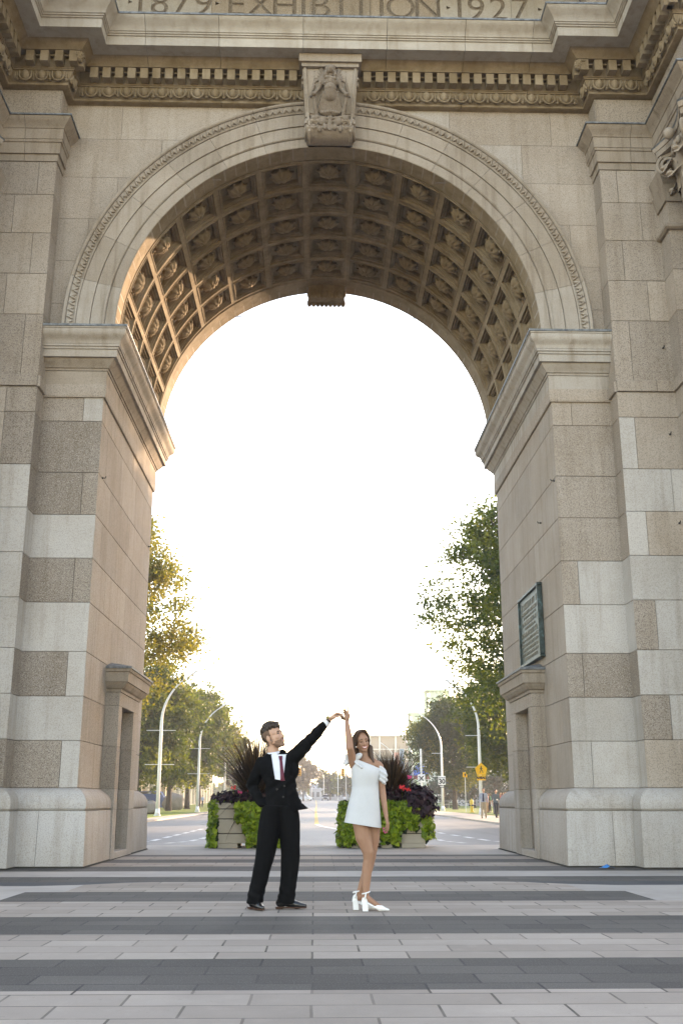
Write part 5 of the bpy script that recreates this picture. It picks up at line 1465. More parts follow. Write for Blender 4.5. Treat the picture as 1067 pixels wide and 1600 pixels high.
# low houses at the end of the road
for i, (x, y, w, h, lb) in enumerate(((7.5, 372, 9, 5.0, 'low grey building at the road end right of the car'), (17, 365, 8, 7.5, 'taller grey far building beside the woman'), (-9, 395, 12, 5.0, 'low pale building behind the brown far trees'), (1.5, 400, 7, 4.2, 'small far grey building over the car'))):
    t = empty('distant_building', (x, y, .93), 0, lb, 'building', 'low buildings at the end of the road')
    mb = MB(); mb.box((-w/2, 0, 0), (w/2, 10, h)); mb.build('wall', (GREYB, SLATE, WHB, GREYB)[i], t)
    mb = MB(); mb.add([(-w/2-.3, -.3, h+.01), (w/2+.3, -.3, h+.01), (w/2+.3, 10.3, h+.01), (-w/2-.3, 10.3, h+.01), (-w/2+.5, 5, h+1.8), (w/2-.5, 5, h+1.8)], [(0, 1, 5, 4), (1, 2, 5), (2, 3, 4, 5), (3, 0, 4), (3, 2, 1, 0)]); mb.build('roof', GREYB, t)
    for k in range(int(w//2)):
        mb = MB(); mb.box((-w/2+.6+k*2, -.06, 1.2), (-w/2+1.7+k*2, -.01, h-1.2)); mb.build('window', WINB, t)
# wind turbine
t = empty('wind_turbine', (-6.3, 900, .9), 0, 'white wind turbine standing far behind the road end', 'wind turbine')
mb = MB(); mb.tube([(0, 0, 0), (0, 0, 20), (0, 0, 43.4)], [2.0, 1.6, 1.1], 16); mb.build('tower', WHITEM, t, smooth=True)
mb = MB(); mb.ellip((0, 0, 44.2), 1.4, 3.2, 1.5, 12, 8); mb.build('nacelle', WHITEM, t, smooth=True); mb = MB(); mb.ellip((0, -3.4, 44.2), 1.0, 1.4, 1.0, 12, 8); mb.build('hub', WHITEM, t, smooth=True)
for k in range(3):
    a = R(100-120*k); d = Vector((math.cos(a), 0, math.sin(a))); c = Vector((0, -3.5, 44.2)); w = Vector((-math.sin(a), 0, math.cos(a)))
    mb = MB(); L = 16.5; pr_ = [(0, .35), (.12, .75), (.25, .95), (.6, .6), (1, .12)]
    vs = []
    for q, h_ in pr_: vs += [c+d*L*q+w*h_, c+d*L*q+Vector((0, -.25, 0)), c+d*L*q-w*h_*.8, c+d*L*q+Vector((0, .25, 0))]
    mb.add(vs, [(4*i+j, 4*i+(j+1) % 4, 4*i+4+(j+1) % 4, 4*i+4+j) for i in range(4) for j in range(4)]+[(3, 2, 1, 0), (16, 17, 18, 19)]); mb.build('blade', WHITEM, t)

# ------------------------------------------------------------------ vehicles
CARG = plain('car_window', (.02,.025,.03), .08, spec=.7); TYRE = plain('tyre_rubber', (.015,.015,.015), .8); HEADL = plain('headlight_glass', (.8,.8,.78), .1); CHROME = plain('chrome', (.6,.6,.6), .15, 1.)
def car(loc, rz, paint, label, L=4.7, W=1.86, Hh=1.68, group=None, hood=.98, cat='car'):
    t = empty('parked_car' if group else 'car', loc, rz, label, cat, group)   # nose towards -y
    h = L/2; side = [(-h, .32), (-h+.02, .62), (-h+.12, hood-.16), (-h+.45, hood-.04), (-h+1.15, hood), (-h+1.75, Hh-.06), (-h+2.2, Hh), (h-.9, Hh-.02), (h-.25, hood+.08), (h-.02, hood-.08), (h, .5), (h-.05, .32)]
    vs = []; n = len(side)
    cols = [(-1, .0), (-.93, .0), (-.5, .0), (.5, 0), (.93, 0), (1, 0)]
    for k, (s, _) in enumerate(cols):
        for (y, z) in side:
            tuck = .80 if z > hood+.1 else 1.0
            top = z if abs(s) < .95 else (.32+(z-.32)*.93)
            vs.append((s*W/2*tuck, y*(1 if abs(s) < .9 else .985), top+(.02 if abs(s) < .6 and z > .7 else 0)))
    fs = [(k*n+i, k*n+(i+1) % n, (k+1)*n+(i+1) % n, (k+1)*n+i) for k in range(5) for i in range(n)]+[tuple(range(n)), tuple(range(6*n-1, 5*n-1, -1))]
    mb = MB(); mb.add(vs, fs); mb.build('body', paint, t, smooth='auto', bevel=0)
    mb = MB()
    y0, y1 = -h+1.18, -h+1.76; w = W/2*.80
    mb.add([(-w*1.08, y0-.01, hood+.06), (w*1.08, y0-.01, hood+.06), (w*.95, y1-.03, Hh-.12), (-w*.95, y1-.03, Hh-.12)], [(0, 1, 2, 3)]); mb.build('windscreen', CARG, t, fix=False)
    mb = MB(); mb.add([(-w*1.0, h-.30, hood+.14), (w*1.0, h-.30, hood+.14), (w*.92, h-.82, Hh-.10), (-w*.92, h-.82, Hh-.10)], [(3, 2, 1, 0)]); mb.build('rear_window', CARG, t, fix=False)
    for s in (-1, 1):
        mb = MB(); x = s*(W/2*.80+.035); mb.add([(x*1.06, -h+1.45, hood+.05), (x*1.06, h-.6, hood+.06), (x*.985, h-1.0, Hh-.10), (x*.985, -h+2.0, Hh-.10)], [(0, 1, 2, 3) if s > 0 else (3, 2, 1, 0)]); mb.build('side_window', CARG, t, fix=False)
        mb = MB(); mb.obox((s*W*.36, -h+.02, .70), (1, 0, 0), (0, 1, 0), (0, 0, 1), .20, .06, .085); mb.build('headlight', HEADL, t, bevel=.02)
        mb = MB(); mb.obox((s*W*.38, h-.03, .80), (1, 0, 0), (0, 1, 0), (0, 0, 1), .13, .05, .10); mb.build('tail_light', REDB, t)
        mb = MB(); mb.obox((s*(W/2+.08), -h+1.45, hood+.10), (1, 0, 0), (0, 1, 0), (0, 0, 1), .09, .05, .07); mb.build('mirror', paint, t, bevel=.02)
        for y in (-h+.85, h-.85):
            w_ = empty('wheel', (s*(W/2-.12), y, .34), 0, parent=t)
            for nm, rad, m_, wd in (('tyre', .34, TYRE, .22), ('rim', .21, CHROME, .235)):
                mb = MB(); mb.tube([(-wd/2, 0, 0), (wd/2, 0, 0)], [rad, rad], 18); mb.build(nm, m_, w_, bevel=.01)
    mb = MB(); mb.obox((0, -h+.0, .62), (1, 0, 0), (0, 1, 0), (0, 0, 1), W*.24, .04, .10); mb.build('grille', BLACKP, t)
    return t
BLK = plain('black_car_paint', (.012,.013,.016), .2, spec=.6, var=.02); SIL = plain('silver_car_paint', (.42,.43,.45), .25, .5, var=.03); WHC = plain('white_car_paint', (.72,.72,.72), .25, var=.02); DBL = plain('blue_car_paint', (.05,.10,.22), .25, var=.02)
car((2.85, 292, H(292)), 0, BLK, 'black car driving towards the camera on the road')
car((-2.8, 296, H(296)), R(80), SIL, 'silver car side-on at the far end of the road, left of the black one', group='parked cars in the distance')
car((-20.3, 116, H(116)+.0), R(78), WHC, 'white car parked beyond the left lawn trees', group='parked cars in the distance')
car((-19.2, 128, H(128)+.0), R(84), DBL, 'blue van parked between the left lawn trunks', group='parked cars in the distance', Hh=2.2, L=5.2, hood=1.15, cat='van')
car((-25.2, 122, H(122)+.0), R(90), SIL, 'silver car parked farthest left beyond the lawn', group='parked cars in the distance')

# ------------------------------------------------------------------ boulders, low walls, bins
ROCK = stone_mat('boulder_rock', brown=(.16,.14,.12), tan=(.24,.22,.20), light=(.35,.33,.31), speck=.5)
def boulder(loc, r, label, seed):
    rd = random.Random(seed); mb = MB(); mb.ellip((0, 0, 0), 1, 1, 1, 18, 12)
    off = Vector((seed*3.1, 0, 0)); mb.v = [tuple(Vector((v[0]*r[0], v[1]*r[1], v[2]*r[2]))*(1+.30*noise.noise(Vector(v)*1.5+off)+.10*noise.noise(Vector(v)*4+off))+Vector((0, 0, r[2]*.8))) for v in mb.v]
    o = mb.build('boulder', ROCK, smooth='auto'); o.location = loc; return setp(o, label, 'rock', 'boulders on the left lawn')
boulder((-13.3, 86, GZ), (.85, .7, .62), 'grey boulder lying left of the nearest left lamp', 3); boulder((-16.4, 124, GZ), (1.25, .8, 1.05), 'large pale standing boulder behind the left trunks', 5); boulder((-19.3, 118, GZ), (1.0, .7, .65), 'squat boulder beyond the first lawn trunk', 8)
o = MB(); random.seed(5)
for k in range(900): 
    v = Vector((random.gauss(0, 1), random.gauss(0, 1), random.gauss(0, 1))).normalized(); leafquad(o, (v.x*2.2, v.y*1.0, .65+v.z*.6), v+Vector((0, 0, .4)), .2)
hb = o.build('clipped_bush', LEAF_S, fix=False); hb.location = (-16.6, 98, GZ); setp(hb, 'low clipped bush on the left lawn behind the boulder', 'bush')
BLKW = concrete_mat('dark_block', (.06,.055,.06), (.10,.09,.095))
for i, (x, lb) in enumerate(((15.2, 'left dark stone block bench in front of the crowd'), (16.95, 'right dark stone block bench in front of the crowd'))):
    t = empty('block_bench', (x, 86, GZ), 0, lb, 'bench', 'dark block benches')
    mb = MB(); mb.box((-.75, -.3, 0), (.75, .3, .72)); mb.build('base', BLKW, t, bevel=.03); mb = MB(); mb.box((-.8, -.35, .722), (.8, .35, .84)); mb.build('seat', BLKW, t, bevel=.02)
t = empty('litter_bin', (-13.2, 138, GZ), 0, 'black litter bin on the left lawn by the far lamp', 'bin')
mb = MB(); mb.lathe((0, 0, 0), [(.26, 0), (.32, .9), (.33, .95)], 14); mb.build('barrel', BLACKP, t); mb = MB(); mb.lathe((0, 0, .952), [(.35, 0), (.28, .12), (.1, .18)], 14); mb.build('lid', BLACKP, t)
# low railing in front of the spruces
t = empty('low_railing', (21, 146, 0), 0, 'low grey rail running in front of the spruces', 'fence')
for k in range(14):
    mb = MB(); mb.tube([(-7+k*1.1, 0, -.1), (-7+k*1.1, 0, .95)], .03, 5); mb.build('post', GALV, t)
for z in (.45, .9):
    mb = MB(); mb.tube([(-7, 0, z), (7.3, 0, z)], .03, 5); mb.build('rail', GALV, t)
# ------------------------------------------------------------------ people
from mathutils.bvhtree import BVHTree
def skin_mat(name, a, b):
    m = NT(name); f = m.noise(14, 4); m.color(m.mix(f, a, b)).rough(.5); m.bsdf.inputs['Subsurface Weight'].default_value = .12
    m.bsdf.inputs['Subsurface Radius'].default_value = (.02, .008, .004); m.bsdf.inputs['Subsurface Scale'].default_value = .5; return m.mat
def cloth_mat(name, a, b, scale=240, rough=.85, sheen=.15, bump=.25):
    m = NT(name); f = m.noise(scale, 2); g = m.noise(5, 4); m.color(m.mix(g, m.mix(f, a, b), [x*.85 for x in a])).rough(rough)
    m.bsdf.inputs['Sheen Weight'].default_value = sheen; m.bump(m.math('ADD', f, m.math('MULTIPLY', m.noise(16, 4), 2.)), bump, .004); return m.mat
SKIN_M = skin_mat('skin_fair', (.43,.245,.165), (.50,.30,.21)); SKIN_W = skin_mat('skin_tan', (.265,.14,.088), (.345,.19,.125))
SUIT = cloth_mat('black_wool', (.0022,.0022,.0026), (.005,.005,.006), sheen=0); SUIT.node_tree.nodes['Principled BSDF'].inputs['Specular IOR Level'].default_value = .12; SHIRT = cloth_mat('white_cotton', (.66,.68,.74), (.76,.78,.83)); TIE = cloth_mat('burgundy_silk', (.10,.008,.025), (.15,.014,.035), rough=.4)
DRESS = cloth_mat('ivory_crepe', (.50,.505,.51), (.56,.565,.57), bump=.15); HAIR = plain('dark_brown_hair', (.022,.014,.010), .45, var=.5, scale=60); HAIR2 = plain('chestnut_hair', (.042,.022,.014), .4, var=.5, scale=70)
for hm, ca, cb in ((HAIR, (.010,.007,.005), (.060,.038,.026)), (HAIR2, (.018,.010,.007), (.105,.055,.034))):      # strands: stripes running down the hair
    t_ = hm.node_tree; nz = t_.nodes['Noise Texture']; nz.inputs['Scale'].default_value = 1; tc = t_.nodes['Texture Coordinate']; mp = t_.nodes.new('ShaderNodeMapping'); mp.inputs['Scale'].default_value = (230, 230, 16)
    t_.links.new(tc.outputs['Object'], mp.inputs[0]); t_.links.new(mp.outputs[0], nz.inputs['Vector']); mx = t_.nodes['Mix']; mx.inputs[6].default_value = (*ca, 1); mx.inputs[7].default_value = (*cb, 1)
    bp = t_.nodes.new('ShaderNodeBump'); bp.inputs['Strength'].default_value = .6; bp.inputs['Distance'].default_value = .004; t_.links.new(nz.outputs['Fac'], bp.inputs['Height']); t_.links.new(bp.outputs[0], t_.nodes['Principled BSDF'].inputs['Normal'])
BEARD = plain('beard_stubble', (.215,.125,.085), .8, var=.5, scale=160); FADE = plain('faded_hair', (.13,.078,.052), .8, var=.4, scale=160)
LIP = plain('lips', (.42,.14,.13), .4); LIPW = plain('pink_lips', (.50,.14,.15), .35); TEETH = plain('teeth', (.82,.80,.76), .3); EYEW = plain('eye_white', (.6,.58,.55), .2); EYED = plain('dark_iris', (.02,.012,.008), .15); LASH = plain('lash', (.012,.008,.007), .6)
SHOEB = plain('black_leather', (.008,.008,.009), .16, spec=.6, var=.02); SOLEB = plain('brown_sole', (.05,.02,.012), .4); SHOEW = plain('white_leather', (.72,.72,.71), .3, var=.02); GOLD = plain('brushed_gold', (.55,.38,.12), .25, 1.); PEARL = plain('pearl', (.75,.72,.68), .2); NAIL = plain('pink_nails', (.62,.08,.25), .2)

def head_elems(M, s=1.0, fem=False):
    """elements in the frame of the head (face towards -y), placed by matrix M"""
    def P(x, y, z): return M @ (Vector((x, y, z))*s)
    R3 = M.to_3x3()
    E = [('e', P(0, .018, .050), (.074*s, .094*s, .080*s), R3), ('e', P(0, -.028, -.018), (.062*s, .062*s, .085*s), R3), ('e', P(0, -.045, .030), (.062*s, .045*s, .048*s), R3),
         ('c', P(-.052, .0, -.040), P(-.012, -.060, -.088), .024*s, .020*s), ('c', P(.052, .0, -.040), P(.012, -.060, -.088), .024*s, .020*s), ('e', P(0, -.066, -.092), (.022*s, .020*s, .018*s), R3),
         ('c', P(-.036, -.070, .032), P(.036, -.070, .032), .013*s, .013*s), ('e', P(-.037, -.060, -.018), (.024*s, .024*s, .024*s), R3), ('e', P(.037, -.060, -.018), (.024*s, .024*s, .024*s), R3),
         ('c', P(0, -.082, .022), P(0, -.104, -.022), .0085*s, .0125*s), ('e', P(-.012, -.094, -.027), (.009*s, .010*s, .008*s), R3), ('e', P(.012, -.094, -.027), (.009*s, .010*s, .008*s), R3),
         ('c', P(-.018, -.078, -.052), P(.018, -.078, -.052), .012*s, .012*s), ('c', P(-.015, -.076, -.066), P(.015, -.076, -.066), .010*s, .010*s)]
    for sx in (-1, 1):
        E += [('e', P(sx*.077, .015, -.002), (.010*s, .020*s, .031*s), R3), ('e', P(sx*.074, .008, -.026), (.009*s, .010*s, .012*s), R3)]
    k = .80 if fem else 1.0
    return E
def bend(v, axis, a): return Matrix.Rotation(a, 3, axis) @ v
def hand_elems(w, d, n, curls=(.2, .2, .25, .3), spread=.10, thumb=(.9, .5, .2), s=1.0, tspread=1.0, handed=1, r=.0084):
    """w wrist, d towards the fingers, n out of the palm; thumb leaves the side of the palm near its base"""
    w = Vector(w); d = Vector(d).normalized(); n = Vector(n); n = (n-d*n.dot(d)).normalized(); sd = d.cross(n)*handed    # towards the thumb
    E = []; offs = (.027, .009, -.009, -.026); mc = (.088, .092, .087, .080); fl = ((.042, .026, .020), (.046, .029, .021), (.043, .027, .020), (.033, .020, .018)); rad = (1.0, 1.02, .97, .86)
    tips = []
    for i in range(4):
        k = w+d*mc[i]*s+sd*offs[i]*s
        E.append(('c', w+sd*offs[i]*.55*s+d*.012*s, k, .0135*s, .0105*s))
        dd = (d+sd*offs[i]*spread*20).normalized(); p = k; ax = dd.cross(n).normalized()
        cur = dd; seg = fl[i]
        for q, L in enumerate(seg):
            c = curls[i]*(1.0 if q == 0 else 1.15 if q == 1 else .8)
            cur = (Matrix.Rotation(-c if (Matrix.Rotation(-c, 3, ax) @ cur).dot(n) > (Matrix.Rotation(c, 3, ax) @ cur).dot(n) else c, 3, ax) @ cur).normalized()
            p2 = p+cur*L*s; E.append(('c', p, p2, r*rad[i]*s*(1.05-.08*q), r*rad[i]*s*(.97-.08*q), 10, 4)); p = p2
        tips.append(p)
    b = w+d*.022*s+sd*.020*s
    td = (sd*thumb[0]+d*thumb[1]+n*thumb[2]).normalized(); p1 = b+td*.040*s; td2 = (td*1.0+d*.45+n*.1).normalized(); p2 = p1+td2*.030*s; p3 = p2+(td2+d*.3+n*.15).normalized()*.024*s
    E += [('c', b, p1, .0145*s, .0108*s), ('c', p1, p2, .0105*s, .0096*s, 10, 4), ('c', p2, p3, .0094*s, .0078*s, 10, 4)]
    E.append(('e', w+d*.045*s+n*.004*s, (.026*s, .026*s, .016*s), Matrix((sd, d, n)).transposed()))
    return E, tips+[p3]
def bvh(me):
    return BVHTree.FromPolygons([v.co.copy() for v in me.vertices], [tuple(p.vertices) for p in me.polygons])
def shell(name, src, pred, off, mat, parent, Minv):
    """a thin layer lifted from the faces of src whose head-frame position satisfies pred"""
    me = src.data; keep = [p for p in me.polygons if pred(Minv @ p.center)]
    idx = {}; vs = []; fs = []
    for p in keep:
        f = []
        for i in p.vertices:
            if i not in idx: idx[i] = len(vs); v = me.vertices[i]; vs.append(tuple(v.co+v.normal*off))
            f.append(idx[i])
        fs.append(f)
    m2 = bpy.data.meshes.new(name); m2.from_pydata(vs, [], fs); m2.polygons.foreach_set('use_smooth', [True]*len(fs)); m2.update()
    return link_mesh(name, m2, mat, parent)
def project(tree, M, x, z, off, s=1.0):
    """point of the face at (x, z) of the head frame, lifted by off"""
    R3 = M.to_3x3(); o = M @ (Vector((x, -.3, z))*s); d = (R3 @ Vector((0, 1, 0))).normalized()
    h = tree.ray_cast(o, d)
    return (h[0]-d*off) if h[0] is not None else M @ (Vector((x, -.09, z))*s)
def facial(name, tree, M, pts, rad, mat, parent, s=1.0, off=.001):
    mb = MB(); P = [project(tree, M, x, z, off, s) for x, z in pts]
    mb.tube(P, rad, 6); return mb.build(name, mat, parent, smooth=True)
def wrinkle(amp, sc=9., seed=0., stretch=(1, 1, .6)):
    def f(co, n):
        q = Vector((co.x*sc*stretch[0], co.y*sc*stretch[1], co.z*sc*stretch[2]))+Vector((seed, seed, seed))
        return co+n*(amp*noise.noise(q)+amp*.5*noise.noise(q*2.3))
    return f
def leg_loft(rings): return ('l', [((x, y, z), r, r*1.08) for x, y, z, r in rings], 20)
def patch(tree, quad, nu, nv, off, name, mat, parent, bulge=0., thick=.004, dirn=Vector((0, 1, 0))):
    """a cloth patch laid on the garment: quad corners TL, TR, BR, BL as (x, z)"""
    TL, TR, BR, BL = quad; vs = []
    for lay in (0, 1):
        for i in range(nv+1):
            for j in range(nu+1):
                u, v = j/nu, i/nv
                x = (TL[0]*(1-u)+TR[0]*u)*(1-v)+(BL[0]*(1-u)+BR[0]*u)*v; z = (TL[1]*(1-u)+TR[1]*u)*(1-v)+(BL[1]*(1-u)+BR[1]*u)*v
                h = tree.ray_cast(Vector((x, -1.5, z)), dirn); y = h[0].y if h[0] is not None else -.08
                vs.append((x, y-off-bulge*math.sin(u*PI)+(thick*3 if lay else 0), z))
    W = nu+1; N = (nu+1)*(nv+1); fs = [(i*W+j, i*W+j+1, (i+1)*W+j+1, (i+1)*W+j) for i in range(nv) for j in range(nu)]
    fs += [tuple(reversed([a+N for a in f])) for f in fs]
    rim = [j for j in range(W)]+[i*W+nu for i in range(1, nv+1)]+[nv*W+j for j in range(nu-1, -1, -1)]+[i*W for i in range(nv-1, 0, -1)]
    fs += [(rim[k], rim[k]+N, rim[(k+1) % len(rim)]+N, rim[(k+1) % len(rim)]) for k in range(len(rim))]
    mb = MB(); mb.add(vs, fs); return mb.build(name, mat, parent, smooth='auto')

# ================= the man
man = empty('person', (-.36, 10.72, 0), 0, 'man in black double-breasted suit and burgundy tie, raising the woman\'s hand', 'person')
MH = Matrix.Translation((-.062, -.012, 1.640)) @ Matrix.Rotation(R(58), 4, 'Z') @ Matrix.Rotation(R(-21), 4, 'X') @ Matrix.Rotation(R(-4), 4, 'Y')
MH = MH @ Matrix.Scale(1.09, 4)
E1 = head_elems(MH, 1.0)
E1 += [('c', (-.080, .02, 1.585), (-.055, .012, 1.44), .056, .062), ('c', (-.19, .02, 1.39), (.11, .0, 1.43), .055, .055), ('e', (-.02, .01, 1.30), (.135, .085, .16)), ('e', (.01, .01, 1.08), (.13, .085, .17)), ('e', (.01, .01, .95), (.14, .09, .10)),
       ('c', (.12, 0, 1.42), (.315, -.07, 1.625), .045, .036), ('c', (.315, -.07, 1.625), (.50, -.13, 1.815), .034, .024), ('c', (-.19, .02, 1.38), (-.285, .09, 1.17), .045, .036), ('c', (-.285, .09, 1.17), (-.15, -.02, 1.0), .034, .024),
       ('c', (-.08, 0, .92), (-.12, -.03, .50), .075, .045), ('c', (-.12, -.03, .50), (-.215, -.02, .10), .045, .035), ('c', (.10, 0, .92), (.12, 0, .50), .075, .045), ('c', (.12, 0, .50), (.08, 0, .10), .045, .035),
       ('c', (-.220, -.02, .10), (-.205, -.06, .05), .022, .014), ('c', (.08, 0.01, .10), (.12, .015, .05), .022, .014)]
hd = Vector((.80, -.05, .56)); he, tipsM = hand_elems((.50, -.13, 1.815), hd, (.45, -.30, -.84), curls=(.85, .88, .90, .85), spread=.05, thumb=(.45, .80, .60), s=1.14, handed=-1)
E1 += he; he2, _ = hand_elems((-.135, -.015, .975), (.25, -.05, -.95), (.6, .6, .1), curls=(.2, .2, .2, .2), s=.8); E1 += he2
body = blob('body', E1, SKIN_M, man, voxel=.0042, smooth=2)
MHi = MH.inverted(); tb = bvh(body.data)
shell('beard', body, lambda p: (p.z < -.045 and p.y < -.005 and p.z > -.125 and not (abs(p.x) < .021 and -.070 < p.z < -.046) and (p.z < -.045-.0*p.x) and (p.z < -.05 or p.y < .0) and not (p.z > -.060 and abs(p.x) > .058)) or (abs(p.x) < .028 and -.047 < p.z < -.036 and p.y < -.07) or (abs(p.x) > .055 and -.05 < p.z < -.020 and -.018 < p.y < .0), .0022, BEARD, man, MHi)
shell('faded_sides', body, lambda p: abs(p.x) > .045 and p.z > .018 and p.y > -.012 and p.z < .075 and abs(p.x) < .078 or (p.y > .045 and -.06 < p.z < .06), .003, FADE, man, MHi)
rd = random.Random(3); He = []
def hp(x, y, z): return MH @ Vector((x, y, z))
He += [('e', hp(0, .022, .078), (.074, .092, .066), MH.to_3x3()), ('e', hp(0, .070, .040), (.064, .046, .060), MH.to_3x3())]
for k in range(150):
    a = rd.uniform(0, 2*PI); q = rd.random()**.6; x = .072*q*math.cos(a); y = .012+.092*q*math.sin(a); z = .052+.092*math.sqrt(max(0, 1-q*q*.93))
    if y < -.074: z += .004
    He.append(('e', hp(x, y, z+rd.uniform(0, .010)), (rd.uniform(.013, .022),)*3))
for k in range(46):      # curls over the forehead
    x = rd.uniform(-.058, .058); He.append(('e', hp(x, -.050+.24*x*x*10-rd.uniform(0, .020), .100+rd.uniform(-.006, .030)), (rd.uniform(.008, .014),)*3))
blob('hair', He, HAIR, man, voxel=.0038, smooth=0, deform=lambda co, n: co+n*.006*noise.noise(co*75))
for sx in (-1, 1):
    facial('eyebrow', tb, MH, [(sx*.014, .029), (sx*.030, .034), (sx*.046, .026)], [.005, .0062, .0035], HAIR, man)
    facial('eye', tb, MH, [(sx*.022, .010), (sx*.032, .013), (sx*.043, .009)], [.0018, .0042, .0016], EYEW, man, off=-.0012)
    facial('iris', tb, MH, [(sx*.029, .0115), (sx*.035, .0115)], [.0036, .0036], EYED, man, off=.0004)
    facial('upper_lid', tb, MH, [(sx*.021, .012), (sx*.032, .0185), (sx*.045, .011)], [.003, .0046, .003], LASH, man, off=.001)
facial('lips', tb, MH, [(-.024, -.050), (-.010, -.054), (.0, -.0545), (.010, -.054), (.024, -.050)], [.0015, .0036, .0040, .0036, .0015], LIP, man); facial('teeth', tb, MH, [(-.014, -.0565), (0, -.058), (.014, -.0565)], [.001, .0024, .001], TEETH, man, off=.0015)
facial('lower_lip', tb, MH, [(-.018, -.057), (0, -.063), (.018, -.057)], [.0015, .0036, .0015], LIP, man)
# jacket
JE = [('l', [((.050, .0, .895), .195, .128, 0, .9), ((.045, .0, .98), .190, .127, 0, .9), ((.030, .0, 1.06), .170, .120, 0, .9), ((.020, .0, 1.15), .160, .115, 0, .9), ((.0, .0, 1.25), .172, .120, 0, .9), ((-.025, .005, 1.34), .185, .115, 0, .9), ((-.040, .012, 1.41), .185, .095, 0, .9), ((-.045, .018, 1.46), .115, .078, 0, .9), ((-.050, .02, 1.49), .075, .066)], 28),
      ('c', (-.185, .02, 1.385), (.115, .0, 1.430), .070, .070), ('c', (.105, 0, 1.410), (.315, -.07, 1.625), .080, .061), ('c', (.315, -.07, 1.625), (.452, -.115, 1.766), .060, .047),
      ('c', (-.185, .02, 1.375), (-.285, .09, 1.17), .072, .060), ('c', (-.285, .09, 1.17), (-.168, -.025, .985), .060, .052), ('e', (.13, .0, 1.33), (.07, .09, .12)), ('c', (-.075, .05, 1.475), (.02, .03, 1.485), .040, .040)]
def jdef(co, n):
    co = wrinkle(.011, 9., 2.)(co, n)
    if co.z < 1.0:
        k = (1.0-co.z)/.105; co.z += k*(.28*max(0, co.x-.05)+.035*(co.x < .05)); co.x += k*.045*max(0, co.x-.12)/.1
    # drag folds from the raised arm and at the waist
    co += n*.005*math.sin((co.z*1.0-co.x*.8)*62)*max(0, 1-abs(co.z-1.16)/.16)
    co += n*.004*math.sin((co.x*.7+co.z*.7)*75)*max(0, 1-abs(co.x-.30)/.20)*(1 if co.z > 1.45 else 0)
    return co
jk = blob('jacket', JE, SUIT, man, voxel=.0075, smooth=4, deform=jdef); tj = bvh(jk.data)
patch(tj, ((-.092, 1.475), (.075, 1.475), (.052, 1.215), (-.045, 1.232)), 12, 16, .006, 'shirt', SHIRT, man)
patch(tj, ((-.140, 1.462), (-.085, 1.475), (-.038, 1.222), (-.115, 1.290)), 6, 12, .014, 'lapel', SUIT, man, thick=.006)
patch(tj, ((.066, 1.474), (.112, 1.462), (.115, 1.305), (.042, 1.205)), 6, 12, .014, 'lapel', SUIT, man, thick=.006)
patch(tj, ((-.155, 1.300), (-.085, 1.240), (-.06, 1.218), (-.07, 1.205)), 5, 4, .010, 'lapel_notch', SUIT, man)
patch(tj, ((.018, 1.215), (.036, 1.215), (.085, .935), (.060, .93)), 3, 16, .008, 'front_edge', SUIT, man)
patch(tj, ((-.010, 1.458), (.030, 1.462), (.030, 1.420), (.0, 1.418)), 4, 4, .022, 'tie_knot', TIE, man, bulge=.008)
patch(tj, ((.002, 1.420), (.028, 1.424), (.060, 1.216), (.016, 1.214)), 4, 14, .013, 'tie', TIE, man, bulge=.004)
mb = MB()
for x, z in ((-.02, 1.135), (.055, 1.165), (.045, 1.06)):
    h = tj.ray_cast(Vector((x, -1, z)), Vector((0, 1, 0)))
    if h[0]: mb.lathe((x, h[0].y-.012, z), [(.010, 0), (.010, .012)], 10, axis='y')
mb.build('buttons', BLACKP, man)
# collar, cuff and watch
NB = Matrix.Translation((-.062, .012, 1.485)) @ Matrix.Rotation(R(-10), 4, 'Y')
mb = MB(); n = 20; vs = []
for i, (r_, z) in enumerate(((.062, -.035), (.062, .0), (.060, .022), (.064, .020), (.069, -.005), (.074, -.030))):
    for j in range(n): a = 2*PI*j/n; vs.append(NB @ Vector((r_*math.cos(a), r_*.98*math.sin(a), z-.010*max(0, -math.sin(a)))))
mb.add(vs, [(i*n+j, i*n+(j+1) % n, (i+1)*n+(j+1) % n, (i+1)*n+j) for i in range(5) for j in range(n)]); mb.build('shirt_collar', SHIRT, man, smooth=True)
ad = (Vector((.50, -.13, 1.815))-Vector((.315, -.07, 1.625))).normalized(); c0 = Vector((.452, -.115, 1.766))
mb = MB(); mb.tube([c0+ad*.01, c0+ad*.052], [.040, .037], 18); mb.build('shirt_cuff', SHIRT, man, smooth='auto')
mb = MB(); mb.tube([c0+ad*.058, c0+ad*.072], [.031, .030], 18); mb.build('watch_strap', BLACKP, man); mb = MB(); mb.tube([c0+ad*.065+Vector((-.012, -.024, .022)), c0+ad*.065+Vector((-.014, -.030, .026))], .018, 14); mb.build('watch_face', GOLD, man)
mb = MB(); mb.obox(Vector((-.235, -.048, 1.315)), (1, .2, .15), (0, 1, 0), (0, 0, 1), .001, .001, .001); 
TRL = [leg_loft([(-.03, .0, .98, .13), (-.065, 0, .90, .122), (-.085, -.005, .80, .112), (-.10, -.012, .66, .103), (-.125, -.025, .50, .093), (-.17, -.028, .30, .083), (-.213, -.022, .10, .079), (-.218, -.022, .062, .080)]),
       leg_loft([(.05, .0, .98, .13), (.085, 0, .90, .122), (.105, 0, .80, .112), (.115, 0, .66, .100), (.122, 0, .50, .090), (.108, 0, .30, .083), (.086, 0, .10, .079), (.084, 0, .055, .081)]), ('e', (.015, .01, .93), (.165, .115, .10))]
def tdef(co, n):
    co = wrinkle(.010, 7., 5., (1, 1, .45))(co, n)
    co += n*.004*math.sin(co.z*70+co.x*30)*max(0, 1-abs(co.z-.14)/.12)
    return co
blob('trousers', TRL, SUIT, man, voxel=.0075, smooth=3, deform=tdef)
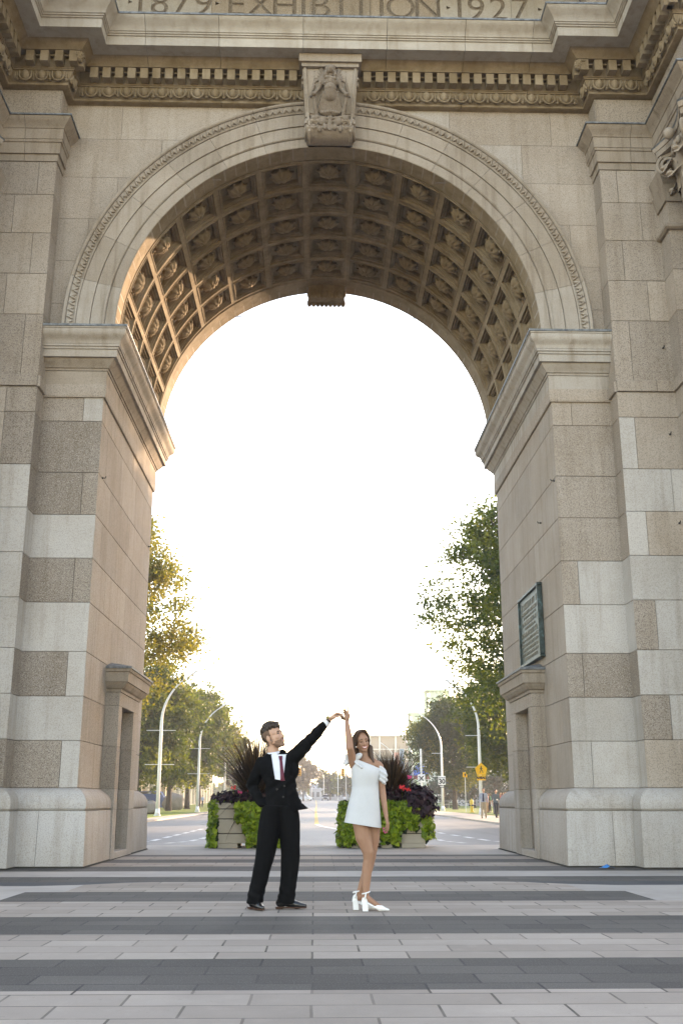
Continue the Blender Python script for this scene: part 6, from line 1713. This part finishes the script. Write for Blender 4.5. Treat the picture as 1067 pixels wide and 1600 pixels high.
def shoe_m(M, parent):
    P = lambda x, y, z: M @ Vector((x, y, z)); R3 = M.to_3x3()
    s = empty('shoe', (0, 0, 0), 0, parent=parent)
    blob('upper', [('e', P(0, .02, .052), (.038, .055, .042), R3), ('c', P(0, .03, .06), P(0, -.045, .080), .040, .036), ('c', P(0, -.02, .062), P(0, -.14, .034), .040, .036), ('c', P(0, -.13, .032), P(0, -.215, .026), .036, .020), ('c', P(0, .02, .07), P(0, .02, .11), .036, .038)], SHOEB, s, voxel=.005, smooth=2)
    mb = MB(); out = [(-.036, .065), (-.040, .0), (-.036, -.07), (-.046, -.13), (-.036, -.19), (-.012, -.232), (.012, -.232), (.036, -.19), (.046, -.13), (.036, -.07), (.040, .0), (.036, .065), (0, .078)]
    n = len(out); mb.add([P(x, y, .006) for x, y in out]+[P(x*1.02, y, .018) for x, y in out], [tuple(range(n)), tuple(range(2*n-1, n-1, -1))]+[(k, (k+1) % n, (k+1) % n+n, k+n) for k in range(n)])
    mb.build('sole', SOLEB, s); mb = MB(); hq = [(-.034, .0), (.034, .0), (.034, .06), (0, .074), (-.034, .06)]; mb.add([P(x, y, -.004) for x, y in hq]+[P(x, y, .0055) for x, y in hq], [(0, 1, 2, 3, 4), (9, 8, 7, 6, 5)]+[(k, (k+1) % 5, (k+1) % 5+5, k+5) for k in range(5)]); mb.build('heel', SOLEB, s)
    mb = MB()
    for k in range(4): mb.tube([P(-.018, -.045-.016*k, .097-.010*k), P(.0, -.050-.016*k, .102-.010*k), P(.018, -.045-.016*k, .097-.010*k)], .0022, 5)
    mb.build('laces', BLACKP, s)
shoe_m(Matrix.Translation((-.235, .0, .005)) @ Matrix.Rotation(R(28), 4, 'Z'), man); shoe_m(Matrix.Translation((.055, .02, .005)) @ Matrix.Rotation(R(84), 4, 'Z'), man)

# ================= the woman
wom = empty('person', (.50, 10.50, 0), 0, 'smiling woman in short white one-shoulder dress and white heels, one arm raised', 'person')
MW = Matrix.Translation((-.033, -.015, 1.590)) @ Matrix.Rotation(R(14), 4, 'Z') @ Matrix.Rotation(R(5), 4, 'X') @ Matrix.Rotation(R(-9), 4, 'Y')
sw = .875
E2 = head_elems(MW, sw, True)
E2 += [('c', (-.025, .015, 1.54), (-.002, .02, 1.42), .043, .046), ('c', (-.105, .01, 1.375), (.125, .015, 1.365), .042, .045), ('c', (-.02, .02, 1.42), (.09, .02, 1.39), .045, .04), ('e', (.0, .01, 1.29), (.125, .078, .12)),
       ('e', (.0, .01, 1.12), (.100, .07, .13)), ('e', (.0, .01, .93), (.135, .10, .12)),
       ('c', (-.115, .0, 1.365), (-.158, -.13, 1.525), .046, .036), ('c', (-.158, -.13, 1.525), (-.165, -.10, 1.62), .036, .035), ('c', (-.165, -.10, 1.62), (-.186, -.03, 1.785), .035, .0225),
       ('c', (.140, .015, 1.350), (.165, .025, 1.13), .044, .034), ('c', (.165, .025, 1.13), (.175, .01, 1.05), .034, .034), ('c', (.175, .01, 1.05), (.200, -.02, .875), .033, .021),
       ('c', (-.058, -.01, .90), (-.026, -.015, .68), .090, .078), ('c', (-.026, -.015, .68), (.020, -.02, .545), .078, .056), ('c', (.020, -.02, .545), (.020, -.015, .49), .056, .048), ('c', (.02, -.012, .47), (.008, .0, .37), .047, .050), ('c', (.008, .0, .37), (-.004, -.01, .15), .049, .031),
       ('c', (.062, .06, .90), (.068, .075, .68), .090, .074), ('c', (.068, .075, .68), (.058, .085, .53), .074, .052), ('c', (.058, .085, .50), (.020, .105, .37), .047, .049), ('c', (.020, .105, .37), (-.062, .125, .15), .048, .031),
       ('c', (-.010, -.01, .135), (-.020, -.01, .10), .030, .026), ('c', (-.004, -.01, .13), (.085, -.005, .070), .030, .026), ('c', (.085, -.005, .066), (.165, .0, .028), .026, .016),
       ('c', (-.066, .125, .135), (-.080, .125, .10), .030, .026), ('c', (-.060, .125, .13), (.03, .12, .070), .030, .026), ('c', (.03, .12, .066), (.11, .12, .028), .026, .016)]
hw1, tw1 = hand_elems((-.186, -.03, 1.785), (-.02, .05, 1), (-.75, -.6, .1), curls=(.02, .50, .58, .60), spread=.08, thumb=(.85, .45, .35), s=.88, handed=1, r=.0086)
hw2, tw2 = hand_elems((.200, -.02, .875), (.20, -.10, -.97), (-.75, .35, 0), curls=(.30, .38, .45, .5), spread=.06, thumb=(.5, .8, .35), s=.88, handed=1, r=.0086)
E2 += hw1+hw2
wb = blob('body', E2, SKIN_W, wom, voxel=.0042, smooth=2); tw = bvh(wb.data); MWi = MW.inverted()
for sx in (-1, 1):
    facial('eyebrow', tw, MW, [(sx*.013, .030), (sx*.029, .0365), (sx*.045, .028)], [.0028, .0038, .0020], HAIR2, wom, sw)
    facial('closed_eye', tw, MW, [(sx*.018, .010), (sx*.026, .0055), (sx*.034, .0045), (sx*.044, .0095)], [.0024, .0042, .0046, .0030], LASH, wom, sw)
facial('upper_lip', tw, MW, [(-.029, -.0445), (-.015, -.050), (0, -.0515), (.015, -.050), (.029, -.0445)], [.0015, .0028, .003, .0028, .0015], LIPW, wom, sw)
facial('teeth', tw, MW, [(-.023, -.0495), (-.012, -.0560), (0, -.0580), (.012, -.0560), (.023, -.0495)], [.0018, .0046, .0054, .0046, .0018], TEETH, wom, sw, off=.0002)
facial('lower_lip', tw, MW, [(-.026, -.051), (-.013, -.0635), (0, -.067), (.013, -.0635), (.026, -.051)], [.0014, .0028, .0034, .0028, .0014], LIPW, wom, sw)
Hw = []; wp = lambda x, y, z: MW @ (Vector((x, y, z))*sw); W3 = MW.to_3x3(); rd = random.Random(9)
Hw += [('e', wp(0, .030, .060), (.080*sw, .092*sw, .082*sw), W3), ('e', wp(0, .075, .0), (.072*sw, .050*sw, .085*sw), W3)]
for sx in (-1, 1):      # centre parting, hair swept to either side and down behind the ears
    for k in range(9):
        y0 = -.066+.017*k
        pts = [wp(sx*.004, y0+.010, .132-.0006*k*k), wp(sx*.036, y0-.004, .122-.002*k), wp(sx*.066, y0+.012+.012*(1-k/9), .066), wp(sx*.076, y0+.035, .010), wp(sx*.074, max(.02, y0+.045), -.055)]
        for a, b in zip(pts[:-1], pts[1:]): Hw.append(('c', a, b, .0135, .0135, 8, 3))
hang = [((.050, .03, 1.53), (.060, .03, 1.44), (.072, .00, 1.375)), ((.045, .045, 1.54), (.062, .06, 1.44), (.07, .06, 1.34)), ((.050, .01, 1.535), (.060, -.005, 1.45), (.080, -.028, 1.395)), ((-.055, .05, 1.52), (-.05, .07, 1.42), (-.04, .07, 1.33)), ((0, .075, 1.52), (0, .085, 1.42), (.01, .08, 1.32)), ((-.088, .03, 1.55), (-.092, .04, 1.47), (-.085, .05, 1.40)), ((-.03, .07, 1.5), (-.03, .085, 1.4), (-.02, .075, 1.30)), ((.035, .065, 1.5), (.04, .08, 1.4), (.04, .075, 1.31))]
for a, b, c in hang: Hw += [('c', a, b, .028, .022), ('c', b, c, .022, .009)]
for k in range(14):
    x = rd.uniform(.04, .066); Hw.append(('c', (x, rd.uniform(-.01, .05), 1.53), (x+.02+rd.uniform(-.01, .015), rd.uniform(-.02, .04), 1.385+rd.uniform(-.01, .03)), .009, .004, 8, 3))
blob('hair', Hw, HAIR2, wom, voxel=.0045, smooth=1)
mb = MB(); p = wp(-.078, -.004, -.045); mb.ellip(p, .008, .008, .008, 10, 8); mb.build('earring', PEARL, wom, smooth=True)
# dress
nd = 56; rings = [(.80, -.034, .182, .148), (.86, -.028, .174, .143), (.95, -.020, .162, .134), (1.05, -.010, .146, .120), (1.13, -.004, .134, .108), (1.18, -.002, .131, .103), (1.24, .0, .138, .108), (1.30, .004, .146, .112), (1.345, .006, .148, .104), (1.385, .002, .140, .090), (1.39, .002, .134, .084), (1.34, .004, .138, .092)]
vs = []
for i, (z, cx, rx, ry) in enumerate(rings):
    for j in range(nd):
        a = 2*PI*j/nd; x = cx+rx*math.cos(a); y = .008+ry*math.sin(a)*(1.08 if math.sin(a) < 0 and 1.2 < z < 1.34 else 1)
        zz = z
        if i >= 7: zz = z-.36*(x+.01)*(z-1.28)/.105*(1 if math.sin(a) < .3 else .8)
        if i == 7: zz = z-.08*x
        fold = .0065*math.sin(a*5+1.2)*max(0, (1.02-z)/.22)+.0028*math.sin(a*9+z*24)*max(0, 1-abs(z-1.16)/.2)
        x += fold*math.cos(a); y += fold*math.sin(a)
        if i < 4: w = (4-i)/4; zz += w*(-.15*x-.012+.03*math.sin(a)*0)
        vs.append((x, y, zz))
fs = [(i*nd+j, i*nd+(j+1) % nd, (i+1)*nd+(j+1) % nd, (i+1)*nd+j) for i in range(len(rings)-1) for j in range(nd)]
# inside of the skirt
base = len(vs); vs += [(x*.985-.0005, y*.985, z+.002) for x, y, z in vs[:nd]]; vs += [((x+.034)*.80-.030, y*.80, z+.16) for x, y, z in vs[:nd]]
fs += [(j, base+j, base+(j+1) % nd, (j+1) % nd) for j in range(nd)]+[(base+j, base+nd+j, base+nd+(j+1) % nd, base+(j+1) % nd) for j in range(nd)]+[tuple(base+nd+j for j in range(nd))]
mb = MB(); mb.add(vs, fs); dr = mb.build('dress', DRESS, wom, smooth='auto')
# bow on the raised shoulder, gathered band on the other arm
blob('shoulder_bow', [('e', (-.075, -.055, 1.445), (.050, .026, .030), Matrix.Rotation(R(-38), 3, 'Y')), ('e', (-.160, .015, 1.425), (.060, .022, .030), Matrix.Rotation(R(52), 3, 'Y')), ('c', (-.115, -.04, 1.42), (-.105, -.055, 1.41), .020, .020),
     ('c', (-.105, -.06, 1.41), (-.045, -.095, 1.345), .014, .024, 12, 4, .5), ('c', (-.12, -.05, 1.41), (-.075, -.09, 1.365), .014, .020, 12, 4, .5), ('c', (-.125, .02, 1.42), (-.185, .045, 1.375), .016, .026, 12, 4, .5), ('c', (-.125, .0, 1.415), (-.055, .02, 1.405), .030, .028, 12, 4, .7), ('c', (-.12, -.03, 1.41), (-.10, -.04, 1.30), .016, .022, 12, 4, .7)], DRESS, wom, voxel=.005, smooth=2)
blob('gathered_sleeve', [('c', (.148, .0, 1.330), (.165, -.005, 1.285), .036, .048), ('c', (.160, .01, 1.285), (.172, .02, 1.225), .048, .044), ('e', (.190, -.02, 1.270), (.028, .028, .042)), ('e', (.196, -.005, 1.225), (.024, .028, .030)), ('e', (.160, -.035, 1.235), (.030, .022, .036)), ('c', (.165, .02, 1.225), (.168, .02, 1.195), .040, .037), ('e', (.178, -.03, 1.200), (.020, .018, .022))], DRESS, wom, voxel=.005, smooth=2, deform=lambda co, n: co+n*.004*math.sin(co.z*140+co.x*90))
mb = MB()
for t_ in tw2[:4]: mb.ellip(t_, .0075, .0075, .010, 8, 6)
mb.build('fingernails', NAIL, wom, smooth=True)
def pump(M, parent):
    P = lambda x, y, z: M @ Vector((x, y, z)); R3 = M.to_3x3(); s = empty('shoe', (0, 0, 0), 0, parent=parent)     # toe towards +x, heel over the origin
    blob('upper', [('c', P(.135, 0, .028), P(.215, 0, .013), .033, .011, 14, 5, .85), ('c', P(.115, 0, .035), P(.15, 0, .026), .030, .034, 14, 5, .8), ('c', P(-.012, 0, .085), P(-.008, 0, .115), .032, .030), ('c', P(.0, 0, .080), P(.10, 0, .030), .022, .020, 14, 5, .6)], SHOEW, s, voxel=.004, smooth=2)
    mb = MB(); mb.add([P(x, y, z) for x, y, z in ((-.032, -.026, .0), (.022, -.026, 0), (.022, .026, 0), (-.032, .026, 0), (-.036, -.028, .085), (.016, -.028, .085), (.016, .028, .085), (-.036, .028, .085))], [(0, 3, 2, 1), (4, 5, 6, 7), (0, 1, 5, 4), (1, 2, 6, 5), (2, 3, 7, 6), (3, 0, 4, 7)]); mb.build('heel', SHOEW, s, bevel=.004)
    mb = MB(); pts = [P(.036*math.cos(2*PI*k/18)+.002, .036*math.sin(2*PI*k/18), .168+.010*math.cos(2*PI*k/18)) for k in range(19)]; mb.tube(pts, .0065, 6); mb.build('ankle_strap', SHOEW, s, smooth=True)
    mb = MB()
    for y in (-1, 1): mb.tube([P(-.010, y*.034, .110), P(-.006, y*.037, .140), P(.0, y*.037, .165)], [.010, .007, .005], 6)
    mb.build('side_strap', SHOEW, s, smooth=True)
pump(Matrix.Translation((-.004, -.012, .002)), wom); pump(Matrix.Translation((-.088, .125, .002)) @ Matrix.Rotation(R(-4), 4, 'Z'), wom)

# ================= people far behind
def far_person(loc, rz, label, top, bottom, hair, skin, group=None, coat=None, step=.18, bag=None, hh=1.74, vox=.016, seed=0):
    rd = random.Random(seed); k = hh/1.74; t = empty('person', loc, rz, label, 'person', group); xf = Matrix.Scale(k, 4)
    a1, a2 = rd.uniform(-.12, .12), rd.uniform(-.12, .12)
    E = [('e', (0, 0, 1.63), (.075, .092, .112)), ('e', (0, -.088, 1.615), (.014, .018, .02)), ('e', (-.078, .01, 1.61), (.012, .02, .03)), ('e', (.078, .01, 1.61), (.012, .02, .03)), ('c', (0, .01, 1.55), (0, .015, 1.42), .055, .06), ('e', (0, .01, 1.28), (.15, .09, .18)), ('e', (0, .01, 1.02), (.14, .09, .16)),
         ('c', (-.18, .01, 1.40), (-.24, .03+a1*.3, 1.12), .045, .036), ('c', (-.24, .03+a1*.3, 1.12), (-.235, a1-.05, .88), .034, .024), ('c', (.18, .01, 1.40), (.24, .03+a2*.3, 1.12), .045, .036), ('c', (.24, .03+a2*.3, 1.12), (.235, a2-.05, .88), .034, .024),
         ('c', (-.09, 0, .92), (-.095, -step*.55, .50), .075, .05), ('c', (-.095, -step*.55, .50), (-.09, -step, .09), .05, .036), ('c', (.09, 0, .92), (.095, step*.30, .50), .075, .05), ('c', (.095, step*.30, .50), (.09, step, .12), .05, .036)]
    h1, _ = hand_elems((-.235, a1-.05, .88), (0, -.1, -1), (.9, .2, 0), s=.95, r=.010); h2, _ = hand_elems((.235, a2-.05, .88), (0, -.1, -1), (-.9, .2, 0), s=.95, handed=-1, r=.010)
    blob('body', E+h1+h2, skin, t, voxel=min(.014, vox*.83), smooth=1, xf=xf)
    sl = [('l', [((0, 0, .93), .165, .115), ((0, 0, 1.10), .155, .110), ((0, 0, 1.28), .18, .115), ((0, .005, 1.40), .19, .09), ((0, .012, 1.47), .08, .065)], 20), ('c', (-.17, .01, 1.395), (.17, .01, 1.395), .062, .062)]
    lg = (.235, a1-.03, .93) if coat else None
    for s, a in ((-1, a1), (1, a2)):
        sl += [('c', (s*.18, .01, 1.385), (s*.24, .03+a*.3, 1.12), .060, .050)]
        if coat: sl += [('c', (s*.24, .03+a*.3, 1.12), (s*.236, a-.03, .92), .050, .040)]
        else: sl += []
    blob('jacket' if coat else 'shirt', sl, coat or top, t, voxel=vox, smooth=2, deform=wrinkle(.008, 10, seed), xf=xf)
    if coat:
        mb = MB(); mb.add([(-.035, -.128, 1.43), (.035, -.128, 1.43), (.055, -.132, .98), (-.055, -.132, .98)], [(0, 1, 2, 3)]); mb.add([(-.035, -.11, 1.43), (.035, -.11, 1.43), (.055, -.11, .98), (-.055, -.11, .98)], [(3, 2, 1, 0)]); mb.build('shirt', top, t, xf=xf)
    blob('trousers', [('e', (0, .0, .93), (.16, .115, .10)), ('c', (-.085, 0, .90), (-.095, -step*.55, .50), .095, .075), ('c', (-.095, -step*.55, .50), (-.09, -step, .12), .075, .062), ('c', (.085, 0, .90), (.095, step*.30, .50), .095, .075), ('c', (.095, step*.30, .50), (.09, step, .14), .075, .062)], bottom, t, voxel=vox, smooth=2, deform=wrinkle(.008, 10, seed+3), xf=xf)
    for x, y in ((-.09, -step), (.09, step)):
        blob('shoe', [('c', (x, y+.03, .05), (x, y-.14, .035), .045, .035)], SHOEB, t, voxel=.012, smooth=1, xf=xf)
    blob('hair', [('e', (0, .02, 1.665), (.083, .094, .090)), ('e', (0, .05, 1.60), (.07, .06, .09))], hair, t, voxel=.012, smooth=1, deform=wrinkle(.01, 30, seed), xf=xf)
    if bag:
        mb = MB(); mb.obox(bag[0], (1, 0, 0), (0, 1, 0), (0, 0, 1), *bag[1]); mb.build('badge', bag[2], t, bevel=.004, xf=xf)
    return t
CL = {n: cloth_mat(n, a, [x*1.25 for x in a], scale=80) for n, a in dict(grey_blue_cloth=(.30,.33,.40), navy_cloth=(.015,.02,.05), khaki_cloth=(.33,.27,.19), teal_grey_cloth=(.09,.12,.14), dark_denim=(.02,.03,.045), salmon_cloth=(.55,.16,.14), black_cloth=(.02,.02,.022), pink_cloth=(.58,.10,.17), tan_cloth=(.40,.24,.13), green_cloth=(.10,.32,.16), white_cloth=(.65,.65,.66), pale_blue_cloth=(.30,.40,.55)).items()}
far_person((10.45, 65.8, H(66)+.082), R(-18), 'man walking in light grey-blue jacket and khaki trousers on the right pavement', CL['navy_cloth'], CL['khaki_cloth'], HAIR, SKIN_M, coat=CL['grey_blue_cloth'], hh=1.80, seed=1, vox=.012)
far_person((11.50, 67.4, H(67)+.082), R(12), 'man in dark teal shirt with white badge walking beside the man in khaki', CL['teal_grey_cloth'], CL['dark_denim'], HAIR, SKIN_M, hh=1.74, seed=2, vox=.012, bag=((.02, -.13, 1.12), (.05, .006, .04), SIGNW))
crowd = [(13.9, 94.6, 'black_cloth', 'tan_cloth', 'person in black top and tan trousers at the left end of the crowd'), (14.9, 95.2, 'salmon_cloth', 'tan_cloth', 'person in salmon top with tan shorts in the crowd, between the two walking men'), (15.5, 96.6, 'black_cloth', 'dark_denim', 'person in black behind the salmon top'),
         (16.15, 97.2, 'green_cloth', 'black_cloth', 'person in green standing deepest in the crowd'), (16.6, 95.0, 'black_cloth', 'tan_cloth', 'person in black top just behind the man with badge'), (17.3, 96.4, 'pale_blue_cloth', 'dark_denim', 'person in pale blue right of the man with badge'),
         (17.9, 94.5, 'pink_cloth', 'tan_cloth', 'person in pink top right of the man with badge'), (18.5, 96.0, 'black_cloth', 'black_cloth', 'person in black right of the pink top'), (19.0, 94.8, 'tan_cloth', 'black_cloth', 'person in tan top near the edge of the pier'), (14.3, 96.8, 'navy_cloth', 'khaki_cloth', 'person in navy at the back of the crowd, by the lamp pole'),
         (16.9, 93.2, 'salmon_cloth', 'dark_denim', 'person in salmon top and dark jeans nearest the pier edge'), (17.6, 92.6, 'pink_cloth', 'black_cloth', 'person in pink top and black trousers at the front of the crowd'), (13.0, 93.4, 'tan_cloth', 'dark_denim', 'person in tan top left of the crowd, behind the khaki trousers'), (18.3, 93.0, 'green_cloth', 'tan_cloth', 'person in green top at the front of the crowd by the pier')]
for i, (x, y, a, b, lb) in enumerate(crowd):
    x = 15.05+(x-13.9)*.42
    far_person((x, y, H(y)+.086), random.Random(i).uniform(-2.6, 2.6), lb, CL[a], CL[b], (HAIR, HAIR2)[i % 2], (SKIN_M, SKIN_W)[i % 2], group='crowd behind the dark benches', hh=1.62+.16*random.Random(i+9).random(), seed=10+i, step=.05, vox=.018)
far_person((-16.6, 158, H(158)+.085), R(30), 'person in blue top walking by the left columned hall', CL['pale_blue_cloth'], CL['dark_denim'], HAIR, SKIN_M, seed=31, group='distant pedestrians'); far_person((-17.6, 161, H(161)+.085), R(-20), 'person in white walking by the left columned hall', CL['white_cloth'], CL['white_cloth'], HAIR2, SKIN_W, seed=32, group='distant pedestrians')
far_person((5.6, 202, H(202)+.0), R(10), 'distant pedestrian in white and navy crossing at the woman\'s waist', CL['white_cloth'], CL['navy_cloth'], HAIR, SKIN_M, seed=33, group='distant pedestrians')
# ------------------------------------------------------------------ haze over the far street
hz = bpy.data.materials.new('haze_air'); hz.use_nodes = True; ht = hz.node_tree; ht.nodes.clear()
hv = ht.nodes.new('ShaderNodeVolumePrincipled'); hv.inputs['Color'].default_value = (.93, .95, 1, 1); hv.inputs['Density'].default_value = .00055; hv.inputs['Anisotropy'].default_value = .35
hq = ht.nodes.new('ShaderNodeOutputMaterial'); ht.links.new(hv.outputs[0], hq.inputs['Volume'])
mb = MB(); mb.box((-3100, -70, -1.2), (3100, 3600, 64)); o = mb.build('haze', hz); setp(o, kind='stuff')
bpy.data.scenes.remove(TS)
